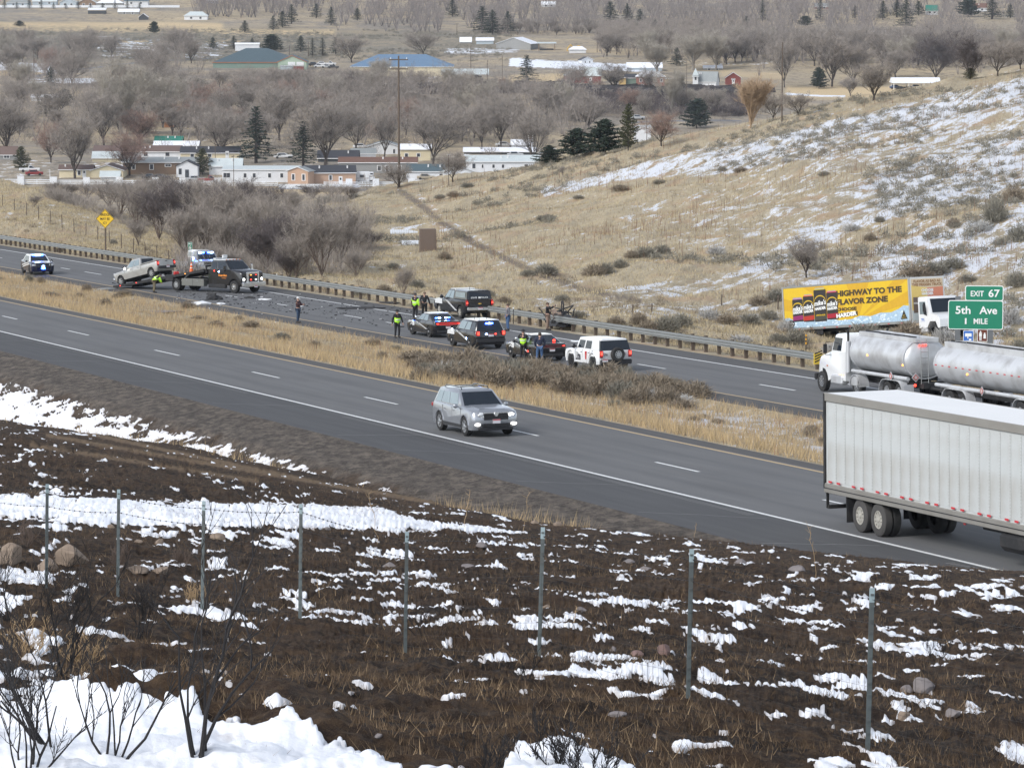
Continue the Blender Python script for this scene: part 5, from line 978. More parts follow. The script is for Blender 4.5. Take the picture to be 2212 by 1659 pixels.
# ================================================================ VEHICLES  (local +x forward, +y left, z up, origin on the ground under the middle)
def wheel(parent, x, y, r, w, rim=ALLOY, spokes=6, rr=.62, tyre=RUBBER, cap=False, name='wheel'):
    s = 1 if y > 0 else -1; o = empty(name, (x, y, r), 0); o.parent = parent
    t = MB().lathe([(-w / 2, r * rr), (-w / 2 - .005, r * .9), (-w / 2 + .03, r), (w / 2 - .03, r), (w / 2 + .005, r * .9), (w / 2, r * rr)], 'y', n=28); t.f = t.f[:-2]; t.build('tyre', tyre, o, 40)
    f = MB(); yy = s * (w / 2 - .02)
    f.lathe([(yy, r * rr), (yy + s * .012, r * (rr - .02)), (yy + s * .012, r * (rr - .08)), (yy - s * .05, r * (rr - .10))], 'y', n=24); f.f = f.f[:-2]; MB().lathe([(yy - s * .05, r * rr), (yy - s * .07, .01)], 'y', n=20).build('wheel_back', CHASSIS, o)
    for k in range(spokes):
        a = 2 * math.pi * k / spokes; d = Vector((math.cos(a), 0, math.sin(a))); e = Vector((-math.sin(a), 0, math.cos(a))) * r * .075; c0 = Vector((0, yy + s * .004, 0)); e *= 1.5 if spokes < 7 else 1.1; f.quad(c0 + d * r * .08 - e, c0 + d * r * (rr - .05) - e * .8, c0 + d * r * (rr - .05) + e * .8, c0 + d * r * .08 + e, .03)
    f.lathe([(yy - s * .03, r * .16), (yy + s * .02, r * .15), (yy + s * .03, r * .10 if not cap else r * .14)], 'y', n=14); f.build('rim', rim, o, 40); return o
def lower_body(L, W, top, zb, arches, ar, front_r=.12, n=12, bulge=.03, nose=.10, side=.04):
    """side outline lofted across the width; arches = wheel centre x; top = outline from nose over the top to tail"""
    P = [(-L / 2 + .12, zb)]
    for ax in sorted(arches):
        zc_ = ar * .86; a0 = math.asin(max(-1, min(1, (zb - zc_) / ar)))
        for k in range(n + 1):
            a = math.pi - a0 - (math.pi - 2 * a0) * k / n; P.append((ax + ar * math.cos(a), zc_ + ar * math.sin(a)))
    P.append((L / 2 - .15, zb)); P += top; zt = max(z for _, z in top); rg = []
    for yf, dz, sx in ((-1, .09, nose), (-.965, .045, nose * .62), (-.86, .012, nose * .28), (-.5, 0, .015), (0, -.012, 0), (.5, 0, .015), (.86, .012, nose * .28), (.965, .045, nose * .62), (1, .09, nose)):
        row = []
        for x, z in P:
            t = max(0, (abs(x) / (L / 2) - .62) / .38) ** 2; x2 = x - math.copysign(sx * t * 3.2 * .5, x); z2 = z - (dz if z > zt * .72 else 0); y = W / 2 * yf
            if abs(yf) > .9: y *= 1 - side * ((z - zt * .55) / zt) ** 2 * 4 * .5 - (.02 if z < zb + .05 else 0)
            row.append((x2, y, z2))
        rg.append(row)
    return MB().rings(rg)
class Cabin:
    def __init__(s, xr0, xf0, xr1, xf1, z0, z1, w0, w1, crown=.05, mid=.12):
        s.a = (xr0, xf0, xr1, xf1, z0, z1, w0, w1); s.crown = crown
    def pt(s, u, v, side, off=.0):     # u along (0 rear .. 1 front), v up
        xr0, xf0, xr1, xf1, z0, z1, w0, w1 = s.a; x = (xr0 + (xf0 - xr0) * u) * (1 - v) + (xr1 + (xf1 - xr1) * u) * v; y = (w0 * (1 - v) + w1 * v) / 2; z = z0 + (z1 - z0) * v
        n = Vector((0, z1 - z0, (w0 - w1) / 2)).normalized() * off; return Vector((x, (y + n.y) * side, z + n.z))
    def mesh(s):
        xr0, xf0, xr1, xf1, z0, z1, w0, w1 = s.a; c = s.crown; mb = MB(); rg = []
        def rect(xa, xb, w, z, ch=.0): return [(xa, -w / 2 + ch, z), (xa + ch, -w / 2, z), (xb - ch, -w / 2, z), (xb, -w / 2 + ch, z), (xb, w / 2 - ch, z), (xb - ch, w / 2, z), (xa + ch, w / 2, z), (xa, w / 2 - ch, z)]
        rg.append(rect(xr0, xf0, w0, z0 - .06, .04)); rg.append(rect(xr0, xf0, w0, z0, .04)); rg.append(rect(xr1, xf1, w1, z1, .05)); rg.append(rect(xr1 + .05, xf1 - .10, w1 - .14, z1 + c * .7, .06)); rg.append(rect(xr1 + .2, xf1 - .3, w1 - .5, z1 + c, .08)); return mb.rings(rg)
    def side(s, parent, u0, u1, side, v0=.10, v1=.90, u0t=None, u1t=None, m=None, name='side_window'):
        u0t = u0 if u0t is None else u0t; u1t = u1 if u1t is None else u1t; P = [s.pt(u0, v0, side, .012), s.pt(u1, v0, side, .012), s.pt(u1t, v1, side, .012), s.pt(u0t, v1, side, .012)]
        if side > 0: P = [P[1], P[0], P[3], P[2]]
        return MB().quad(*P, .014).build(name, m or GLASS, parent)
    def front(s, parent, f=True, v0=.06, v1=.92, wf=.88, m=None, name='windshield'):
        u = 1 if f else 0; P = []
        for sy, v in ((-1, v0), (1, v0), (1, v1), (-1, v1)): q = s.pt(u, v, sy); q.y *= wf; P.append(q)
        xr0, xf0, xr1, xf1, z0, z1, w0, w1 = s.a; dx = (xf1 - xf0) if f else (xr1 - xr0); n = Vector((z1 - z0, 0, -dx)) if f else Vector((-(z1 - z0), 0, dx)); n.normalize(); n = n if (n.x > 0) == f else -n; P = [p + n * .012 for p in P]
        if not f: P = [P[1], P[0], P[3], P[2]]
        return MB().quad(*P, .014).build(name, m or GLASS, parent)
def box_part(name, c, d, m, parent, b=0.0, rot=None):
    return (MB().bev(c, d, b) if b else MB().box(c, d, rot)).build(name, m, parent, 30 if b else None)
def lamps(parent, xs, W, z, d, m, name, off=.14, xo=0):
    for s in (-1, 1): box_part(name, (xs, s * (W / 2 - off), z), d, m, parent, .02)
def plate_(parent, x, y, z, w=.32, h=.16):
    o = box_part('licence_plate', (x, y, z), (.02, w, h), PLATE, parent); MB().box((x + math.copysign(.004, x), y, z + h * .36), (.02, w * .98, h * .26)).build('red_band', PLATER, o)
def mirrors(parent, x, W, z, m, r=.09):
    for s in (-1, 1): MB().sphere((x, s * (W / 2 + .10), z), (.07, r * 1.2, r), 6).box((x, s * (W / 2), z - .04), (.05, .2, .04)).build('mirror', m, parent, 60)
def door_seams(parent, W, xs, z0, z1, m=None, lean=0.0, s_=None):
    for s in ((-1, 1) if s_ is None else (s_,)):
        for x in xs: MB().box((x, s * (W / 2 - .006), (z0 + z1) / 2), (.014, .008, z1 - z0)).build('door_seam', DARKP, parent)
def handles(parent, W, xs, z, m=CHROME):
    for s in (-1, 1):
        for x in xs: MB().box((x, s * (W / 2 - .004), z), (.17, .03, .035)).build('door_handle', m, parent)
def under(parent, L, W, z0, z1): return box_part('underbody', (0, 0, (z0 + z1) / 2), (L, W, z1 - z0), CHASSIS, parent)
def stripe_band(parent, W, P, m, side, name='stripe'):
    for s in side: 
        Q = [Vector((x, s * (W / 2 + .004), z)) for x, z in P]; Q = Q if s < 0 else [Q[1], Q[0], Q[3], Q[2]]; MB().quad(*Q, .010).build(name, m, parent)
def place_car(o, px, py, lx, ly, plane, turn=0.0, rev=False, scale=1.0, lift=0.0):
    """put the local ground point (lx, ly, 0) of the car where the image pixel px, py meets the road plane"""
    q = hit_plane(px, py, plane); f = (-D if rev else D).copy(); f = Matrix.Rotation(turn, 4, UPR) @ f; l = UPR.cross(f); frame(o, q - f * lx * scale - l * ly * scale + UPR * (.008 + lift), f, UPR, scale)

# --- silver family suv driving towards the camera
def silver_suv():
    o = empty('suv', label='silver suv with black roof rails driving alone in the near carriageway', cat='car'); L, W = 4.86, 1.92
    top = [(2.38, .42), (2.43, .62), (2.40, .86), (2.28, 1.00), (1.9, 1.08), (1.05, 1.16), (0, 1.14), (-2.1, 1.18), (-2.34, 1.10), (-2.42, .80), (-2.42, .55), (-2.34, .34)]
    lower_body(L, W, top, .27, (-1.42, 1.40), .43, nose=.16).build('body', SILVER, o, 38)
    c = Cabin(-2.26, 1.02, -1.98, .22, 1.10, 1.66, 1.78, 1.42, .07); c.mesh().build('cabin', SILVER, o, 38); c.front(o); c.front(o, False, name='rear_window', v0=.12)
    for s in (-1, 1):
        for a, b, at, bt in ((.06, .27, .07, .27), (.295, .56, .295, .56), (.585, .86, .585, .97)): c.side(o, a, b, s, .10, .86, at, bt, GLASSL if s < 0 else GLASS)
        box_part('rocker_panel', (0, s * .93, .36), (2.0, .06, .13), DARKP, o)
        mb = MB(); mb.path([(.10, s * .56, 1.72), (.0, s * .56, 1.80), (-1.5, s * .58, 1.80), (-1.75, s * .58, 1.73)], .022, 6); mb.build('roof_rail', BLACKP, o)
        for ax in (-1.42, 1.40):
            mb = MB(); R1 = .46; pts = [(ax + R1 * math.cos(a), s * .955, .37 + R1 * math.sin(a)) for a in np.linspace(.15, math.pi - .15, 9)]; mb.path(pts, .030, 5); mb.build('wheel_arch_trim', SILVER, o)
    for x in (-1.1, -.35): box_part('roof_cross_bar', (x, 0, 1.79), (.05, 1.1, .03), BLACKP, o)
    door_seams(o, W, (-1.05, .02, 1.0), .48, 1.06); handles(o, W, (-.82, .22), .93, SILVER); mirrors(o, .72, W, 1.13, SILVER)
    g = box_part('grille', (2.40, 0, .80), (.06, 1.02, .26), BLACKP, o, .02)
    for z in (.72, .78, .84, .90): MB().box((2.432, 0, z), (.02, .98, .016)).build('grille_slat', DARKP, g)
    MB().lathe([(2.43, .10), (2.45, .085)], 'x', (0, 0, .90), 14).build('emblem', CHROME, o); box_part('chrome_strip', (2.40, 0, .95), (.05, 1.1, .03), CHROME, o)
    for s in (-1, 1):
        MB().quad((2.44, s * .52, .80), (2.24, s * .90, .84), (2.02, s * .94, .99), (2.36, s * .52, .96), .05).build('headlight', LENS, o) if s > 0 else MB().quad((2.24, s * .90, .84), (2.44, s * .52, .80), (2.36, s * .52, .96), (2.02, s * .94, .99), .05).build('headlight', LENS, o)
        MB().sphere((2.40, s * .64, .88), (.05, .12, .05), 6).build('headlamp_bulb', WHITE_ON if s > 0 else LENS, o)
        MB().sphere((2.37, s * .76, .50), (.07, .12, .055), 6).build('fog_lamp', WHITE_ON, o)
        box_part('taillight', (-2.33, s * .82, .98), (.16, .22, .14), RED_OFF, o, .02)
    box_part('bumper_grille', (2.41, 0, .47), (.06, 1.2, .14), BLACKP, o, .02); box_part('lower_bumper', (2.34, 0, .33), (.10, 1.45, .09), DARKP, o, .02); plate_(o, 2.46, 0, .62); under(o, 4.2, 1.5, .24, .6)
    MB().quad((1.05, -.62, 1.172), (2.0, -.52, 1.075), (2.0, .52, 1.075), (1.05, .62, 1.172), .012).build('hood_panel', SILVER, o)
    for x in (-1.42, 1.40):
        for s in (-1, 1): wheel(o, x, s * .84, .385, .25, ALLOY, 5, .66)
    place_car(o, 1006, 942, 1.40, -.90, PN0, 0, True); return o
silver_suv()

# --- police cars
def police_marks(o, W, zt, L, sgn=(-1, 1), flip=1, hood=True):
    x1 = L * .36
    for k in range(2):
        d = k * .17; P = [(x1 * .55 - d * .9, zt - .10), (x1 * .55 - d * .9 - .10, zt - .10), (-.55 - d, .42), (-.45 - d, .42)]
        for s in sgn: stripe_band(o, W, [(-1.15 + .0 - d * 1.2, .50), (-1.02 - d * 1.2, .50), (.78 - d * 1.2, zt - .10), (.65 - d * 1.2, zt - .10)], WHITEP, (s,))
def sedan(px, py, label, lights=True, turn=0.0, front=False, people=False):
    o = empty('police_sedan', label=label, cat='police car', group='police cars stopped on the far carriageway'); L, W = 5.04, 1.90
    top = [(2.46, .45), (2.52, .62), (2.47, .78), (2.30, .88), (1.2, .98), (.8, 1.00), (-1.55, 1.04), (-2.1, 1.06), (-2.44, 1.04), (-2.50, .84), (-2.50, .52), (-2.40, .36)]
    lower_body(L, W, top, .24, (-1.52, 1.52), .41, nose=.14).build('body', BLACKP, o, 38)
    c = Cabin(-1.95, 1.08, -1.02, .18, 1.0, 1.42, 1.72, 1.28, .06); c.mesh().build('cabin', BLACKP, o, 38); c.front(o); c.front(o, False, name='rear_window', v0=.08, v1=.94)
    MB().quad((-1.0, -.62, 1.487), (.12, -.60, 1.487), (.12, .60, 1.487), (-1.0, .62, 1.487), .05).build('white_roof_panel', WHITEP, o)
    for s in (-1, 1):
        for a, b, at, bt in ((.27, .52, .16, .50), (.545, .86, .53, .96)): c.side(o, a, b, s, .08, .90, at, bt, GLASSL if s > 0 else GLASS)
        MB().quad((1.0, s * .955, .62), (2.1, s * .93, .62), (2.0, s * .93, .86), (.95, s * .955, .96), .012).build('white_fender_panel', WHITEP, o) if s < 0 else MB().quad((2.1, s * .93, .62), (1.0, s * .955, .62), (.95, s * .955, .96), (2.0, s * .93, .86), .012).build('white_fender_panel', WHITEP, o)
    door_seams(o, W, (-.95, .05, 1.02), .4, .96); handles(o, W, (-.72, .25), .84, BLACKP); mirrors(o, .72, W, 1.02, BLACKP); police_marks(o, W, 1.0, L)
    MB().quad((1.1, -.70, 1.005), (2.2, -.66, .90), (2.2, .66, .90), (1.1, .70, 1.005), .03).build('white_hood_panel', WHITEP, o)
    tb = box_part('tail_light_bar', (-2.49, 0, .88), (.05, 1.72, .15), DARKP, o, .02); mb = MB()
    for z in (.83, .93): mb.box((-2.52, 0, z), (.02, 1.50, .018))
    mb.build('tail_lamp_ring', RED_DIM if lights == 'blue' else RED_OFF, tb)
    for s in (-1, 1): box_part('taillight', (-2.515, s * .70, .88), (.03, .24, .11), RED_OFF, tb); MB().box((-2.535, s * .72, .88), (.02, .12, .05)).build('tail_lamp_bulb', RED_ON, tb)
    MB().sphere((.55, .98, 1.18), (.09, .09, .09), 6).box((.55, .92, 1.10), (.04, .04, .16)).build('spotlight', CHROME, o, 60)
    box_part('push_bumper', (2.58, 0, .52), (.10, 1.2, .40), DARKP, o, .03); lamps(o, 2.38, W, .78, (.18, .32, .13), LENS, 'headlight', .28); box_part('grille', (2.53, 0, .70), (.03, .9, .16), DARKP, o)
    box_part('rear_diffuser', (-2.46, 0, .40), (.12, 1.4, .16), DARKP, o, .02); plate_(o, -2.545, 0, .66); under(o, 4.4, 1.5, .22, .55)
    if lights == 'blue':
        for y, m in ((-.42, BLUE_ON), (-.22, BLUEW_ON), (.22, BLUEW_ON), (.42, BLUE_ON)): MB().box((-1.55, y, 1.19), (.06, .16, .07)).build('strobe', m, o)
        MB().sphere((1.15, .93, .93), (.06, .05, .05), 5).build('strobe', BLUE_ON, o)
    if lights == 'red': MB().sphere((-1.72, -.45, 1.14), (.07, .10, .08), 6).build('strobe', RED_ON, o); MB().sphere((-1.2, .98, .55), (.05, .05, .05), 5).build('strobe', RED_ON, o)
    for x in (-1.52, 1.52):
        for s in (-1, 1): wheel(o, x, s * .83, .36, .24, CHASSIS if 1 else ALLOY, 6, .6, cap=True); 
    for x in (-1.52, 1.52):
        for s in (-1, 1): MB().lathe([(s * .955, .085), (s * .975, .07)], 'y', (x, 0, .36), 12).build('hubcap', CHROME, o)
    place_car(o, px, py, 1.52, .95, PF0, turn); return o
sedan(889, 723, 'black and white police sedan with blue rear strobes, behind the trooper in a hat', 'blue', R(1))
sedan(1103, 773, 'black police sedan with red lamp, two men standing at its side', 'red', R(1))
def explorer():
    o = empty('police_suv', label='black police suv with blue strobes and white roof between the two sedans', cat='police car', group='police cars stopped on the far carriageway'); L, W = 5.0, 2.0
    top = [(2.42, .48), (2.49, .70), (2.45, .92), (2.25, 1.04), (1.1, 1.14), (0, 1.14), (-2.2, 1.16), (-2.42, 1.10), (-2.50, .85), (-2.50, .50), (-2.38, .34)]
    lower_body(L, W, top, .28, (-1.44, 1.44), .44, nose=.14).build('body', BLACKP, o, 38)
    c = Cabin(-2.36, 1.05, -2.10, .28, 1.10, 1.68, 1.84, 1.46, .07); c.mesh().build('cabin', BLACKP, o, 38); c.front(o); c.front(o, False, name='rear_window', v0=.06, v1=.86)
    MB().quad((-2.05, -.70, 1.755), (.2, -.66, 1.755), (.2, .66, 1.755), (-2.05, .70, 1.755), .06).build('white_roof_panel', WHITEP, o)
    for s in (-1, 1):
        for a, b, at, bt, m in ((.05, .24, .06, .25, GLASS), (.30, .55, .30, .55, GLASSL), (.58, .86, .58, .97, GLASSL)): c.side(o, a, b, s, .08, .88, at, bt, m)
    door_seams(o, W, (-1.05, .02, 1.0), .45, 1.08); handles(o, W, (-.8, .25), .95, BLACKP); mirrors(o, .72, W, 1.16, BLACKP); police_marks(o, W, 1.12, L); plate_(o, -2.53, 0, .86)
    MB().quad((1.1, .62, 1.155), (2.2, .58, 1.06), (2.2, -.58, 1.06), (1.1, -.62, 1.155), .01).build('white_hood_panel', WHITEP, o)
    for s in (1,): MB().quad((2.2, 1.0, .75), (1.0, 1.005, .75), (.95, 1.005, 1.08), (2.05, 1.0, 1.0), .012).build('white_fender_panel', WHITEP, o)
    for s in (-1, 1): a = box_part('taillight', (-2.46, s * .84, .98), (.12, .24, .28), RED_OFF, o, .03); MB().box((-2.53, s * .82, .98), (.02, .14, .20)).build('tail_lamp_bulb', RED_ON, a)
    for y, z, m, r_ in ((.0, 1.56, BLUEW_ON, .10), (.17, 1.56, BLUE_ON, .09), (-.17, 1.56, BLUE_ON, .09), (.30, .93, BLUEW_ON, .07), (-.30, .93, RED_ON, .07)): MB().sphere((-2.52 + (.28 if z > 1.2 else 0), y, z), (.04, r_, .045), 6).build('strobe', m, o)
    MB().sphere((-1.0, 1.0, .62), (.05, .04, .06), 5).build('strobe', BLUEW_ON, o); MB().sphere((1.4, .98, 1.04), (.08, .04, .05), 5).build('strobe', BLUEW_ON, o)
    for x, y in ((-.6, .3), (-1.3, -.2), (-1.5, .35)): MB().tube((x, y, 1.74), (x, y, 1.90), .02, .008, 5).build('antenna', CHASSIS, o)
    box_part('rear_bumper', (-2.47, 0, .55), (.12, 1.9, .20), DARKP, o, .04); under(o, 4.4, 1.6, .26, .6)
    for x in (-1.44, 1.44):
        for s in (-1, 1): wheel(o, x, s * .88, .39, .25, CHASSIS, 6, .6); MB().lathe([(s * 1.005, .09), (s * 1.025, .07)], 'y', (x, 0, .39), 12).build('hubcap', CHROME, o)
    place_car(o, 976, 748, 1.44, 1.0, PF0, R(1)); return o
explorer()
# --- pickups
def pickup(label, paint, L=5.85, W=2.02, zb=.42, wr=.41, canopy=None, name='pickup', belt=1.28, roof=1.88, police=False, cat='pickup', group=None):
    o = empty(name, label=label, cat=cat, group=group); bx = -L / 2; xc = -.62
    top = [(L / 2 - .05, .60), (L / 2, .85), (L / 2 - .06, 1.08), (L / 2 - .25, belt - .10), (1.25, belt - .02), (xc, belt), (xc - .06, belt), (xc - .07, belt + .02), (bx + .04, belt + .02), (bx, belt - .05), (bx, .75), (bx + .06, .60)]
    lower_body(L, W, top, zb, (-1.82, 1.85), wr * 1.22, nose=.10).build('body', paint, o, 38)
    c = Cabin(xc - .02, 1.28, xc + .10, .52, belt - .04, roof, W * .92, W * .74, .06); c.mesh().build('cabin', paint, o, 38); c.front(o); c.front(o, False, name='rear_window', v0=.12, v1=.88, wf=.80)
    for s in (-1, 1):
        for a, b, at, bt in ((.08, .46, .10, .46), (.50, .86, .50, .96)): c.side(o, a, b, s, .10, .88, at, bt, GLASSL)
    tl = -1.80
    if canopy is None: box_part('bed_hollow_shade', ((bx + xc) / 2, 0, belt + .035), (xc - bx - .22, W - .30, .02), DARKP, o);  # dark panel painted in for the shaded hollow of the open bed
    if canopy is None:
        for s in (-1, 1): box_part('bed_rail', ((bx + xc) / 2, s * (W / 2 - .08), belt + .05), (xc - bx - .05, .10, .07), paint, o, .02)
    t = box_part('tailgate', (bx - .008, 0, belt - .22), (.05, W * .78, .46), paint, o, .03); box_part('tailgate_handle', (bx - .035, 0, belt - .06), (.03, .22, .06), DARKP, o)
    for s in (-1, 1): a = box_part('taillight', (bx + .02, s * (W / 2 - .09), belt - .20), (.12, .15, .40), RED_OFF, o, .02); MB().box((bx - .045, s * (W / 2 - .09), belt - .20), (.02, .09, .12)).build('tail_lamp_bulb', RED_ON, a)
    box_part('rear_bumper', (bx - .09, 0, .68), (.16, W * .94, .20), CHROME if police else DARKP, o, .04); plate_(o, bx - .18, 0, .70)
    door_seams(o, W, (xc - .05, .33, 1.25), zb + .12, belt - .05); handles(o, W, (-.38, .55), belt - .16, paint); mirrors(o, 1.02, W + .1, belt + .08, BLACKP, .13)
    g = box_part('grille', (L / 2 - .04, 0, .98), (.06, 1.15, .32), BLACKP, o, .02)
    for z in (.88, 1.0, 1.1): MB().box((L / 2, 0, z), (.03, 1.3, .035)).build('grille_bar', CHROME, g)
    lamps(o, L / 2 - .10, W, .99, (.14, .34, .22), LENS, 'headlight', .24); box_part('front_bumper', (L / 2 + .02, 0, .66), (.18, W * .95, .22), CHROME, o, .04)
    under(o, L * .88, W * .75, zb - .08, .7)
    if canopy:
        h = roof + .03; mb = MB(); z0 = belt + .02; rg = [[(x, y, z) for y, z in ((-W * .46, z0), (W * .46, z0), (W * .42, h - .08), (W * .34, h), (-W * .34, h), (-W * .42, h - .08))] for x in (bx + .03, xc - .04)]
        rg[0] = [(x + (.14 if z > z0 + .2 else 0), y, z) for x, y, z in rg[0]]; cn = mb.rings(rg).build('canopy', canopy, o, 38)
        for s in (-1, 1):
            P = [(bx + .35, s * W * .447, z0 + .12), (xc - .25, s * W * .447, z0 + .12), (xc - .25, s * W * .425, h - .14), (bx + .42, s * W * .425, h - .14)]; P = P if s < 0 else [P[1], P[0], P[3], P[2]]; P = [(x, y + s * .02, z) for x, y, z in P]; MB().quad(*P, .012).build('canopy_side_panel', GLASSL if canopy is BLACKP else mat('canopy_grey_window', (.30, .36, .38), .3), cn)
        MB().quad((bx + .045, W * .38, z0 + .10), (bx + .045, -W * .38, z0 + .10), (bx + .155, -W * .33, h - .12), (bx + .155, W * .33, h - .12), .012).build('canopy_rear_window', GLASS, cn)
    for x in (-1.82, 1.85):
        for s in (-1, 1): wheel(o, x, s * (W / 2 - .14), wr, .28, ALLOY if not police else DIRTYRIM, 6, .6)
    return o, bx
o, bx = pickup('black police pickup with canopy lettered STATE POLICE parked by the guardrail', BLACKP, canopy=BLACKP, name='police_pickup', police=True, cat='police car', group='police cars stopped on the far carriageway')
put_text('STATE      POLICE', o, (bx + .02, 0, 1.43), 1.25, .10, SWHITE, right=(0, -1, 0), up=(.12, 0, 1), bold=.02); MB().box((bx - .0, 0, 1.43), (.03, .15, .11)).build('outline_emblem', SWHITE, o)
MB().box((bx - .045, 0, 1.02), (.02, .24, .05)).box((bx - .045, 0, 1.02), (.025, .08, .09)).build('gold_emblem', mat('gold_emblem', (.75, .50, .12), .35, .5), o)
police_marks(o, 2.02, 1.26, 5.0); stripe_band(o, 2.02, [(1.3, .85), (2.6, .85), (2.55, 1.12), (1.3, 1.22)], WHITEP, (-1, 1), 'white_fender_panel'); MB().quad((1.4, -.8, 1.27), (2.6, -.8, 1.19), (2.6, .8, 1.19), (1.4, .8, 1.27), .02).build('white_hood_panel', WHITEP, o)
MB().quad((-.5, -.70, 1.945), (.45, -.68, 1.945), (.45, .68, 1.945), (-.5, .70, 1.945), .05).build('white_roof_panel', WHITEP, o); MB().tube((-1.2, 0, 1.9), (-1.2, 0, 2.12), .02, .01, 5).build('antenna', CHASSIS, o)
place_car(o, 949, 682, 1.85, 1.01, PF0, R(2))
o, bx = pickup('grey police pickup with white canopy and blue strobes, half hidden behind the tow truck', SILVER, canopy=WHITEP, name='police_pickup', police=True, cat='police car', group='police cars stopped on the far carriageway')
for y, m in ((-.5, BLUEW_ON), (-.25, BLUE_ON), (.25, BLUE_ON), (.5, BLUEW_ON)): MB().box((.72, y, 1.80), (.10, .22, .10)).build('strobe', m, o)
MB().sphere((1.1, -1.15, 1.35), (.10, .08, .10), 6).build('strobe', BLUEW_ON, o); MB().sphere((1.0, -1.14, 1.25), (.12, .08, .12), 6).build('strobe', BLUE_ON, o)
for k in range(2): stripe_band(o, 2.02, [(-.9, .95 + k * .12), (1.6, 1.05 + k * .12), (1.6, 1.11 + k * .12), (-.9, 1.0 + k * .12)], BLACKP if 0 else WHITEP, (-1,))
place_car(o, 408, 590, -1.82, -1.0, PF0, R(-6), True)
# police pickup/sedan at the far left, facing the camera
o = empty('police_sedan', label='police sedan at the far left facing this way with blue roof strobes', cat='police car', group='police cars stopped on the far carriageway'); L, W = 5.0, 1.95
top = [(2.44, .50), (2.50, .72), (2.45, .92), (2.25, 1.02), (1.15, 1.10), (-1.7, 1.12), (-2.3, 1.12), (-2.46, .95), (-2.46, .6), (-2.36, .38)]
NAVY = mat('navy_paint', (.012, .016, .045), .25, 0, .1, coat=.6)
lower_body(L, W, top, .28, (-1.5, 1.5), .43, nose=.14).build('body', NAVY, o, 38); c = Cabin(-2.0, 1.1, -1.3, .25, 1.06, 1.58, 1.76, 1.38, .06); c.mesh().build('cabin', WHITEP, o, 38); c.front(o); c.front(o, False, name='rear_window')
for s in (-1, 1):
    for a, b, at, bt in ((.14, .52, .14, .50), (.545, .86, .53, .96)): c.side(o, a, b, s, .08, .90, at, bt)
MB().quad((1.2, -.72, 1.125), (2.3, -.66, 1.02), (2.3, .66, 1.02), (1.2, .72, 1.125), .04).build('white_hood_panel', WHITEP, o)
for k in range(2): stripe_band(o, W, [(-1.7, .50 + k * .16), (1.3, .86 + k * .16), (1.3, .96 + k * .16), (-1.7, .60 + k * .16)], WHITEP, (-1, 1))
mb = MB(); mb.path([(2.56, -.62, .40), (2.60, -.62, .98), (2.60, .62, .98), (2.56, .62, .40)], .035, 6).path([(2.58, -.22, .42), (2.60, -.22, .98)], .03, 5).path([(2.58, .22, .42), (2.60, .22, .98)], .03, 5).path([(2.58, -.62, .68), (2.58, .62, .68)], .03, 5); mb.build('push_bumper', CHASSIS, o)
for y, m in ((-.35, BLUE_ON), (-.12, BLUEW_ON), (.12, BLUEW_ON), (.35, BLUE_ON)): MB().box((.30, y, 1.60), (.14, .22, .08)).build('strobe', m, o)
MB().sphere((2.60, .0, .72), (.05, .11, .09), 6).build('strobe', BLUEW_ON, o); MB().sphere((2.59, .0, .56), (.04, .18, .08), 6).build('strobe', BLUE_ON, o)
lamps(o, 2.38, W, .84, (.18, .34, .14), LENS, 'headlight', .26); box_part('grille', (2.50, 0, .78), (.04, .8, .2), DARKP, o); mirrors(o, .8, W, 1.12, BLACKP); under(o, 4.4, 1.5, .25, .55)
for x in (-1.5, 1.5):
    for s in (-1, 1): wheel(o, x, s * .86, .37, .24, CHASSIS, 6, .6)
place_car(o, 64, 594, 1.5, -.97, PF0, R(-3), True)

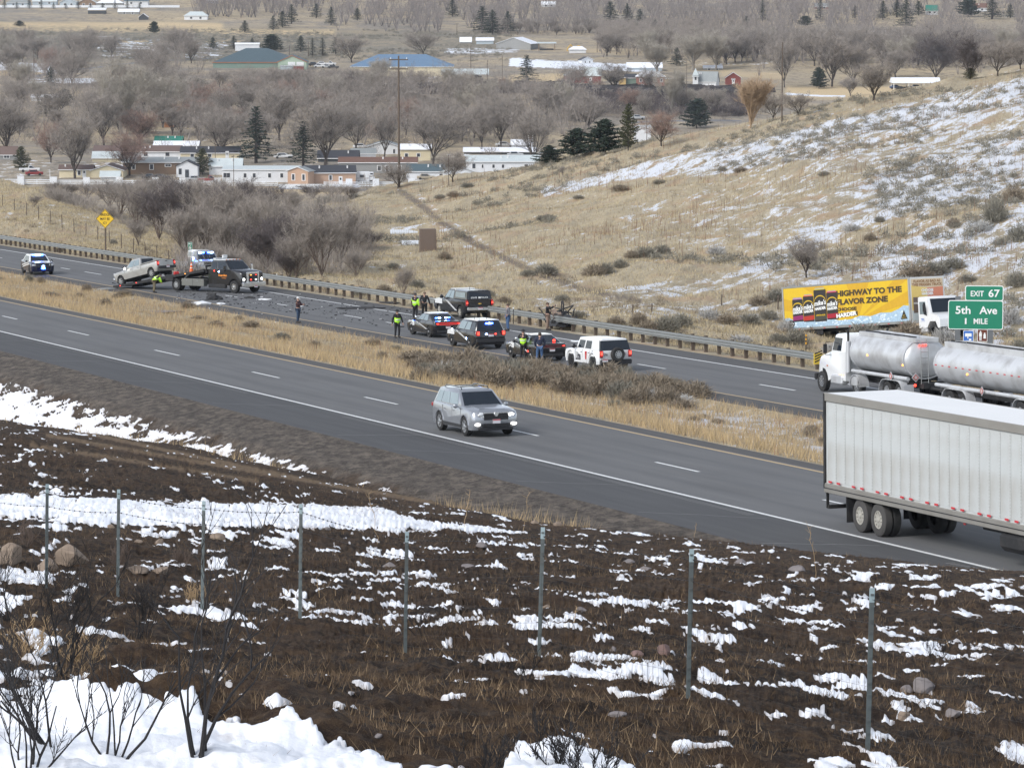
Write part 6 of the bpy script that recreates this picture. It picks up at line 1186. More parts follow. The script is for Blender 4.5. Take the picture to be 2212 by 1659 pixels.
# --- white off-roader with a spare wheel on its back
def offroader():
    o = empty('offroad_car', label='white boxy off-roader with spare wheel on its tail and printed doors', cat='car'); L, W = 4.60, 1.98
    top = [(2.28, .62), (2.30, .98), (2.22, 1.10), (1.2, 1.20), (0, 1.20), (-2.22, 1.20), (-2.28, 1.14), (-2.30, .62)]
    lower_body(L, W, top, .42, (-1.42, 1.42), .50, nose=.06).build('body', WHITEP, o, 38)
    c = Cabin(-2.24, .95, -2.06, .62, 1.16, 1.80, 1.84, 1.60, .04); c.mesh().build('cabin', WHITEP, o, 38); c.front(o, v0=.1); c.front(o, False, name='rear_window', v0=.06, v1=.90, wf=.98)
    for s in (-1, 1):
        c.side(o, .38, .62, s, .12, .80, .38, .62, GLASS); c.side(o, .68, .92, s, .12, .80, .68, .93, GLASS); c.side(o, .06, .30, s, .12, .80, .08, .30, WHITEP, 'side_panel'); c.side(o, -.005, .035, s, -.06, .92, .0, .05, GLASS, 'rear_corner_pillar')
        mb = MB(); 
        for ax in (-1.42, 1.42):
            q = [(ax + .56 * math.cos(a), .50 + .56 * math.sin(a)) for a in np.linspace(-.15, math.pi + .15, 12)]
            for (x0, z0), (x1, z1) in zip(q, q[1:]): mb.tube((x0, s * .99, z0), (x1, s * .99, z1), .06, .06, 5)
        mb.build('fender_flare', WHITEP, o)
    door_seams(o, W, (-.98, -.05, .92), .52, 1.16); handles(o, W, (-.85, .1), 1.02, DARKP); mirrors(o, .78, W, 1.30, BLACKP, .13); MB().lathe([(.985, .10), (1.0, .09)], 'y', (-1.35, 0, 1.06), 12).build('fuel_cap', BLACKP, o)
    for s in (-1, 1): a = box_part('taillight', (-2.29, s * .88, 1.0), (.10, .18, .40), RED_OFF, o, .02); MB().box((-2.345, s * .88, 1.04), (.02, .12, .18)).build('tail_lamp_bulb', RED_ON, a)
    w = wheel(o, 0, .2, .39, .26, ALLOY, 8, .55, name='spare_wheel'); w.rotation_euler = (0, 0, math.pi / 2); w.location = (-2.46, -.05, .98)
    box_part('rear_bumper', (-2.34, 0, .56), (.20, 1.9, .28), DARKP, o, .05); plate_(o, -2.45, .72, .66); under(o, 4.0, 1.4, .34, .7)
    put_text('Lite', o, (.48, .998, .78), .62, .48, mat('print_black', (.02, .02, .03), .5), right=(-1, 0, 0), bold=.03)
    put_text('Lite', o, (-2.305, .62, .99), .24, .15, MATS['print_black'], right=(0, -1, 0), bold=.02); put_text('95', o, (-2.305, -.80 + .25, .99), .14, .15, SBROWN, right=(0, -1, 0), bold=.02)
    SH_ = mat('print_red', (.50, .03, .03), .5); MB().quad((-.42, 1.002, .84), (-.62, 1.002, .84), (-.64, 1.002, 1.08), (-.40, 1.002, 1.08), .01).quad((-.46, 1.002, .62), (-.58, 1.002, .62), (-.62, 1.002, .83), (-.42, 1.002, .83), .01).build('shield_decal', SH_, o)
    for x in (-1.42, 1.42):
        for s in (-1, 1): wheel(o, x, s * .86, .42, .27, CHASSIS, 7, .55)
    place_car(o, 1234, 796, 1.42, .99, PF0, R(3)); return o
offroader()

# --- flatbed tow truck with its bed let down, silver pickup being winched
TOW_TURN = R(26)
def tow_truck():
    o = empty('tow_truck', label='black flatbed tow truck with chrome grille and its bed tilted down', cat='tow truck'); W = 2.3
    top = [(4.30, .80), (4.36, 1.15), (4.34, 1.58), (4.22, 1.70), (3.05, 1.86), (1.2, 1.86), (.65, 1.86), (.62, 1.2), (.62, .72)]
    P = [(.62, .62)] ; Lr = 4.3
    # cab body: loft across the width
    prof = [(.62, .55), (2.88, .55)] + [(3.42 + .56 * math.cos(a), .52 + .58 * math.sin(a)) for a in np.linspace(math.pi - .05, .05, 10)] + [(4.30, .62), (4.36, 1.0), (4.34, 1.52), (4.20, 1.66), (3.0, 1.82), (.62, 1.80)]
    rg = [[(x - (.10 * e if x > 4 else 0), y, z - (.07 * e if z > 1.5 else 0)) for x, z in prof] for y, e in ((-W / 2, 1.2), (-W / 2 * .95, .5), (-W * .3, 0), (W * .3, 0), (W / 2 * .95, .5), (W / 2, 1.2))]
    MB().rings(rg).build('cab_body', BLACKP, o, 38)
    c = Cabin(.66, 3.02, .80, 2.30, 1.76, 2.42, 2.12, 1.80, .07); c.mesh().build('cab_roof', BLACKP, o, 38); c.front(o); c.front(o, False, name='rear_window')
    MB().quad((.85, -.82, 2.498), (2.2, -.80, 2.498), (2.2, .80, 2.498), (.85, .82, 2.498), .03).build('roof_top', WHITEP, o)
    for s in (-1, 1): c.side(o, .08, .34, s, .12, .88, .08, .34); c.side(o, .42, .86, s, .08, .90, .42, .97)
    for y in (-.7, -.35, 0, .35, .7): MB().sphere((2.2, y, 2.50), (.05, .05, .035), 5).build('clearance_lamp', AMBER, o)
    door_seams(o, W, (.75, 1.62, 2.80), .7, 1.75); put_text('Guardian', o, (2.2, -W / 2 - .004, 1.34), .95, .17, mat('orange_print', (.80, .26, .02), .5), bold=.03); put_text('Towing', o, (2.35, -W / 2 - .004, 1.12), .5, .08, MATS['orange_print'], bold=.02)
    g = box_part('grille_surround', (4.34, 0, 1.16), (.10, 1.34, .92), CHROME, o, .05); box_part('grille_mesh', (4.385, 0, 1.16), (.04, .92, .62), DARKP, g)
    for z in (1.0, 1.16, 1.32): MB().box((4.41, 0, z), (.02, .9, .05)).build('grille_bar', CHASSIS, g)
    for s in (-1, 1):
        MB().sphere((4.42, s * .26, 1.02), (.03, .09, .05), 5).build('strobe', RED_ON if s < 0 else WHITE_ON, g); MB().sphere((4.42, s * .26, 1.38), (.03, .08, .03), 5).build('strobe', RED_ON if s > 0 else AMBER_ON, g)
        box_part('headlight', (4.26, s * .92, 1.05), (.14, .34, .34), LENS, o, .04); MB().sphere((4.35, s * .92, 1.05), (.03, .10, .10), 6).build('headlamp_bulb', WHITE_ON, o)
        box_part('mirror', (2.75, s * 1.42, 1.9), (.10, .20, .42), CHROME if s > 0 else BLACKP, o, .03); MB().box((2.75, s * 1.24, 1.75), (.05, .3, .04)).build('mirror_arm', CHASSIS, o)
        box_part('step', (1.6, s * 1.10, .50), (1.9, .26, .30), CHASSIS, o, .04)
    box_part('front_bumper', (4.45, 0, .66), (.26, 2.40, .34), CHROME, o, .06); plate_(o, 4.59, .1, .50); MB().sphere((1.8, -W / 2 - .02, 1.62), (.05, .04, .06), 5).build('strobe', BLUEW_ON, o); MB().sphere((1.3, -W / 2 - .02, 1.66), (.05, .04, .06), 5).build('marker_lamp', RED_ON, o)
    # frame, tool boxes
    box_part('frame_rail', (-2.1, 0, .82), (6.0, .9, .26), CHASSIS, o, .02)
    for s in (-1, 1):
        b = box_part('tool_box', (-1.05, s * 1.08, .72), (2.5, .42, .56), mat('toolbox_steel', (.22, .22, .20), .45, .5), o, .02)
        for x in (-1.7, -.5): MB().sphere((x, s * 1.30, .82), (.04, .02, .04), 5).build('latch', CHROME, b)
        MB().box((-1.05, s * 1.294, .72), (.02, .01, .54)).build('box_seam', DARKP, b)
        MB().sphere((-1.9, s * 1.14, 1.30), (.03, .03, .03), 4).build('marker_lamp', AMBER_ON, o)
    box_part('rear_fender', (-3.7, -1.12, .98), (.9, .40, .50), CHASSIS, o, .05)
    for x, r in ((3.42, .48), (-3.1, .48)):
        for s in (-1, 1):
            wheel(o, x, s * 1.02, r, .28, ALLOY if x < 0 else CHROME, 8, .52)
            if x < 0: wheel(o, x, s * .70, r, .26, CHASSIS, 3, .5)
    # bed slid back and tilted until its tail rests on the road
    T = Vector((.2, 0, 1.72)); E = Vector((-10.3, 0, .14)); d = (E - T).normalized(); L = (E - T).length; n = Vector((-d.z, 0, d.x)) * -1; n = n if n.z > 0 else -n
    M = Matrix(((-d.x, 0, n.x, (T.x + E.x) / 2), (0, 1, 0, 0), (-d.z, 0, n.z, (T.z + E.z) / 2), (0, 0, 0, 1)))
    bed = link('tilting_bed', MB().box((0, 0, -.04), (L, 2.42, .08)).mesh('tilting_bed', CHASSIS), o); bed.matrix_local = M
    for s in (-1, 1): MB().box((0, s * 1.22, -.06), (L, .08, .20)).build('side_rail', CHASSIS, bed)
    for y in (-.45, .45): MB().box((.3, y, -.17), (L * .8, .12, .18)).build('bed_beam', CHASSIS, bed)
    for x in np.linspace(-L * .42, L * .30, 5): MB().sphere((x, -1.27, -.05), (.045, .025, .035), 5).build('marker_lamp', RED_ON if x < 0 else AMBER_ON, bed)
    MB().tube((L * .30, -.9, -.1), (L * .12, -.9, -.95), .05, .05, 6).tube((L * .30, .9, -.1), (L * .12, .9, -.95), .05, .05, 6).build('lift_ram', GALV, bed)
    hb = MB(); hb.box((.35, 0, 2.0), (.10, 2.3, .12)).box((.35, -1.1, 1.75), (.10, .10, .6)).box((.35, 1.1, 1.75), (.10, .10, .6)); hb.build('headboard', WHITEP if 0 else CHASSIS, o); box_part('deck_light_bar', (.30, .4, 2.52), (.3, 1.2, .08), WHITEP, o, .02); box_part('deck_work_lamp', (.3, .9, 2.66), (.12, .5, .22), WHITEP, o, .03)
    place_car(o, 505, 634, 3.42, -1.15, PF0, TOW_TURN, True)
    return o, bed, L
tow, bed, BL = tow_truck(); bpy.context.view_layer.update()
pk, bx = pickup('pewter coloured pickup with crushed nose, tail high on the tilted flatbed', BEIGE, L=5.35, W=1.88, zb=.42, belt=1.22, roof=1.78, wr=.38, name='crashed_pickup')
pk.matrix_world = bed.matrix_world @ Matrix.Translation((-2.85, 0, .04)) @ Matrix.Rotation(math.pi, 4, 'Z') @ Matrix.Rotation(R(3.0), 4, 'Y')
MB().sphere((1.0, 1.1, 1.24), (.08, .10, .10), 5).build('painted_mirror_glint', WHITE_ON, pk)  # glint on the mirror, painted in as a small glowing ball; no lamp here
mb = MB(); 
for i in range(26): p0 = Vector((2.55 + rnd.uniform(-.3, .25), rnd.uniform(-.9, .9), rnd.uniform(.3, 1.0))); mb.tube(p0, p0 + Vector((rnd.uniform(-.3, .3), rnd.uniform(-.3, .3), rnd.uniform(-.3, .2))), rnd.uniform(.02, .06), rnd.uniform(.01, .05), 5)
mb.build('crushed_front', CHASSIS, pk)
# traffic cone and a red can standing on the bed
M = bed.matrix_world
q = M @ Vector((BL * .30, -.6, .0)); o = empty('traffic_cone', q, 0, 'orange traffic cone with white bands standing on the tow truck bed', 'cone'); MB().box((0, 0, .02), (.38, .38, .04)).build('base', CHASSIS, o); MB().lathe([(.04, .16), (.80, .035)], 'z', n=16).build('cone_body', mat('cone_orange', (.85, .16, .03), .5), o, 60); MB().lathe([(.36, .108), (.50, .083)], 'z', n=16).build('white_band', SWHITE, o, 60); MB().lathe([(.60, .077), (.68, .062)], 'z', n=16).build('white_band', SWHITE, o, 60)
q = M @ Vector((BL * .145, -.7, .0)); o = empty('fuel_can', q, .4, 'small red can standing on the tow truck bed behind the cone', 'can'); MB().bev((0, 0, .15), (.40, .26, .30), .04).build('can_body', mat('can_red', (.50, .03, .03), .5), o); MB().tube((.12, 0, .3), (.2, 0, .4), .03, .02, 6).build('spout', DARKP, o)

# --- white box trailer at the right edge, driving towards the camera
def box_trailer():
    o = empty('box_trailer', label='white box semi trailer with ribbed side at the right edge of the picture', cat='trailer'); L, W, z0, z1 = 16.6, 2.6, 1.14, 4.10
    WP = mat('trailer_white', (.50, .52, .51), .5, 0, .05, .6, dirt=((.36, .345, .31), .8, .9)); FRM = mat('trailer_rail', (.30, .285, .255), .5, .35, .10, 1, dirt=((.24, .22, .19), 1.2, .6)); xr = -L / 2
    box_part('cargo_box', (0, 0, (z0 + z1) / 2), (L - .06, W - .10, z1 - z0 - .04), WP, o); box_part('roof_skin', (0, 0, z1 + .005), (L - .10, W - .12, .03), mat('trailer_roof', (.70, .70, .69), .5, 0, .06, .8), o)
    n = 26; pw_ = (L - .3) / n; pm = MB().box((0, 0, 0), (pw_ - .085, .012, z1 - z0 - .42)).mesh('side_panel', WP); rm = MB().box((0, 0, 0), (.075, .022, z1 - z0 - .42)).mesh('panel_rib', WP); rv = MB()
    for k in range(26): rv.box((-.022, .0, -1.22 + k * .098), (.013, .032, .013)).box((.022, .0, -1.22 + k * .098), (.013, .032, .013))
    rvm = rv.mesh('rivets', FRM)
    for s in (-1, 1):
        for k in range(n):
            x = xr + .15 + pw_ * (k + .5); q = link('side_panel', pm, o); q.location = (x, s * (W / 2 - .048), (z0 + z1) / 2 + .02)
            if k: r = link('panel_rib', rm, o); r.location = (x - pw_ / 2, s * (W / 2 - .046), (z0 + z1) / 2 + .02); v = tag(link('rivets', rvm, r), kind='stuff')
        box_part('top_rail', (0, s * (W / 2 - .03), z1 - .10), (L, .07, .26), FRM, o, .015); box_part('bottom_rail', (0, s * (W / 2 - .03), z0 + .02), (L, .08, .30), FRM, o, .02); MB().box((0, s * (W / 2 + .012), z0 + .02), (L, .01, .03)).build('rail_groove', DARKP, o)
        for k in range(22):
            if k % 2 or True: MB().box((xr + .45 + (k // 2) * 2.0 * .82 + (k % 2) * .58, s * (W / 2 + .010), z0 + .235), (.22, .012, .06)).build('red_reflector', mat('reflector_red', (.55, .03, .04), .4), o)
        box_part('corner_post', (xr + .02, s * (W / 2 - .05), (z0 + z1) / 2), (.10, .12, z1 - z0), CHASSIS, o)
    box_part('rear_header', (xr - .01, 0, z1 - .12), (.08, W - .12, .26), FRM, o); box_part('rear_door', (xr - .02, 0, (z0 + z1) / 2 - .1), (.04, W - .2, z1 - z0 - .4), WP, o)
    mb = MB(); 
    for s in (-1, 1): mb.box((xr + .30, s * .62, .86), (.10, .10, .62))
    mb.box((xr + .08, 0, .56), (.12, 2.4, .12)); mb.box((xr + .04, -1.2, .85), (.06, .08, .66)).box((xr + .04, 1.2, .85), (.06, .08, .66)); mb.build('underride_bar', CHASSIS, o)
    box_part('slider_frame', (-4.9, 0, .96), (4.6, 1.1, .2), CHASSIS, o); box_part('landing_gear', (4.6, -.7, .6), (.16, .16, 1.0), CHASSIS, o); box_part('landing_gear', (4.6, .7, .6), (.16, .16, 1.0), CHASSIS, o)
    for s in (-1, 1): box_part('mud_flap', (-6.75, s * .98, .62), (.03, .60, .80), CHASSIS, o); box_part('side_marker', (1.0, s * 1.26, .98), (.12, .03, .06), RED_OFF, o)
    TW = MATS['dusty_rim']
    for x in (-5.95, -4.70):
        for s in (-1, 1): wheel(o, x, s * 1.10, .51, .27, TW, 10, .56, tyre=mat('dusty_tyre', (.060, .057, .054), .9)); wheel(o, x, s * .80, .51, .26, CHASSIS, 3, .5)
    # tractor, out of frame
    tr = empty('tractor_unit', label='semi tractor pulling the white box trailer, mostly beyond the right edge', cat='truck'); box_part('fuel_tank', (3.8, -1.0, .72), (1.6, .55, .60), CHASSIS, tr, .16); box_part('fuel_tank', (3.8, 1.0, .72), (1.6, .55, .60), CHASSIS, tr, .16)
    box_part('frame_rail', (4.0, 0, .85), (7, .8, .25), CHASSIS, tr); box_part('cab', (8.9 - .2, 0, 2.2), (1.9, 2.4, 2.7), WHITEP, tr, .25) ; box_part('hood', (10.5, 0, 1.5), (1.8, 2.0, 1.3), WHITEP, tr, .25); cc = Cabin(7.9, 9.7, 8.1, 9.3, 2.4, 3.3, 2.42, 2.2); cc.front(tr)
    for x in (5.2, 6.5, 10.6):
        for s in (-1, 1): wheel(tr, x, s * 1.08, .51, .30, ALLOY, 6, .56)
    for t in (o, tr): place_car(t, 1856, 1150, -5.95, -1.25, PN0, 0, True)
box_trailer()

# --- silver tanker truck with a second tank trailer, heading away
def tank(parent, x0, x1, zc_, ry, rz, n=28, dome=.30, name='tank_shell'):
    prof = [(x0, .0), (x0 + .02, .45), (x0 + .10, .78), (x0 + .22, .94), (x0 + dome + .05, 1.0)] + [(x, 1.0) for x in np.linspace(x0 + dome + .3, x1 - dome - .3, 5)] + [(x1 - dome - .05, 1.0), (x1 - .22, .94), (x1 - .10, .78), (x1 - .02, .45), (x1, .0)]
    rg = [[(x, max(k, .02) * ry * math.cos(2 * math.pi * j / n), zc_ + max(k, .02) * rz * math.sin(2 * math.pi * j / n)) for j in range(n)] for x, k in prof]
    o = MB().rings(rg).build(name, ALUM, parent, 40)
    for x in (x0 + dome + .02, x1 - dome - .02): mb = MB(); mb.rings([[(x + e, (ry + .022) * math.cos(2 * math.pi * j / n), zc_ + (rz + .022) * math.sin(2 * math.pi * j / n)) for j in range(n)] for e in (-.05, .05)]); mb.build('weld_band', ALUM, o)
    return o
def placard(parent, x, y, z, s=.17, nx=0):
    d = Vector((1, 0, 0)) if not nx else Vector((0, 1, 0)); c = Vector((x, y, z)); u = Vector((0, 0, 1)); k = s * 1.35; P = [c - d * k, c - u * k, c + d * k, c + u * k]; o = MB().quad(*P, .02).build('placard_holder', ALUM, parent)
    n = Vector((0, 1, 0)) if not nx else Vector((-1, 0, 0)); P = [p * .72 + c * .28 + n * .02 for p in P]; MB().quad(*P, .012).build('hazard_placard', mat('placard_red', (.40, .09, .08), .5), o)
    q = MB().quad(*[p * .62 + c * .38 + n * .015 for p in P], .008).build('pale_diamond', mat('placard_pale', (.55, .45, .43), .5), o)
def mudguard(parent, xs, y, r, w, m):
    mb = MB(); pts = []; xa, xb = min(xs), max(xs)
    for a in np.linspace(math.pi, math.pi / 2, 6): pts.append((xa + r * math.cos(a), .54 + r * math.sin(a)))
    for a in np.linspace(math.pi / 2, 0, 6): pts.append((xb + r * math.cos(a), .54 + r * math.sin(a)))
    for (x0_, z0_), (x1_, z1_) in zip(pts, pts[1:]): mb.quad((x0_, y - w / 2, z0_), (x1_, y - w / 2, z1_), (x1_, y + w / 2, z1_), (x0_, y + w / 2, z0_), .03)
    mb.build('mudguard', m, parent)
def tanker():
    o = empty('tanker_truck', label='white cabbed truck with a polished oval tank and rear ladder heading away', cat='truck'); W = 2.44
    prof = [(3.0, .70), (3.3, .70)] + [(4.35 + .66 * math.cos(a), .52 + .68 * math.sin(a)) for a in np.linspace(math.pi - .1, .3, 9)] + [(5.1, .75), (5.22, 1.1), (5.12, 1.62), (4.9, 1.84), (3.35, 2.20), (1.6, 2.20), (1.6, .70)]
    rg = [[(x - (.16 * e if x > 4.6 else 0), y * (1 - .12 * max(0, (x - 3.4)) / 1.8), z - (.12 * e if (z > 1.6 and x > 3.3) else 0)) for x, z in prof] for y, e in ((-W / 2 * .95, 1.3), (-W / 2 * .90, .6), (-W * .28, 0), (W * .28, 0), (W / 2 * .90, .6), (W / 2 * .95, 1.3))]
    MB().rings(rg).build('cab_body', WHITEP, o, 38); c = Cabin(1.62, 3.36, 1.70, 3.05, 2.16, 2.98, 2.24, 2.02, .10); c.mesh().build('cab_roof', WHITEP, o, 38); c.front(o); c.front(o, False, name='rear_window', v0=.3, v1=.8, wf=.4)
    for s in (-1, 1):
        c.side(o, .34, .92, s, .05, .85, .36, .96); box_part('mirror', (3.25, s * 1.52, 2.28), (.08, .20, .48), CHASSIS, o, .02); MB().path([(3.3, s * 1.1, 2.62), (3.25, s * 1.5, 2.60), (3.25, s * 1.5, 1.96), (3.3, s * 1.1, 1.95)], .016, 5).build('mirror_bracket', CHASSIS, o)
        MB().tube((1.45, s * 1.08, 1.15), (1.45, s * 1.08, 2.75), .13, .13, 12).build('exhaust_shield', ALUM, o, 60); MB().path([(1.45, s * 1.08, 2.75), (1.45, s * 1.08, 3.15), (1.36, s * 1.14, 3.32)], .065, 8).build('exhaust_pipe', CHASSIS, o, 60)
        box_part('side_step', (2.55, s * 1.05, .72), (1.3, .42, .50), ALUM, o, .08); box_part('battery_box', (.4, s * 1.08, .80), (.7, .4, .5), ALUM, o, .03); box_part('marker_lamp', (3.9, s * 1.09, 1.35), (.10, .03, .06), AMBER, o)
        for k in range(3): MB().sphere((2.3 - k * .22, s * 1.16, .98 + 0), (.04, .02, .02), 4).build('marker_lamp', AMBER_ON, o)
        mudguard(o, (.25, .25), s * 1.06, .60, .55, ALUM); mudguard(o, (-3.1, -4.45), s * 1.06, .62, .55, ALUM)
        MB().tube((.9, s * 1.10, 1.28), (-5.3, s * 1.10, 1.28), .10, .10, 10).build('hose_tube', ALUM, o, 60); box_part('mud_flap', (-5.25, s * 1.04, .62), (.03, .55, .75), ALUM, o)
    box_part('front_bumper', (5.16, 0, .72), (.18, 2.4, .34), CHASSIS, o, .05); MB().sphere((5.2, 1.1, .78), (.05, .06, .05), 5).build('turn_signal', AMBER_ON, o)
    t = tank(o, -5.3, 1.25, 2.22, 1.22, .99); bt = MB().box((-2.05, .62, 3.17), (6.3, .04, .20)).box((-2.05, -.62, 3.17), (6.3, .04, .20)).box((1.1, 0, 3.17), (.04, 1.24, .20)).box((-5.2, 0, 3.17), (.04, 1.24, .20)); bt.build('spill_rail', ALUM, o); MB().path([(1, .3, 3.30), (-1.8, .3, 3.28), (-4.6, .3, 3.28)], .04, 6).build('vent_pipe', CHASSIS, o)
    for x in (-.6, -2.2, -3.8): MB().lathe([(0, .28), (.10, .28), (.14, .10)], 'z', (x, 0, 3.17), 12).build('hatch', ALUM, o)
    ld = MB()
    for y in (.05, .45): ld.tube((-5.46, y, 1.0), (-5.40, y, 3.05), .020, .020, 6)
    for k in range(7): ld.tube((-5.44, .05, 1.1 + k * .30), (-5.44, .45, 1.1 + k * .30), .014, .014, 5)
    ld.path([(-5.40, .05, 3.05), (-5.1, .05, 3.25), (-4.8, .05, 3.05)], .016, 5).path([(-5.40, .45, 3.05), (-5.1, .45, 3.25), (-4.8, .45, 3.05)], .016, 5); ld.build('ladder', GALV, o)
    for y in (-.02, .14, -.18): MB().box((-5.27, y + .30, 2.92), (.05, .11, .07)).build('tail_lamp', RED_ON, o)
    placard(o, -3.7, 1.24, 1.32); placard(o, -5.42, .75, 1.35, nx=1); box_part('rear_light_bar', (-5.2, 0, .95), (.1, 2.2, .3), CHASSIS, o); MB().sphere((-5.28, .7, .95), (.03, .07, .07), 6).build('tail_lamp', RED_ON, o); MB().sphere((-1.0, 1.20, 2.2), (.09, .04, .06), 5).build('marker_lamp', AMBER_ON, o); MB().sphere((-4.9, 1.20, 1.95), (.06, .04, .05), 5).build('marker_lamp', AMBER_ON, o)
    box_part('frame_rail', (-1.1, 0, .92), (9.2, .9, .26), CHASSIS, o); box_part('tank_cradle', (-2.0, 0, 1.2), (5.8, 1.5, .2), CHASSIS, o)
    for x in (4.35, .25, -3.1, -4.45):
        for s in (-1, 1): wheel(o, x, s * (1.06 if x > 0 else 1.04), .52, .30, CHROME if x > 0 else ALLOY, 10, .56)
    place_car(o, 1775, 845, 4.35, 1.2, PF0, 0)
    p = empty('tank_trailer', label='second polished oval tank with a row of red reflectors behind the tanker truck', cat='trailer'); tank(p, -23.4, -10.9, 2.20, 1.22, 1.0); 
    for s in (-1, 1):
        MB().tube((-11.2, s * 1.1, 1.22), (-22.8, s * 1.1, 1.22), .10, .10, 10).build('hose_tube', ALUM, p, 60); mudguard(p, (-12.7, -14.1), s * 1.04, .62, .5, ALUM); mudguard(p, (-19.8, -21.2), s * 1.04, .62, .5, ALUM)
        for k in range(16): MB().box((-11.4 - k * .70, s * 1.226, 2.20), (.20, .012, .05)).build('red_reflector', MATS['reflector_red'], p)
        for x in (-12.7, -14.1, -19.8, -21.2): wheel(p, x, s * 1.02, .52, .30, ALLOY, 10, .5)
    mb = MB().box((-16.9, .62, 3.18), (11.4, .04, .26)).box((-16.9, -.62, 3.18), (11.4, .04, .26)).box((-11.2, 0, 3.18), (.04, 1.24, .26)); mb.build('spill_rail', ALUM, p); MB().path([(-11.3, .3, 3.34), (-21.8, .3, 3.34)], .045, 6).build('vent_pipe', CHASSIS, p)
    MB().path([(-12.2, .55, 3.1), (-12.2, .55, 3.4), (-13.3, .55, 3.4), (-13.3, .55, 3.1)], .018, 5).build('hand_rail', GALV, p); box_part('frame_rail', (-17, 0, .92), (13.0, .9, .26), CHASSIS, p); MB().tube((-6.4, 0, .8), (-11.2, 0, .8), .08, .08, 8).build('drawbar', CHASSIS, p)
    placard(p, -16.2, 1.24, 1.26); MB().sphere((-11.3, 1.05, 2.0), (.05, .05, .05), 5).build('marker_lamp', AMBER_ON, p); MB().sphere((-14.6, 1.2, 1.95), (.06, .04, .05), 5).build('marker_lamp', AMBER_ON, p)
    place_car(p, 1775, 845, 1.45, 1.2, PF0, 0)
tanker()

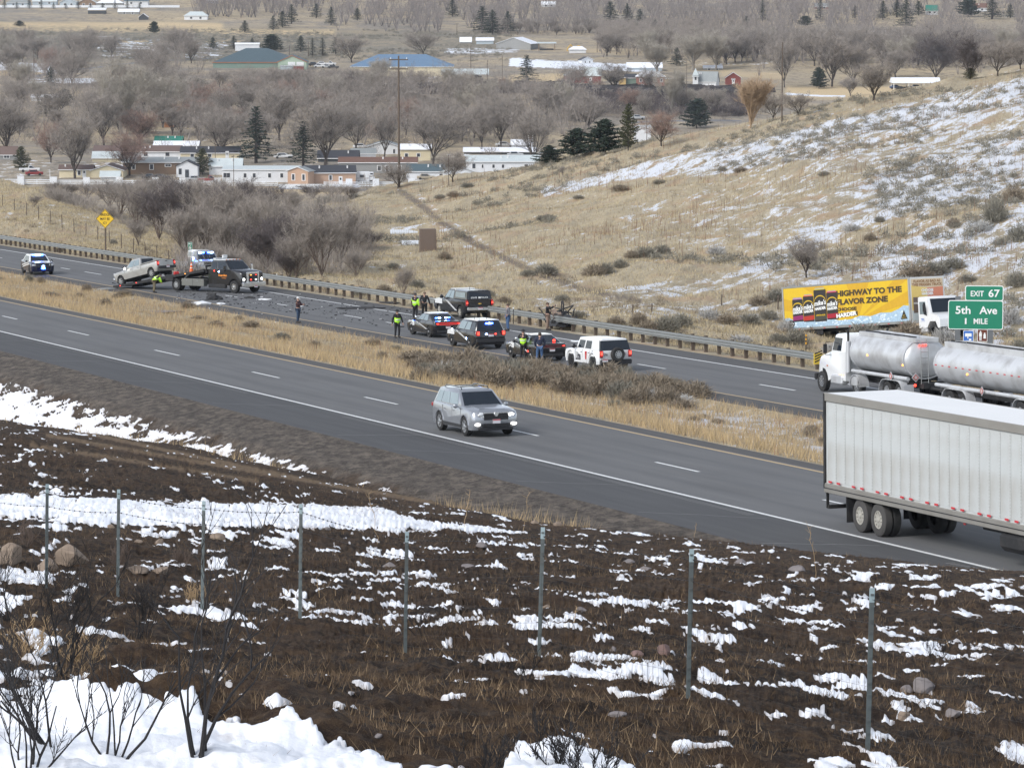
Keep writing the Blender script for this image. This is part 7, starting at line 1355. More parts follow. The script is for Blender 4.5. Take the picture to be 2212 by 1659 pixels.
# --- delivery truck with the yellow picture trailer parked beyond the guardrail
def picture_trailer():
    # three measured corners: left bottom, right bottom front corner, top
    dl, dr = 262.0, 248.0
    A = PT(1694, 715, dl); Bq = PT(1969, 698, dr); up = Vector((0, 0, 1)); f = (Bq - A); slope = f.copy(); f.normalize(); L = slope.length; s_l = FPX / dl
    o = empty('picture_trailer', label='delivery trailer with yellow printed side reading HIGHWAY TO THE FLAVOR ZONE', cat='trailer'); W = 2.6; H = 2.88
    frame(o, A, f, up)      # local x along the side towards the cab, +y away from the camera, side face at y = 0
    WP = mat('van_white', (.62, .63, .62), .5); box_part('cargo_box', (L / 2, W / 2, H / 2), (L - .02, W - .02, H), WP, o)
    for z, h in ((H - .03, .10), (.06, .14)): box_part('edge_rail', (L / 2, -.01, z), (L, .04, h), GALV, o)
    for x in (.08, L - .08): box_part('corner_post', (x, -.012, H / 2), (.16, .045, H), mat('post_grey', (.33, .33, .32), .5), o)
    x0, x1, z0, z1 = .18, L - .16, .15, H - .10; YEL = mat('print_yellow', (.66, .44, .015), .45, var=.06); YEL2 = mat('print_amber', (.58, .34, .015), .45); pan = MB().quad((x0, -.016, z0), (x1, -.016, z0), (x1, -.016, z1), (x0, -.016, z1), .01).build('printed_side', YEL, o)
    w, h = x1 - x0, z1 - z0; PX = lambda u: x0 + w * u; PZ = lambda v: z0 + h * v
    def poly(name, pts, m, y): mb = MB(); mb.rings([[(PX(u), y, PZ(v)) for u, v in pts], [(PX(u), y + .004, PZ(v)) for u, v in pts]]); return mb.build(name, m, pan)
    for k in range(7):
        a0 = .2 + k * .42; 
        pts = [(.60, .10), (.60 + .9 * math.cos(a0), .10 + 1.6 * math.sin(a0)), (.60 + .9 * math.cos(a0 + .2), .10 + 1.6 * math.sin(a0 + .2))]; pts = [(min(max(u, 0), 1), min(max(v, 0), 1)) for u, v in pts]
        poly('ray', pts, YEL2, -.019)
    ICE = mat('print_ice', (.36, .50, .62), .4, var=.35, scale=6); ICE2 = mat('print_ice_light', (.62, .72, .80), .4, var=.2, scale=6)
    edge = [(0, .24), (.04, .26), (.07, .20), (.12, .17), (.2, .15), (.3, .22), (.36, .20), (.45, .12), (.55, .13), (.62, .20), (.7, .17), (.78, .24), (.86, .23), (.92, .30), (.96, .38), (1, .36)]
    for (a, b), (c_, d_) in zip(edge, edge[1:]): poly('ice_print', [(a, 0), (c_, 0), (c_, d_), (a, b)], ICE, -.021)
    for i in range(60): u = rnd.uniform(.01, .97); v = rnd.uniform(.01, .9) * np.interp(u, [e[0] for e in edge], [e[1] for e in edge]); q = rnd.uniform(.006, .014); poly('ice_glint', [(u - q, v - q * 2), (u + q, v - q), (u + q * .6, v + q * 3), (u - q * .5, v + q * 2)], ICE2, -.024)
    BRN_ = mat('print_brown', (.055, .035, .015), .5); WH = SWHITE; CAN = mat('print_can', (.025, .022, .022), .4)
    for i, (u, v0, v1, ww, capc, low) in enumerate([(.115, .15, .74, .087, (.45, .20, .40), (.25, .02, .12)), (.205, .13, .80, .087, (.75, .16, .05), (.42, .03, .02)), (.302, .12, .94, .100, (.60, .50, .05), (.05, .05, .04)), (.400, .15, .85, .090, (.55, .04, .10), (.35, .01, .03))]):
        can = poly('can_print', [(u - ww / 2, v0), (u + ww / 2, v0), (u + ww / 2, v1 - .05), (u + ww * .42, v1 - .01), (u - ww * .42, v1 - .01), (u - ww / 2, v1 - .05)], CAN, -.026)
        poly('can_lid', [(u - ww * .44, v1 - .03), (u + ww * .44, v1 - .03), (u + ww * .40, v1 + .01), (u - ww * .40, v1 + .01)], mat('cap%d' % i, capc, .4), -.029); poly('can_lid', [(u - ww * .40, v1 - .005), (u + ww * .40, v1 - .005), (u + ww * .34, v1 + .02), (u - ww * .34, v1 + .02)], mat('can_silver', (.5, .5, .5), .3, .5), -.031)
        poly('can_band', [(u - ww / 2, v0 + .03), (u + ww / 2, v0 + .05), (u + ww / 2, v0 + .16), (u - ww / 2, v0 + .14)], mat('canlow%d' % i, low, .4), -.029)
        hh = v1 - v0; arc = [(u + ww * .47 * math.cos(a), v0 + hh * .58 + hh * .19 * math.sin(a)) for a in np.linspace(.1, math.pi - .1, 8)]
        for (a, b), (c_, d_) in zip(arc, arc[1:]): poly('arc_print', [(a, b), (c_, d_), (c_, d_ + .025), (a, b + .025)], YEL, -.031)
        put_text("mike's", pan, (PX(u), -.034, PZ(v0 + hh * .57)), w * ww * .96, h * .13, WH, rot=.06, bold=.03, shear=.15); put_text('HARDER', pan, (PX(u), -.034, PZ(v0 + hh * .40)), w * ww * .92, h * .075, WH, rot=.05, bold=.05)
        if i == 2: put_text('LEMONADE', pan, (PX(u), -.034, PZ(v0 + .16)), w * ww * .75, h * .04, YEL, bold=.03)
    for t, uc, vc, tw, th, m in [('HIGHWAY TO THE', .695, .775, .515, .150, BRN_), ('FLAVOR ZONE', .64, .565, .405, .150, BRN_), ('CHOOSE', .512, .385, .165, .085, BRN_)]: put_text(t, pan, (PX(uc), -.03, PZ(vc)), w * tw, h * th, m, bold=.055)
    poly('lettering_backing', [(.425, .18), (.60, .21), (.60, .32), (.425, .29)], BRN_, -.026); put_text('HARDER', pan, (PX(.512), -.034, PZ(.25)), w * .165, h * .105, WH, rot=.05, bold=.06)
    tri = poly('triangle_print', [(.935, .05), (.985, .05), (.96, .27)], CAN, -.034); put_text('100%', pan, (PX(.96), -.038, PZ(.14)), w * .018, h * .03, YEL); put_text('ALWAYS', pan, (PX(.96), -.038, PZ(.085)), w * .03, h * .025, YEL)
    el = poly('round_badge', [(.052 + .032 * math.cos(a), .10 + .10 * math.sin(a)) for a in np.linspace(0, 2 * math.pi, 17)[:-1]], CAN, -.034); put_text("mike's", pan, (PX(.052), -.038, PZ(.12)), w * .05, h * .06, WH, bold=.03); put_text('HARDER', pan, (PX(.052), -.038, PZ(.05)), w * .045, h * .035, WH, bold=.04)
    for k in range(10): MB().box((.5 + k * L / 10, -.026, .04), (.22, .01, .05)).build('red_reflector', MATS['reflector_red'], o)
    # front face of the box
    fp = MB().quad((L + .004, .12, z0), (L + .004, W - .12, z0), (L + .004, W - .12, H - .12), (L + .004, .12, H - .12), .01).build('printed_front', mat('print_pale', (.62, .50, .34), .5), o)
    def fpoly(name, pts, m, e): mb = MB(); mb.rings([[(L + e, .12 + (W - .24) * u, z0 + (H - .27) * v) for u, v in pts], [(L + e - .004, .12 + (W - .24) * u, z0 + (H - .27) * v) for u, v in pts]]); return mb.build(name, m, fp)
    fpoly('yellow_half', [(0, .25), (.5, .25), (.5, .78), (0, .85)], mat('print_faded_yellow', (.70, .52, .16), .5), .008); fpoly('red_half', [(.5, .25), (1, .25), (1, .8), (.5, .78)], mat('print_faded_red', (.60, .22, .13), .5), .008); fpoly('ice_print', [(0, 0), (1, 0), (1, .22), (.5, .18), (0, .24)], mat('print_faded_ice', (.52, .58, .60), .5), .010)
    for i, u in enumerate((.14, .38, .62, .86)): fpoly('can_print', [(u - .10, .18), (u + .10, .18), (u + .10, .56), (u - .10, .56)], mat('print_faded_can', (.16, .12, .10), .5), .012); put_text("mike's", fp, (L + .020, .12 + (W - .24) * u, z0 + (H - .27) * (.42 - .04 * (i % 2))), .42, .14, WH, right=(0, 1, 0), bold=.03)
    put_text('FLAVOR AS BAD AS\nTHIS FRIGGIN TRUCK', fp, (L + .016, W / 2, z0 + (H - .27) * .90), W - .34, .40, mat('print_faded_brown', (.30, .16, .07), .5), right=(0, 1, 0), bold=.04); put_text('CHOOSE\nHARDER', fp, (L + .016, W / 2, z0 + (H - .27) * .68), .9, .40, WH, right=(0, 1, 0), bold=.05)
    # running gear
    box_part('underframe', (L * .45, W / 2, -.12), (L * .8, 1.1, .22), CHASSIS, o); box_part('side_skirt', (L * .18, .1, -.20), (L * .25, .06, .36), CHASSIS, o); ax = L * .16
    for x in (ax, ax + 1.25):
        for y in (.22, W - .22): wh = wheel(o, x, y, .50, .28, DIRTYRIM, 6, .55); wh.location = (x, y, -.62)
    for y in (.4, W - .4): box_part('landing_leg', (L * .74, y, -.5), (.12, .12, .9), CHASSIS, o)
    # cab
    c = empty('delivery_tractor', label='white truck cab in front of the printed trailer, partly behind the exit sign', cat='truck'); frame(c, A + f * (L - 1.2) + Vector((0, 0, -1.12)), f, up); yc = W / 2
    prof = [(2.0, .75), (2.9, .75), (3.25, 1.15), (3.9, 1.15), (4.15, .72), (4.42, .72), (4.40, 1.25), (4.1, 1.52), (3.35, 1.66), (3.0, 2.62), (2.85, 2.72), (2.0, 2.72)]; rg = [[(x, yc + y, z - (.06 if (z > 2.5 and abs(y) > 1.1) else 0)) for x, z in prof] for y in (-1.16, -1.06, 0, 1.06, 1.16)]; MB().rings(rg).build('cab_body', WHITEP, c, 38)
    MB().quad((2.15, yc - 1.168, 1.62), (2.90, yc - 1.168, 1.62), (2.82, yc - 1.168, 2.40), (2.15, yc - 1.168, 2.40), .012).build('side_window', GLASSL, c); MB().quad((2.58, yc - 1.174, 1.62), (2.95, yc - 1.174, 1.50), (2.82, yc - 1.174, 2.32), (2.58, yc - 1.174, 2.36), .012).build('vent_window', GLASS, c)
    MB().quad((3.365, yc - 1.0, 1.70), (3.365, yc + 1.0, 1.70), (3.045, yc + .95, 2.56), (3.045, yc - .95, 2.56), .012).build('windshield', GLASS, c); put_text('TEC', c, (2.45, yc - 1.172, 1.30), .38, .12, SBLUE, bold=.03); put_text('Distributing', c, (2.45, yc - 1.172, 1.18), .5, .06, SBLUE); box_part('mirror', (3.05, yc - 1.42, 2.0), (.08, .16, .46), CHASSIS, c); box_part('front_bumper', (4.42, yc, .62), (.2, 2.3, .3), CHASSIS, c); box_part('frame_rail', (1.6, yc, .8), (3.6, .9, .25), CHASSIS, c); box_part('fuel_tank', (2.4, yc - .95, .62), (.8, .4, .4), ALUM, c, .1)
    for x in (3.58, .3):
        for s in (-1, 1): wheel(c, x, yc + s * 1.02, .5, .28, ALLOY, 8, .55)
picture_trailer()

# --- wreck behind the guardrail
p = ground(1215, 712, 230, 300); o = empty('wrecked_car', p, 0, 'crushed and burnt wreck lying behind the guardrail by the man taking photos', 'wreck'); r0 = random.Random(3)
frame(o, p, D, Vector((0, 0, 1))); RUST = mat('rusty_scrap', (.20, .15, .12), .8, .2, .5, 6); SCR = mat('burnt_scrap', (.035, .035, .038), .6, .3, .5, 6)
bm = bmesh.new(); bmesh.ops.create_icosphere(bm, subdivisions=3, radius=1)
for v in bm.verts: k_ = 1 + .45 * float(perlin(v.co.x * 2.3, v.co.y * 2.3 + v.co.z * 2, 5)); v.co = Vector((v.co.x * 1.5 * k_, v.co.y * .85 * k_, max(v.co.z, -.25) * .62 * k_ + .42))
me = bpy.data.meshes.new('crushed_body'); bm.to_mesh(me); bm.free(); me.materials.append(SCR); link('crushed_body', me, o)
mb = MB(); 
for i in range(26):
    a_ = Vector((r0.uniform(-1.6, 1.6), r0.uniform(-.8, .8), r0.uniform(.2, 1.1))); mb.path([a_, a_ + Vector((r0.uniform(-.5, .5), r0.uniform(-.4, .4), r0.uniform(-.2, .6))), a_ + Vector((r0.uniform(-.9, .9), r0.uniform(-.5, .5), r0.uniform(-.2, .5)))], r0.uniform(.02, .05), 5)
mb.build('twisted_frame', SCR, o); mb = MB()
for i in range(12): c0 = Vector((r0.uniform(-1.4, 1.2), r0.uniform(.3, .9), r0.uniform(.3, 1.1))); u_ = Vector((r0.uniform(-.5, .5), r0.uniform(-.2, .2), r0.uniform(-.3, .3))); v_ = Vector((r0.uniform(-.2, .3), r0.uniform(-.1, .2), r0.uniform(.1, .4))); mb.quad(c0, c0 + u_, c0 + u_ + v_, c0 + v_, .02)
mb.build('torn_panels', RUST, o); MB().path([(-.2, 0, .9), (-.25, 0, 1.6), (-.12, 0, 1.85), (.08, 0, 1.8), (.10, 0, 1.2)], .05, 6).build('steering_column', SCR, o)
mb = MB()
for i in range(10): c0 = Vector((r0.uniform(-1.8, 1.8), r0.uniform(-.9, .9), r0.uniform(.3, 1.2))); mb.path([c0, c0 + Vector((r0.uniform(-.7, .7), 0, r0.uniform(-.1, .3)))], .02, 4)
mb.build('bent_trim', ALLOY, o)
# debris on the far carriageway
def loc_f(o, x, y): q = hit_plane(x, y, PF0); o.location = q + UPR * .01
mb = MB(); mw = MB(); 
for i in range(620):
    t = r0.random(); x = 380 + 560 * t ** 1.1; y0_ = 606 + (x - 380) * .12; y = r0.gauss(632 + (x - 380) * .105, 13)
    q = hit_plane(x, y, PF0); b_ = (q - PF0).dot(NH); 
    if not min(B['fmed'], B['fedge']) < b_ < max(B['fmed'], B['fedge']): continue
    z = r0.choice([.02, .03, .05]) * r0.uniform(.4, 1.6); (mw if i % 6 == 0 else mb).box((0, 0, 0), (z * r0.uniform(1, 4), z * r0.uniform(1, 3), z * .6), Matrix.Translation(q + UPR * .03) @ Matrix.Rotation(r0.uniform(0, 3), 4, 'Z') @ Matrix.Rotation(r0.uniform(-.5, .5), 4, 'X'))
tag(mb.build('debris', CHASSIS), kind='stuff'); tag(mw.build('debris', mat('white_shards', (.6, .6, .6), .5)), kind='stuff')
SMUDGE = mat('spilled_dirt', (.045, .043, .042), .9, var=.5, scale=.8)
for i, (x, y, w_, h_, z_, m, lb) in enumerate([(462, 648, .70, .4, .36, CHASSIS, 'crumpled black car part lying on the road in front of the tow truck'), (430, 658, .9, .5, .22, WHITEP, 'torn white bumper piece lying at the median edge'), (477, 657, .4, .3, .08, WHITEP, 'small white fragment lying on the road by the black part'), (455, 637, .5, .3, .14, CHASSIS, 'small black fragment on the road near the tow truck wheel'), (540, 645, .5, .3, .14, CHASSIS, 'black fragment on the road right of the tow truck bumper'), (572, 648, .6, .25, .10, WHITEP, 'flat pale fragment on the road left of the man in the cap'), (780, 667, 1.5, .5, .12, CHASSIS, 'flattened black strip of wreckage lying on the far lane'), (840, 655, 1.0, .4, .10, CHASSIS, 'thin black strip of wreckage near the guardrail'), (230, 625, .9, .3, .10, GALV, 'pale ramp plate on the ground under the crashed pickup'), (346, 675, 1.6, .5, .10, STONEG, 'grey plank like scrap in the median grass'), (1246, 738, .5, .3, .06, WHITEP, 'white scrap on the shoulder by the guardrail')]):
    bm = bmesh.new(); bmesh.ops.create_icosphere(bm, subdivisions=2, radius=1)
    for v in bm.verts: k_ = 1 + .5 * float(perlin(v.co.x * 2 + i, v.co.y * 2 + v.co.z, 7 + i)); v.co = Vector((v.co.x * w_ * k_, v.co.y * h_ * k_, max(v.co.z, -.1) * z_ * k_))
    me = bpy.data.meshes.new('wreckage'); bm.to_mesh(me); bm.free(); me.materials.append(m); o = link('wreckage', me); p = ground(x, y, 170, 420) if i == 9 else hit_plane(x, y, PF0); o.location = p + UPR * .01; o.rotation_euler = (0, 0, r0.uniform(-.6, .6)); tag(o, lb, 'wreckage')
# ================================================================ PEOPLE
SKIN = mat('skin', (.42, .25, .18), .6)
def skin_mesh(name, verts, edges, radii, m, root=0, sub=1):
    me = bpy.data.meshes.new(name); me.from_pydata(verts, edges, []); ob = bpy.data.objects.new(name, me); col.objects.link(ob)
    ob.modifiers.new('s', 'SKIN'); lay = me.skin_vertices[0].data if me.skin_vertices else None
    if lay is None: me.attributes.new('skin', 'FLOAT', 'POINT')
    for i, r_ in enumerate(radii):
        r_ = r_ if isinstance(r_, tuple) else (r_, r_); me.skin_vertices[0].data[i].radius = r_; me.skin_vertices[0].data[i].use_root = (i == root)
    s = ob.modifiers.new('u', 'SUBSURF'); s.levels = sub; s.render_levels = sub; dg = bpy.context.evaluated_depsgraph_get(); out = bpy.data.meshes.new_from_object(ob.evaluated_get(dg)); bpy.data.objects.remove(ob)
    out.name = name; out.materials.clear(); out.materials.append(m); out.polygons.foreach_set('use_smooth', np.ones(len(out.polygons), bool)); return out
def person(px, py, yaw, label, top, legs, pose, hair=(.05, .035, .025), hat=None, vest=False, hold=None, dmin=170, h=1.78, plane=True, skip=None):
    q = hit_plane(px, py, PF0) if plane else ground(px, py, dmin); o = empty('person', q + (UPR * .01), yaw, label, 'person'); k = h / 1.78
    J = dict(pelvis=(0, 0, .95), waist=(0, 0, 1.08), chest=(0, .0, 1.32), neck=(0, 0, 1.50), head=(0, .0, 1.60), crown=(0, 0, 1.74), lsh=(.19, 0, 1.43), rsh=(-.19, 0, 1.43), lel=(.25, 0, 1.14), rel=(-.25, 0, 1.14), lwr=(.26, -.06, .90), rwr=(-.26, -.06, .90),
             lhip=(.09, 0, .90), rhip=(-.09, 0, .90), lkn=(.11, -.02, .50), rkn=(-.11, -.02, .50), lan=(.12, .02, .09), ran=(-.12, .02, .09), lto=(.13, -.16, .04), rto=(-.13, -.16, .04)); J.update({a: b for a, b in pose.items() if a != 'look'}); J = {n: Vector(v) * k for n, v in J.items()}
    N = list(J); E = [('pelvis', 'waist'), ('waist', 'chest'), ('chest', 'neck'), ('neck', 'head'), ('head', 'crown'), ('chest', 'lsh'), ('chest', 'rsh'), ('lsh', 'lel'), ('rsh', 'rel'), ('lel', 'lwr'), ('rel', 'rwr'), ('pelvis', 'lhip'), ('pelvis', 'rhip'), ('lhip', 'lkn'), ('rhip', 'rkn'), ('lkn', 'lan'), ('rkn', 'ran'), ('lan', 'lto'), ('ran', 'rto')]
    Rr = dict(pelvis=.13, waist=.125, chest=(.16, .12), neck=.055, head=(.085, .10), crown=(.05, .06), lsh=.07, rsh=.07, lel=.045, rel=.045, lwr=.03, rwr=.03, lhip=.10, rhip=.10, lkn=.062, rkn=.062, lan=.042, ran=.042, lto=.035, rto=.035)
    V = [J[n] for n in N]; ED = [(N.index(a), N.index(b)) for a, b in E]; RR = [Rr[n] for n in N]
    # hands: palm then five unequal, bent fingers
    for s in 'lr':
        w = J[s + 'wr']; el = J[s + 'el']; d = (w - el).normalized(); palm = w + d * .075; V.append(palm); ip = len(V) - 1; RR.append((.036, .020)); ED.append((N.index(s + 'wr'), ip)); sd_ = d.cross(Vector((0, 1, 0))).normalized() if abs(d.y) < .9 else Vector((1, 0, 0))
        fw = d.cross(sd_).normalized() * (1 if s == 'l' else -1)
        J[s + 'palm'] = palm; J[s + 'fing'] = [(palm + sd_ * (i - 1.5) * .019 + d * .01, palm + sd_ * (i - 1.5) * .022 + d * (.048 + ln) , palm + sd_ * (i - 1.5) * .022 + d * (.062 + ln * 1.4) + fw * .028) for i, ln in enumerate((.0, .012, .010, -.006))] + [(palm - sd_ * .03 - d * .03, palm - sd_ * .058 + d * .005, palm - sd_ * .06 + d * .035)]
    me = skin_mesh('body', V, ED, RR, SKIN, 0, 1); bm = bmesh.new(); bm.from_mesh(me); fb = MB()
    for s in 'lr':
        for a, b, c_ in J[s + 'fing']: fb.tube(a, b, .0095, .0085, 5).tube(b, c_, .0085, .007, 5)
    hd = J['head']; f = MB(); nrm = Vector((0, -1, 0)); fwd = Vector(pose.get('look', (0, -1, 0))).normalized(); sdv = fwd.cross(Vector((0, 0, 1))).normalized()
    fb.tube(hd + fwd * .085 + Vector((0, 0, .02)), hd + fwd * .118 - Vector((0, 0, .022)), .010, .016, 5)
    for sg in (-1, 1): fb.sphere(hd + sdv * sg * .088 * 1.0 + Vector((0, 0, 0)), (.018, .026, .034), 4)
    n0 = len(bm.verts); tmp = fb.mesh('t'); bm.from_mesh(tmp); bm.to_mesh(me); bm.free(); link('body', me, o)
    for sg in (-1, 1): MB().sphere(hd + sdv * sg * .033 + fwd * .088 + Vector((0, 0, .028)), (.012, .012, .008), 4).build('eye', DARKP, o)
    MB().sphere(hd + fwd * .090 - Vector((0, 0, .052)), (.026, .012, .006), 4).build('mouth', mat('lip', (.30, .12, .10), .6), o)
    def sub(names, edges, grow, m, name, extra=None):
        ex = extra or {}; vs = [Vector(ex.get(n, J[n])) for n in names]; rr = []
        for n in names: q_ = Rr[n]; q_ = q_ if isinstance(q_, tuple) else (q_, q_); rr.append((q_[0] + grow, q_[1] + grow))
        return link(name, skin_mesh(name, vs, [(names.index(a), names.index(b)) for a, b in edges], rr, m, 0, 1), o)
    def lerp(a, b, t): return Vector(J[a]).lerp(Vector(J[b]), t)
    sub(['pelvis', 'waist', 'chest', 'neck', 'lsh', 'rsh', 'lel', 'rel', 'lwr', 'rwr'], [('pelvis', 'waist'), ('waist', 'chest'), ('chest', 'neck'), ('chest', 'lsh'), ('chest', 'rsh'), ('lsh', 'lel'), ('rsh', 'rel'), ('lel', 'lwr'), ('rel', 'rwr')], .022, top, 'jacket', {'neck': lerp('chest', 'neck', .75), 'pelvis': lerp('waist', 'pelvis', 1.0)})
    sub(['pelvis', 'lhip', 'rhip', 'lkn', 'rkn', 'lan', 'ran'], [('pelvis', 'lhip'), ('pelvis', 'rhip'), ('lhip', 'lkn'), ('rhip', 'rkn'), ('lkn', 'lan'), ('rkn', 'ran')], .018, legs, 'trousers')
    for s in 'lr': a, b = J[s + 'an'], J[s + 'to']; MB().tube(a + Vector((0, .05, -.02)) * k, b + Vector((0, -.03, .0)), .055, .045, 8).tube(a - Vector((0, 0, .03)), a + Vector((0, 0, .05)), .058, .055, 8).build('shoe', mat('shoe', (.03, .026, .024), .6), o, 60)
    if vest:
        HV = mat('hivis', (.50, .95, .05), .5, emit=(.55, 1.0, .05), es=0.0); sub(['waist', 'chest', 'neck', 'lsh', 'rsh', 'pelvis'], [('pelvis', 'waist'), ('waist', 'chest'), ('chest', 'neck'), ('chest', 'lsh'), ('chest', 'rsh')], .040, HV, 'vest', {'neck': lerp('chest', 'neck', .6), 'pelvis': lerp('waist', 'pelvis', .65), 'lsh': lerp('chest', 'lsh', .9), 'rsh': lerp('chest', 'rsh', .9)})
        if vest == 'sleeves': sub(['lsh', 'lel', 'lwr'], [('lsh', 'lel'), ('lel', 'lwr')], .032, HV, 'sleeve'); sub(['rsh', 'rel', 'rwr'], [('rsh', 'rel'), ('rel', 'rwr')], .032, HV, 'sleeve')
        w, c_ = J['waist'], J['chest']; ax = (c_ - w).normalized(); m_ = w.lerp(c_, .25); MB().tube(m_ - ax * .03, m_ + ax * .03, .183, .187, 14).build('reflective_band', mat('reflective_silver', (.62, .64, .64), .35), o, 60)
    ax = Vector((0, 0, 1)) if 'look' not in pose else (fwd * .0 + Vector((0, 0, 1))).normalized()
    if hat == 'brim': MB().lathe([(0, .19), (.015, .19), (.02, .105), (.11, .095), (.13, .05)], 'z', hd + Vector((0, 0, .07)), 16).build('hat', mat('hat_black', (.015, .015, .017), .7), o, 60)
    elif hat in ('cap', 'cap_light', 'beanie'):
        cm = mat('cap_white', (.55, .55, .54), .7) if hat == 'cap_light' else mat('cap_dark', (.02, .02, .025), .7); mb = MB().lathe([(0, .112), (.05, .108), (.10, .07), (.12, .01)], 'z', hd + Vector((0, 0, .05)), 14)
        if hat != 'beanie': b0 = hd + fwd * .09 + Vector((0, 0, .06)); mb.quad(b0 - sdv * .08, b0 + sdv * .08, b0 + sdv * .05 + fwd * .10, b0 - sdv * .05 + fwd * .10, .012)
        mb.build('hat', cm, o, 60)
    else: MB().sphere(hd - fwd * .018 + Vector((0, 0, .048)), (.098, .112, .092), 8).build('hair', mat('hair%.2f' % hair[0], hair, .8), o, 60)
    if hold: p_ = (J['lpalm'] + J['rpalm']) / 2 if hold == 'both' else J['rpalm']; MB().box(p_ + fwd * .04, (.075, .012, .15)).build('phone', DARKP, o)
    return o
BLK = mat('cloth_black', (.014, .014, .017), .85); JEAN = mat('cloth_denim', (.055, .11, .22), .85, var=.25, scale=12); DJEAN = mat('cloth_dark_denim', (.03, .055, .10), .85); GREY = mat('cloth_grey', (.15, .15, .165), .9); KHAKI = mat('cloth_khaki', (.24, .165, .125), .9); NAVYC = mat('cloth_navy', (.018, .024, .05), .85); OLIVE = mat('cloth_olive', (.15, .125, .075), .9); WINE = mat('cloth_wine', (.045, .018, .022), .85)
HD = math.atan2(D.y, D.x)
def yaw(a): return R(a)      # 0 faces the camera, + turns the face to the picture's right
UPA = dict(lel=(.22, -.16, 1.22), lwr=(.10, -.34, 1.24), rel=(-.22, -.16, 1.22), rwr=(-.06, -.36, 1.24))
person(644, 698, yaw(70), 'man in white cap, dark jacket and jeans looking at his phone on the shoulder', WINE, DJEAN, {**UPA, 'look': (0, -1, -.35), 'lan': (.10, .06, .09), 'lto': (.11, -.12, .04)}, hat='cap_light', hold='both')
person(858, 730, yaw(20), 'trooper in brimmed hat and yellow vest walking with head down beside the first sedan', BLK, BLK, dict(lel=(.30, -.02, 1.16), lwr=(.34, -.12, .94), rel=(-.28, .04, 1.15), rwr=(-.32, .0, .90), lkn=(.12, -.08, .50), look=(0, -1, -.4)), hat='brim', vest=True)
person(897, 690, yaw(150), 'officer in yellow vest seen from behind, talking beyond the first sedan', BLK, BLK, dict(lel=(.30, -.10, 1.22), lwr=(.12, -.22, 1.30)), hat='beanie', vest='sleeves')
person(917, 688, yaw(-10), 'officer in dark uniform standing beside the one in the vest, facing this way', BLK, BLK, dict(lel=(.30, 0, 1.16), lwr=(.34, -.04, .92), rel=(-.26, -.05, 1.15), rwr=(-.12, -.20, 1.10)), hair=(.16, .11, .07), h=1.86)
person(1097, 715, yaw(-75), 'heavy man in grey hooded jacket and jeans standing by the guardrail, hands in pockets', GREY, JEAN, dict(lel=(.24, .06, 1.16), lwr=(.18, -.08, 1.0), rel=(-.24, .06, 1.16), rwr=(-.18, -.08, 1.0), waist=(0, -.03, 1.08)), hair=(.07, .045, .03), h=1.80)
person(1183, 714, yaw(75), 'man in black jacket and khaki trousers taking a photo over the guardrail', BLK, KHAKI, dict(lel=(.20, -.20, 1.36), lwr=(.08, -.40, 1.50), rel=(-.20, -.20, 1.36), rwr=(-.06, -.40, 1.50)), hair=(.10, .06, .04), hold='both', h=1.86)
person(1130, 778, yaw(165), 'trooper in yellow vest and brimmed hat standing at the second sedan, back to us', BLK, BLK, dict(lel=(.30, -.12, 1.26), lwr=(.22, -.30, 1.36), rel=(-.30, -.04, 1.18), rwr=(-.26, -.14, .98)), hat='brim', vest=True)
person(1166, 786, yaw(178), 'man in dark blue jacket and bright jeans standing behind the second sedan, back to us', NAVYC, JEAN, dict(lel=(.27, -.02, 1.16), lwr=(.24, -.12, .95), rel=(-.27, -.02, 1.16), rwr=(-.24, -.12, .95), lan=(.17, .02, .09), ran=(-.15, .02, .09), lkn=(.14, -.02, .5), lto=(.19, -.14, .04)), hair=(.05, .035, .025), h=1.84)
person(333, 633, yaw(110), 'tow operator in yellow jacket and olive trousers bending under the raised pickup', BLK, OLIVE, dict(waist=(0, -.08, 1.06), chest=(0, -.26, 1.20), neck=(0, -.42, 1.28), head=(0, -.50, 1.30), crown=(0, -.62, 1.32), lsh=(.19, -.34, 1.24), rsh=(-.19, -.34, 1.24), lel=(.22, -.46, .98), rel=(-.22, -.46, .98), lwr=(.16, -.56, .78), rwr=(-.16, -.56, .78), look=(0, -.5, -1)), hat='cap', vest='sleeves')
# driver seen through the silver suv's windscreen is hidden by its dark glass
# ================================================================ TOWN IN THE VALLEY
WALLC = dict(cream=(.62, .54, .37), white=(.66, .67, .68), tan=(.44, .29, .20), brown=(.22, .15, .10), grey=(.26, .26, .25), dark=(.05, .055, .06), green=(.36, .44, .34), red=(.20, .045, .035), brick=(.26, .12, .09), orange=(.46, .21, .09), teal=(.17, .24, .20), yellow=(.50, .36, .16), blueg=(.40, .46, .50))
ROOFC = dict(snow=(.78, .80, .84), grey=(.25, .27, .27), dark=(.04, .042, .05), brown=(.14, .095, .08), blue=(.12, .20, .30), slate=(.065, .10, .115), green=(.02, .18, .13), pale=(.50, .55, .55), rust=(.15, .08, .055))
def wm(c): return mat('wall_' + c, WALLC[c], .8, var=.08, scale=.6)
def rm_(c): return mat('roof_' + c, ROOFC[c], .7, var=.14, scale=.5)
TRIM = mat('trim_white', (.72, .72, .71), .6); PANE = mat('house_pane', (.05, .055, .065), .2)
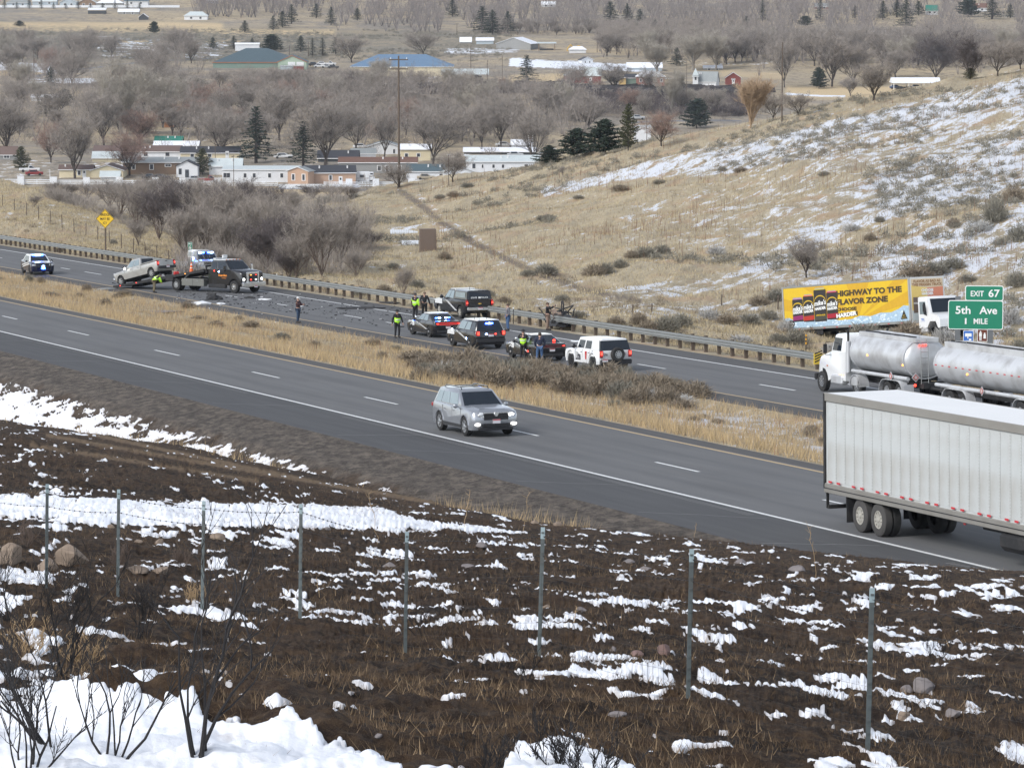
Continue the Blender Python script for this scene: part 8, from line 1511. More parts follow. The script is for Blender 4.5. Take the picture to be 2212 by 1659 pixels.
def house(xl_, xr_, yt, yb, wall, roof, label, kind='side', rot=0.0, wins=(), door=None, depth=None, rh=.3, cat='house', name='house', group=None, dmin=600, skirt=None, eave=.35, trim=None, lift=0.0):
    xc = (xl_ + xr_) / 2; p = ground(xc, yb, dmin); s = scale_at(p); W = (xr_ - xl_) / s; H = (yb - yt) / s; o = empty(name, (p.x, p.y, p.z + lift), rot, label, cat, group); dp = depth or (W if kind == 'gable' else min(8, W * .55)); hr = H * rh; hw = H - hr; tm = trim or TRIM
    W /= max(.6, math.cos(rot) + .0); zb = -1.2
    if kind == 'side':     # ridge runs left-right
        mb = MB(); mb.rings([[(x, 0, zb), (x, dp, zb), (x, dp, hw), (x, dp / 2, hw + hr * .96), (x, 0, hw)] for x in (-W / 2, W / 2)]); mb.build('wall', wm(wall), o)
        for y0, y1 in ((-eave, dp / 2), (dp + eave, dp / 2)):
            z0 = hw - eave * hr / (dp / 2); a = [(-W / 2 - .3, y0, z0), (W / 2 + .3, y0, z0), (W / 2 + .3, y1, hw + hr), (-W / 2 - .3, y1, hw + hr)]; a = a if y0 < y1 else [a[1], a[0], a[3], a[2]]; r = MB().quad(*a, .12).build('roof', rm_(roof), o)
        MB().box((0, -eave - .02, hw - eave * hr / (dp / 2) - .05), (W + .6, .06, .20)).build('fascia', tm, o)
    elif kind in ('gable', 'gablebig'):
        mb = MB(); mb.rings([[(-W / 2, y, zb), (W / 2, y, zb), (W / 2, y, hw), (0, y, hw + hr * .96), (-W / 2, y, hw)] for y in (0, dp)]); mb.build('wall', wm(wall), o)
        for s_ in (-1, 1):
            x0 = s_ * (W / 2 + eave); z0 = hw - eave * hr / (W / 2); a = [(x0, -.3, z0), (0, -.3, hw + hr), (0, dp + .3, hw + hr), (x0, dp + .3, z0)]; a = a if s_ < 0 else [a[1], a[0], a[3], a[2]]; MB().quad(*a, .12).build('roof', rm_(roof), o); MB().tube((x0, -.33, z0), (0, -.33, hw + hr), .09, .09, 4).build('barge_board', tm, o)
    elif kind == 'flat':
        MB().box((0, dp / 2, (hw + zb) / 2 + .1), (W, dp, hw - zb)).build('wall', wm(wall), o); MB().quad((-W / 2 - .2, -.25, H - hr * .6), (W / 2 + .2, -.25, H - hr * .6), (W / 2 + .2, dp + .2, H), (-W / 2 - .2, dp + .2, H), .22).build('roof', rm_(roof), o); MB().box((0, -.27, H - hr * .6 - .1), (W + .4, .06, .22)).build('fascia', tm, o)
    elif kind == 'hip':
        MB().box((0, dp / 2, (hw + zb) / 2), (W, dp, hw - zb)).build('wall', wm(wall), o); e = .4; k = min(W, dp) * .42; mb = MB(); b = [(-W / 2 - e, -e, hw), (W / 2 + e, -e, hw), (W / 2 + e, dp + e, hw), (-W / 2 - e, dp + e, hw)]; t = [(-W / 2 + k, dp / 2, H), (W / 2 - k, dp / 2, H)]; mb.add(b + t, [(0, 1, 5, 4), (1, 2, 5), (2, 3, 4, 5), (3, 0, 4), (3, 2, 1, 0)]); mb.build('roof', rm_(roof), o); MB().box((0, -e - .02, hw), (W + 2 * e, .08, .16)).build('fascia', tm, o)
    elif kind == 'open':
        for x in np.linspace(-W / 2 + .3, W / 2 - .3, max(2, int(W / 5) + 1)):
            for y in (0, dp): MB().box((x, y, (hw + zb) / 2), (.25, .25, hw - zb)).build('post', tm if trim else wm('brown'), o)
        MB().rings([[(x, -.5, hw), (x, dp + .5, hw), (x, dp / 2, H)] for x in (-W / 2 - .4, W / 2 + .4)]).build('roof', rm_(roof), o); MB().box((0, dp * .5, .45), (W * .8, dp * .3, .8)).build('tables', wm('dark'), o)
    if roof != 'x' and kind == 'side' and W > 8:
        for k in range(2): MB().box(((rnd.random() - .5) * W * .8, dp * .3, hw + hr * .75), (.35, .35, .7)).build('vent', tm, o)
    if skirt: MB().box((0, -.03, -.3), (W + .05, .06, 1.0)).build('skirting', wm(skirt), o)
    for (u, v, w, h) in wins:      # fractions of the wall width and of the wall height
        x = (u - .5) * W; z = v * hw; ww, hh = w, h; f = MB().box((x, -.03, z), (ww + .28, .06, hh + .28)).build('window', tm, o); n = max(1, int(round(ww / 1.0)))
        for i in range(n): MB().box((x + (i + .5 - n / 2) * ww / n, -.065, z), (ww / n - .07, .03, hh)).build('pane', PANE, f)
    if door: d_ = MB().box(((door - .5) * W, -.04, 1.05), (1.0, .08, 2.1)).build('door', tm, o); MB().box(((door - .5) * W, -.085, 1.45), (.45, .02, .6)).build('pane', PANE, d_)
    return o
H3 = ((.1, .6, 1.2, 1.1), (.35, .6, 1.2, 1.1), (.6, .6, 1.2, 1.1), (.85, .6, 1.2, 1.1))
house(128, 200, 357, 384, 'cream', 'brown', 'left cream wing of the trailer park hall beneath the round tree', 'side', 0, ((.6, .55, .8, 1.1),), .75, rh=.32)
house(197, 266, 357, 385, 'cream', 'brown', 'cream gable end with white barge boards behind the small white shed', 'gable', 0, (), None, rh=.40, depth=12)
house(217, 258, 370, 388, 'white', 'pale', 'small white shed with a pale rounded roof in front of the cream gable', 'side', 0, (), None, rh=.55, cat='shed', name='shed')
house(266, 428, 341, 377, 'brown', 'grey', 'long brown trailer home with a grey roof and white window frames', 'side', 0, ((.38, .60, .9, 1.3), (.60, .72, 1.5, .5), (.78, .6, 1.0, 1.3), (.14, .6, .8, 1.2)), None, rh=.26)
house(381, 427, 347, 384, 'white', 'dark', 'small white gabled house with dark trim and a porch door', 'gable', 0, ((.18, .5, .5, 1.3),), .5, rh=.30, trim=mat('trim_dark', (.05, .06, .07), .6))
house(452, 522, 343, 378, 'white', 'pale', 'white trailer home with a pale roof behind the parked red pickup', 'side', 0, ((.55, .6, 1.0, .9), (.85, .6, .7, .8)), None, rh=.42)
house(480, 645, 362, 395, 'white', 'pale', 'long white trailer home with pale flat roof left of the tan home', 'flat', 0, ((.06, .62, 1.8, 1.2), (.30, .6, .8, 1.1), (.42, .6, .8, 1.1), (.62, .6, .8, 1.1), (.78, .6, .8, 1.1)), .9, rh=.22)
house(621, 666, 361, 400, 'tan', 'grey', 'tan gable end of the trailer home with two tall windows', 'gable', -.35, ((.28, .55, .75, 1.5), (.78, .55, .75, 1.5)), None, rh=.22, depth=4)
house(660, 768, 359, 399, 'tan', 'dark', 'tan trailer home with dark grey roof, white door and small porch', 'side', .10, ((.50, .55, .7, 1.2),), .70, rh=.34)
house(202, 390, 316, 343, 'pale' if 0 else 'white', 'brown', 'long home with a brown roof behind the long brown trailer home', 'side', 0, H3, None, rh=.42)
house(390, 516, 318, 343, 'cream', 'dark', 'long home with a dark roof and cream walls behind the small white gable', 'side', 0, ((.2, .5, 1.0, .9), (.5, .5, 1.0, .9)), .8, rh=.48)
house(332, 428, 306, 320, 'grey', 'snow', 'low home with a snow covered roof under the rust coloured tree', 'side', 0, (), None, rh=.6)
house(335, 393, 295, 312, 'yellow', 'green', 'low shed with green roof and an orange end left of the rust coloured tree', 'side', 0, (), None, rh=.5, cat='shed')
house(355, 378, 252, 276, 'orange', 'brown', 'small orange gable half hidden by trees', 'gable', 0, (), None, rh=.5)
house(0, 36, 317, 346, 'grey', 'brown', 'grey home with brown roof cut by the left edge', 'side', 0, ((.4, .5, 1.5, .8),), None, rh=.5)
house(200, 258, 328, 350, 'cream', 'pale', 'cream gabled home with pale roof behind the cream hall', 'side', 0, (), None, rh=.55)
house(687, 774, 326, 350, 'dark', 'dark', 'dark roofed home right of the spruce', 'side', 0, (), None, rh=.62)
house(762, 812, 321, 343, 'white', 'grey', 'white shed with grey green roof right of the dark roofed home', 'side', .2, (), None, rh=.45, cat='shed')
house(792, 866, 306, 334, 'white', 'grey', 'white gabled home with small diamond in its gable, left of the tall pole', 'gable', 0, ((.25, .4, 1.0, .9), (.8, .4, .6, 1.2)), None, rh=.42, depth=12)
house(865, 930, 312, 347, 'cream', 'snow', 'cream trailer home with snowy roof right of the tall pole', 'side', 0, ((.2, .45, .9, .9), (.6, .45, .9, .9)), None, rh=.28)
house(732, 900, 341, 374, 'grey', 'rust', 'grey trailer home with reddish brown roof and white windows', 'side', 0, ((.52, .45, .9, 1.3), (.62, .45, .9, 1.3), (.78, .45, .9, 1.3), (.90, .45, .9, 1.3)), None, rh=.30)
house(776, 816, 352, 368, 'dark', 'blue', 'small blue roofed porch in front of the grey trailer home', 'flat', 0, (), None, rh=.6, cat='porch', name='porch')
house(878, 966, 356, 388, 'white', 'slate', 'white house with grey green roof left of the yard tree', 'side', -.1, ((.85, .4, .9, 1.2),), None, rh=.42)
house(960, 1024, 360, 391, 'white', 'pale', 'white gabled house with tall windows right of the yard tree', 'gable', .1, ((.2, .5, .9, 1.2), (.75, .5, .6, 1.3)), None, rh=.35)
house(1008, 1165, 337, 376, 'white', 'pale', 'long white trailer home with pale roof and a wooden deck at the hill edge', 'side', .03, ((.10, .62, .9, 1.3), (.22, .6, .5, .9), (.37, .6, .7, .9), (.50, .6, .7, .9), (.82, .6, 1.0, 1.0)), .62, rh=.30)
house(1002, 1156, 320, 334, 'dark', 'snow', 'low home with a long snowy roof behind the long white trailer home', 'side', 0, (), None, rh=.55)
house(1160, 1230, 352, 372, 'blueg', 'slate', 'grey roofed home at the hill edge under the evergreen clump', 'side', 0, (), None, rh=.6)
house(1105, 1150, 302, 330, 'white', 'snow', 'white house left of the evergreen clump with snow on its roof', 'side', 0, ((.3, .5, 1, .8),), None, rh=.35)
house(1370, 1406, 273, 308, 'white', 'pale', 'plain white box building right of the olive juniper', 'flat', 0, (), None, rh=.1, depth=8, cat='building', name='building')
house(68, 132, 205, 220, 'white', 'snow', 'white park hut with snowy roof among the evergreens on the left', 'side', 0, (), None, rh=.4, cat='hut', name='hut')
house(1029, 1050 + 16, 82, 96, 'blueg', 'snow', 'far grey garage with snowy roof, right one of the two small ones', 'side', 0, (), None, rh=.4, cat='garage', dmin=900)
house(994, 1018, 81, 95, 'grey', 'snow', 'far small house with a snowy roof, left of the grey garage', 'side', 0, (), None, rh=.6, dmin=900)
house(1072, 1146, 82, 108, 'grey', 'snow', 'big far garage with a pale gable roof', 'gable', -.3, (), None, rh=.5, cat='garage', dmin=900, depth=14)
house(1162, 1200, 92, 110, 'brown', 'pale', 'open far carport with a flat roof', 'open', 0, (), None, rh=.15, cat='carport', name='carport', dmin=900, depth=6)
house(1230, 1266, 101, 115, 'white', 'snow', 'white covered shape behind the yellow digger in the far yard', 'hip', 0, (), None, rh=.5, cat='shed', dmin=900)
house(1257, 1281, 124, 138, 'white', 'dark', 'tiny white house with a black roof at the end of the snow field', 'gable', .3, ((.3, .4, .5, .8), (.7, .4, .5, .8)), None, rh=.4, dmin=900)
house(1355, 1430, 136, 153, 'blueg', 'snow', 'long low shed with a snowy roof behind the brick house', 'side', 0, (), None, rh=.6, cat='shed', dmin=900)
house(1226, 1266, 151, 180, 'red', 'pale', 'left red barn wing behind the bare tree', 'gable', .2, (), None, rh=.4, cat='barn', name='barn', dmin=900)
house(1262, 1297, 146, 180, 'red', 'pale', 'red barn with a white doorway and pale roof', 'side', -.1, (), .4, rh=.45, cat='barn', name='barn', dmin=900)
house(1350, 1374, 160, 188, 'teal', 'dark', 'green shed between the red barn and the brick house', 'side', 0, (), None, rh=.25, cat='shed', dmin=900)
house(1337, 1352, 165, 188, 'yellow', 'dark', 'narrow ochre lean-to at the left of the green shed', 'flat', 0, (), None, rh=.2, cat='shed', dmin=900)
house(1375, 1436, 156, 193, 'brick', 'snow', 'two storey brick house with a snowy hipped roof', 'hip', 0, ((.15, .7, .8, 1.1), (.4, .7, .8, 1.1), (.65, .7, .8, 1.1), (.88, .7, .8, 1.1), (.2, .25, .8, 1.1), (.6, .25, .8, 1.1)), None, rh=.28, dmin=900)
house(1433, 1455, 168, 188, 'yellow', 'brown', 'ochre wall of the building right of the brick house', 'flat', 0, (), None, rh=.15, dmin=900)
st = house(1497, 1508, 162, 188, 'white', 'pale', 'white church tower with a pointed cap', 'hip', 0, ((.5, .8, .8, 1.2),), None, rh=.15, cat='church', name='church_tower', dmin=900, depth=2.4)
MB().rings([[(x * k, 1.2 + y * k, 4.4 + z) for x, y in ((-1.1, -1.1), (1.1, -1.1), (1.1, 1.1), (-1.1, 1.1))] for k, z in ((1, 0), (.02, 2.6))]).build('spire', rm_('pale'), st)
house(1503, 1546, 155, 188, 'white', 'grey', 'white church with a grey roof beside its tower', 'side', -.35, (), None, rh=.6, cat='church', name='church', dmin=900)
house(1568, 1600, 157, 184, 'red', 'rust', 'small red barn with white doors right of the church', 'gable', 0, ((.5, .75, 1.2, .3),), .5, rh=.4, cat='barn', name='barn', dmin=900)
house(1929, 2030, 169, 194, 'dark', 'snow', 'long white roofed park shelter on posts at the hill crest', 'open', 0, (), None, rh=.45, cat='shelter', name='shelter', dmin=900, depth=10, trim=TRIM)
house(955, 1054, 150, 176, 'brown', 'pale', 'open picnic shelter with a long pale roof', 'open', 0, (), None, rh=.45, cat='shelter', name='shelter', dmin=900, depth=9)
b = house(757, 978, 120, 166, 'cream', 'blue', 'wide building with a bright blue hipped roof', 'hip', 0, (), None, rh=.55, cat='building', name='building', dmin=900, depth=26)
house(865, 900, 142, 164, 'orange', 'snow', 'small orange wooden shed with a snowy roof by the blue roofed building', 'side', .1, (), None, rh=.42, cat='shed', dmin=900)
house(460, 640, 107, 148, 'teal', 'slate', 'long school like building with a dark slate roof and orange eaves', 'hip', 0, (), None, rh=.70, cat='building', name='building', dmin=900, depth=30, trim=mat('trim_orange', (.55, .17, .05), .6))
g = house(600, 662, 121, 151, 'green', 'slate', 'pale green gable end with orange trim and two white doors', 'gable', 0, (), None, rh=.45, cat='building', name='building', dmin=900, depth=16, trim=MATS['trim_orange']); [MB().box((x, -.06, 1.9), (3.0, .1, 2.4)).build('garage_door', TRIM, g) for x in (-.2, 3.3)]
house(634, 656, 142, 153, 'red', 'rust', 'red shed in front of the pale green gable', 'flat', 0, (), None, rh=.1, cat='shed', dmin=900); house(605, 632, 142, 152, 'blueg', 'slate', 'grey shed in front of the pale green gable, left of the red one', 'flat', 0, (), None, rh=.1, cat='shed', dmin=900)
house(508, 560, 108, 120, 'white', 'snow', 'raised white skylight strip on the roof of the school like building', 'flat', 0, (), None, rh=.4, cat='skylight', name='skylight', dmin=900, depth=1.5, lift=3)
for (a, b_, c, d_, w, r, lb, k) in [(14, 64, 0, 14, 'blueg', 'grey', 'far grey house, leftmost of the row at the top left', 'hip'), (70, 122, -6, 12, 'blueg', 'pale', 'far pale house, second of the row at the top left', 'side'), (129, 165, -4, 15, 'blueg', 'pale', 'far blue grey house, third of the row at the top left', 'gable'), (170, 206, -4, 15, 'brown', 'pale', 'far brown house, fourth of the row at the top left', 'gable'), (208, 265, 0, 15, 'grey', 'snow', 'far house with a snowy roof, fifth of the row at the top left', 'hip'), (268, 320, -6, 12, 'white', 'slate', 'far white house, last of the row at the top left', 'side'),
    (190, 228, 18, 31, 'dark', 'snow', 'far black open shed with a snowy roof on the tan field', 'flat'), (300, 319, 30, 44, 'dark', 'snow', 'far small dark shed with white gable', 'gable'), (398, 448, 26, 44, 'white', 'pale', 'far white farmhouse behind a conifer at the upper left', 'hip'), (255, 300, 20, 32, 'grey', 'snow', 'far low shed right of the black open shed', 'side'), (440, 470, -4, 8, 'blueg', 'snow', 'far snowy roof at the top edge left of the wood', 'side'),
    (2001, 2026, 12, 33, 'white', 'green', 'far house with a steep bright green roof at the top right', 'side'), (2097, 2132, 8, 26, 'white', 'rust', 'far white house with a red striped porch at the top right', 'side'), (2104, 2145, 66, 86, 'grey', 'snow', 'far house with a pale hipped roof near the right edge, left one', 'hip'), (2135, 2188, 70, 90, 'grey', 'pale', 'far house with a pale hipped roof near the right edge, right one', 'hip'), (1880, 1940, 68, 84, 'white', 'snow', 'far low snowy roof in the wood above the tan lawn', 'side'), (1585, 1606, 64, 76, 'teal', 'snow', 'far teal cottage between two conifers', 'side'), (1480, 1498, 70, 82, 'white', 'snow', 'far small white cottage in the middle of the wood', 'gable'), (1520, 1560, 142, 152, 'grey', 'snow', 'snowy roof between the church and the cottonwoods', 'side'), (1170, 1200, 4, 16, 'white', 'snow', 'far snowy roof at the top edge above the garages', 'side'), (1760, 1790, 8, 20, 'brick', 'grey', 'far brick house at the top right wood', 'side')]:
    house(a, b_, c, d_, w, r, lb, k, 0, ((.3, .5, 1.2, 1.0), (.7, .5, 1.2, 1.0)) if w not in ('dark',) else (), None, rh=.5, dmin=900)
# white rail fence with square pillars along the park
f = empty('white_fence', (0, 0, 0), 0, 'white rail fence with square pillars along the front of the trailer park', 'fence'); TW_ = mat('fence_white', (.70, .72, .74), .6)
def fence_run(pts, rails, hgt, root, step=2.6):
    for (x0, y0), (x1, y1) in zip(pts, pts[1:]):
        a_, b_ = ground(x0, y0, 700), ground(x1, y1, 700); n = max(1, int((b_ - a_).length / step))
        for k in range(rails): z = hgt * (k + .6) / rails; MB().box(((a_ + b_) / 2) + Vector((0, 0, z)), ((b_ - a_).length, .06, .24), None).build('rail', TW_, root)
        for k in range(n + 1): q = a_.lerp(b_, k / n); MB().box((q.x, q.y, q.z + hgt / 2), (.14, .14, hgt + .1)).build('post', TW_, root)
for x0, x1, y in [(-20, 38, 398), (52, 108, 399), (123, 180, 400), (194, 250, 400), (264, 330, 401), (343, 388, 401), (402, 460, 402), (478, 600, 403), (700, 748, 404), (760, 806, 404), (818, 850, 404), (928, 962, 403)]: fence_run([(x0, y), (x1, y)], 3, 1.35, f)
for x, y in [(45, 400), (116, 401), (187, 402), (258, 402), (336, 402), (395, 403), (754, 405), (812, 405), (889, 404), (470, 403)]:
    p = ground(x, y, 700); MB().box((p.x, p.y, p.z + 1.0), (1.7, .8, 2.4)).build('pillar', TW_, f)
p = ground(660, 409, 700); s = scale_at(p); o = empty('entrance_wall', p, 0, 'low white wall with painted dark writing below the tan home', 'wall'); MB().box((0, 0, .6), (116 / s, .4, 1.4)).build('wall_body', TW_, o); put_text('Cowboy', o, (-12 / s, -.22, .62), 19 / s, 6 / s, STXT, shear=.3, bold=.03)
p = ground(912, 404, 700); MB().box((0, 0, .7), (5.2, .3, 2.2)).build('white_gate', TW_).location = p; tag(bpy.data.objects['white_gate'], 'plain white panel gate right of the tall pole', 'gate')
# far white fence at the top left
f2 = empty('white_fence', (0, 0, 0), 0, 'far long white fence in front of the row of houses at the top left', 'fence')
for k in range(12): a_ = ground(-10 + k * 33, 18.5, 900); b_ = ground(23 + k * 33, 18.5, 900); MB().box((a_ + b_) / 2 + Vector((0, 0, 1.0)), ((b_ - a_).length * .98, .1, 1.3)).build('fence_panel', TW_, f2)
for k in range(12): p = ground(10 + k * 26.5, 20.5, 900); q = place_tree('conifer', CON['n'][k % 2], p, rnd.uniform(3, 6.5), rnd.uniform(2, 3), 'tiny dark conifer of the row in front of the far white fence', 'tree', 'tiny conifers along the far white fence', part2='foliage')
# parked cars of the valley, small in the picture but with body, cabin and wheels
def far_car(x, y, c, label, yaw_=0.0, truck=False, L=4.7, dmin=600):
    p = ground(x, y, dmin); o = empty('parked_car', p, yaw_, label, 'car'); m = mat('carpaint_%s' % c, dict(white=(.66, .66, .66), black=(.02, .02, .022), red=(.25, .03, .03), silver=(.4, .41, .42), blue=(.05, .09, .2), tan=(.35, .3, .22))[c], .3, coat=.4)
    MB().bev((0, 0, .70), (L, 1.85, .72), .16).build('body', m, o, 30); cb = Cabin(-L * .36 if not truck else -.3, L * .28, -L * .28 if not truck else -.2, L * .10, 1.02, 1.55 if not truck else 1.75, 1.7, 1.4); cb.mesh().build('cabin', m, o, 30); cb.side(o, .12, .9, -1, .1, .9); cb.front(o); cb.front(o, False, name='rear_window')
    for wx in (-L * .31, L * .31):
        for s in (-1, 1): MB().lathe([(s * .80, .05), (s * .80, .36), (s * .95, .36), (s * .95, .05)], 'y', (wx, 0, .36), 12).build('wheel', RUBBER, o)
    return o
for t in [(64, 372, 'white', 'white pickup parked at the left end of the trailer park', .1, True, 5.6), (74, 380, 'red', 'dark red car parked in front of the white pickup', .2), (326, 389, 'black', 'black car parked below the brown trailer home, left one', 0), (348, 390, 'black', 'black car parked below the brown trailer home, right one', .1), (422, 393, 'silver', 'pale blue silver car parked in front of the small white gable', .15), (452, 394, 'red', 'red pickup parked behind the white rail fence', .05, True, 5.8), (612, 343, 'white', 'white van parked left of the dark spruce', 0, False, 5.4), (780, 322, 'white', 'white car parked left of the white gabled home', 0), (1020, 393, 'white', 'white car at the hill edge below the long white trailer home', 0), (1090, 318, 'white', 'white van behind the long snowy roof', 0, False, 5.5), (1028, 170, 'black', 'dark vehicle under the picnic shelter', 0),
          (678, 143, 'black', 'black suv in the far parking lot', .1), (696, 142, 'white', 'white car in the far parking lot beside the black suv', 0), (712, 142, 'white', 'white pickup in the far parking lot, second white one', 0, True, 5.4), (706, 148, 'silver', 'silver car in the front row of the far parking lot', 0), (720, 149, 'black', 'dark car in the front row of the far parking lot', 0), (690, 147, 'white', 'white car in the front row of the far parking lot', 0), (38, 153, 'black', 'black car on the park road at the far left', 0), (1378, 259, 'silver', 'silver suv on the road behind the white box building', 0), (920, 389, 'tan', 'tan car beside the white gate', 0), (1113, 340, 'silver', 'silver car beside the long white trailer home', 0), (1935, 193, 'blue', 'dark blue car under the park shelter', 0), (1980, 193, 'blue', 'dark blue car at the right under the park shelter', 0)]: far_car(*t)
p = ground(784, 396, 600); o = empty('camper', p, 0, 'white camper van with raised sleeping cab right of the tan home', 'camper'); box_part('camper_body', (0, 0, 1.7), (3.6, 2.3, 2.6), wm('white'), o, .15); box_part('sleeping_cab', (2.0, 0, 2.4), (1.6, 2.2, 1.0), wm('white'), o, .15); box_part('driver_cab', (2.3, 0, 1.2), (1.6, 1.9, .9), wm('white'), o, .12); MB().box((-.2, -1.17, 1.9), (1.2, .03, .7)).box((2.3, -1.12, 2.5), (.7, .03, .4)).build('window', PANE, o); MB().box((0, -1.17, 1.35), (3.2, .02, .1)).build('brown_band', wm('brown'), o)
for wx in (-1.0, 2.2): MB().lathe([(-1.15, .05), (-1.15, .38), (-.95, .38), (-.95, .05)], 'y', (wx, 0, .38), 12).build('wheel', RUBBER, o)
p = ground(1245, 114, 900); o = empty('digger', p, 0, 'yellow digger in the far yard in front of a white covered shape', 'digger'); YD = mat('digger_yellow', (.60, .36, .03), .5); box_part('body', (1, -2, 1.2), (4, 1.8, 1.0), YD, o, .1); box_part('cab', (1, -2, 2.4), (1.5, 1.6, 1.5), YD, o, .1); MB().path([(-1, -2, 1.5), (-2.6, -2, 3.6), (-4, -2, 2.0), (-4.2, -2, .6)], .22, 6).build('boom', YD, o)
for wx in (-.4, 2.6): MB().lathe([(-3.0, .1), (-3.0, .75), (-2.7, .75), (-2.7, .1)], 'y', (wx, 0, .75), 12).build('wheel', RUBBER, o)
# utility poles with cross-arms
def pole(x, yb, yt, label, arms=1, d=250, px_w=3.0, lamp=False, col_=None):
    p = ground(x, yb, d); s = scale_at(p); h = (yb - yt) / s; o = empty('utility_pole', p, 0, label, 'pole'); r_ = px_w / s / 2; MB().tube((0, 0, -.5), (0, 0, h), r_, r_ * .6, 8).build('pole_shaft', col_ or WOODP, o)
    for k in range(arms): z = h * (.97 - .07 * k); MB().box((0, 0, z), (11 / s if s < 12 else 2.6, .12, .16)).build('cross_arm', WOODP, o); MB().tube((-4.6 / s if s < 12 else -1.1, 0, z), (-4.6 / s if s < 12 else -1.1, 0, z + .3), .05, .05, 5).tube((4.6 / s if s < 12 else 1.1, 0, z), (4.6 / s if s < 12 else 1.1, 0, z + .3), .05, .05, 5).build('insulator', SWHITE, o)
    if lamp: MB().path([(0, 0, h * .93), (-1.2, 0, h * .96), (-2.0, 0, h * .95)], .06, 5).build('lamp_arm', GALV, o); MB().box((-2.1, 0, h * .95), (.7, .3, .15)).build('lamp_head', LENS, o)
    return p, h
pole(862, 406, 122, 'very tall slim utility pole rising from the hill edge in the middle', 2, 430, 5.5)
pole(1689, 264, 92, 'tall dark pole on the hill edge above the yellow trailer', 0, 250, 3.2)
for t in [(1146, 358, 294, 'pole with three cross-arms left of the evergreen clump', 3), (1352, 325, 287, 'short pole with one cross-arm at the foot of the olive juniper', 1), (708, 357, 305, 'thin pole with a lamp between the spruce and the round tree', 1), (1397, 308, 255, 'pole behind the white box building', 0), (1483, 240, 128, 'thin pole with street lamp right of the brick house', 0), (1290, 114, 70, 'thin far pole right of the yellow digger', 0), (1318, 116, 74, 'thin pale pole in the far yard', 0), (1417, 78, 62, 'short far pole at the top middle', 0), (1017, 155, 100, 'thin pale pole behind the picnic shelter', 0), (1053, 186, 130, 'thin pole right of the picnic shelter', 0), (1085, 184, 122, 'dark pole between the picnic shelter and the lone spruce', 0), (987, 76, 52, 'short pale far pole left of the garages', 1), (625, 120, 98, 'pale pole left of the green gable', 0), (666, 124, 92, 'thin pole between the cypresses', 0), (584, 235, 190, 'thin pole in the bare wood left of the blue roofed building', 0), (465, 345, 298, 'thin white pole beside the leaning double tree', 0), (505, 402, 335, 'thin grey pole in front of the long white trailer home', 0), (1500, 175, 120, 'thin pole left of the church tower', 0), (1615, 122, 98, 'thin far pole left of the hill', 0), (1642, 98, 70, 'far thin pole above the tan grass', 0), (969, 402, 335, 'thin pole at the yard tree', 0), (74, 205, 110, 'thin pole beside the park road at the left', 0), (108, 392, 366, 'white lamp post inside the rail fence at the left', 0)]:
    pole(t[0], t[1], t[2], t[3], t[4], 500, 1.6, lamp='street lamp' in t[3], col_=TRIM if 'white' in t[3] and 'pole' not in t[3] else None)
# roads of the valley, laid on the ground
VR = mat('valley_asphalt', (.17, .17, .175), .9)
ribbon('valley_road', [(-40, 406.5, 800), (300, 407.5, 800), (600, 409, 800), (862, 408.5, 800), (1000, 407, 800)], (2.4, 2.4), VR, .15)
ribbon('valley_road', [(62, 168, 900), (110, 158, 900), (180, 150, 900), (260, 140, 900), (330, 132, 900), (455, 127, 900)], (7, 5), VR, .3)
ribbon('valley_road', [(1360, 266, 700), (1480, 262, 700), (1600, 262, 700)], (5, 5), VR, .3)
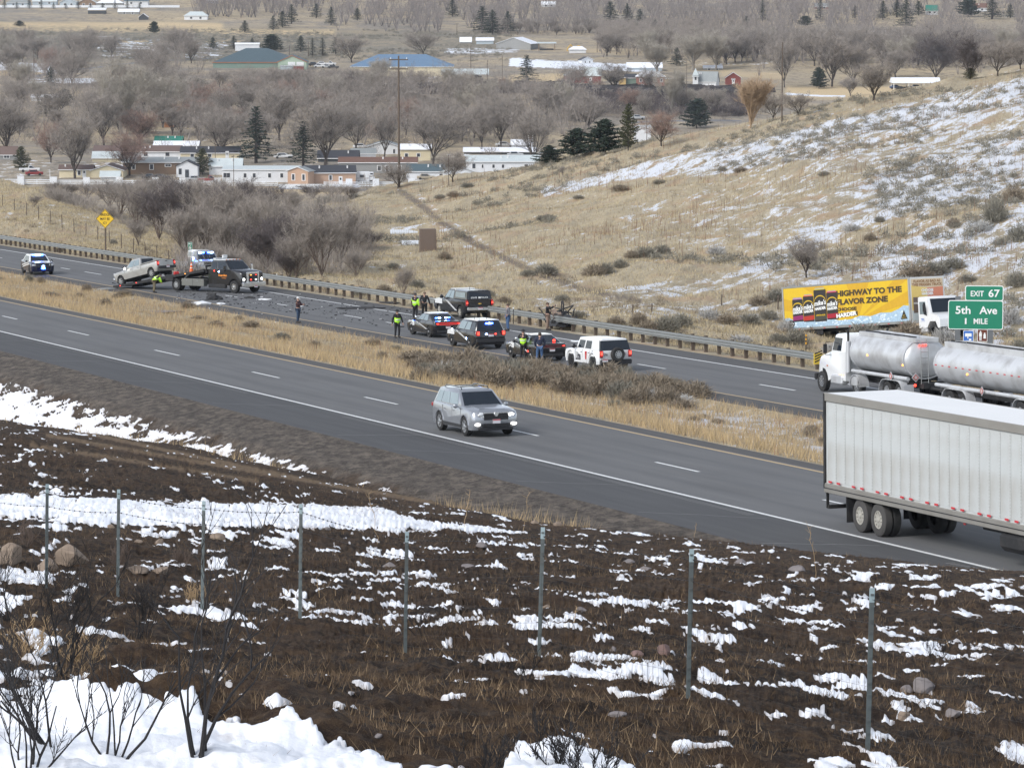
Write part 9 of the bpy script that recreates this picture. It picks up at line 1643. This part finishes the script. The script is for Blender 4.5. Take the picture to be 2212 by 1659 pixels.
# dark lava bank of the river with its brush, a line of stones on top
LV = mat('lava_rock', (.045, .040, .042), .95, var=.5, scale=.3); mbL = MB()
for i in range(150):
    x = r_.uniform(1130, 1640) if i % 3 else r_.uniform(700, 1130); y = 203 + r_.uniform(-4, 7) + (0 if x > 1200 else -6); p = ground(x, y, 900); w_ = r_.uniform(3, 8); mbL.add([(p.x + dx * w_, p.y + dy * 2, p.z + dz) for dx, dy, dz in ((-1, -1, -3), (1, -1, -3), (.8, -.6, 2.6 + r_.uniform(-1, 1)), (-.7, -.6, 2.2 + r_.uniform(-1, 1)), (-1, 1, -3), (1, 1, -3), (.8, .8, 2.8), (-.7, .8, 2.4))], [(0, 1, 2, 3), (1, 5, 6, 2), (4, 0, 3, 7), (3, 2, 6, 7), (5, 4, 7, 6)])
tag(mbL.build('lava_bank', LV), kind='stuff')
P = []; Q = []; W = []
for i in range(150):
    x = r_.uniform(1230, 1640); y = r_.uniform(205, 252); p = ground(x, y, 800); h = r_.uniform(2, 5); wd = r_.uniform(3, 6); p = Vector((p.x, p.y, p.z))
    for j in range(220): az = r_.uniform(0, 6.28); e = math.acos(r_.uniform(0, 1)); d = Vector((math.sin(e) * math.cos(az) * wd, math.sin(e) * math.sin(az) * wd, math.cos(e) * h)); a_ = p + d * r_.uniform(.2, .8); P.append(a_); Q.append(a_ + (d.normalized() + Vector((r_.gauss(0, .4), r_.gauss(0, .4), r_.gauss(.5, .3)))).normalized() * r_.uniform(.8, 1.9)); W.append(r_.uniform(.07, .15))
tag(link('dark_brush', tri_mesh('dark_brush', P, Q, W, mat('dark_brush_twigs', (.095, .078, .078), .95, var=.45, scale=.05), rg)), kind='stuff')
# the air: a closed box round the whole scene
hz = MB().box((0, 3900, (CAMZ + 4 - 60) / 2 ), (12800, 8600, CAMZ + 4 + 60)).build('haze', None); hm = bpy.data.materials.new('haze_air'); hm.use_nodes = True; n_ = hm.node_tree; n_.nodes.remove(n_.nodes['Principled BSDF']); pv = n_.nodes.new('ShaderNodeVolumePrincipled'); pv.inputs['Density'].default_value = .00004; pv.inputs['Color'].default_value = (.80, .87, 1, 1); pv.inputs['Anisotropy'].default_value = .2
n_.links.new(pv.outputs[0], n_.nodes['Material Output'].inputs['Volume']); hz.data.materials.append(hm); tag(hz, kind='stuff')
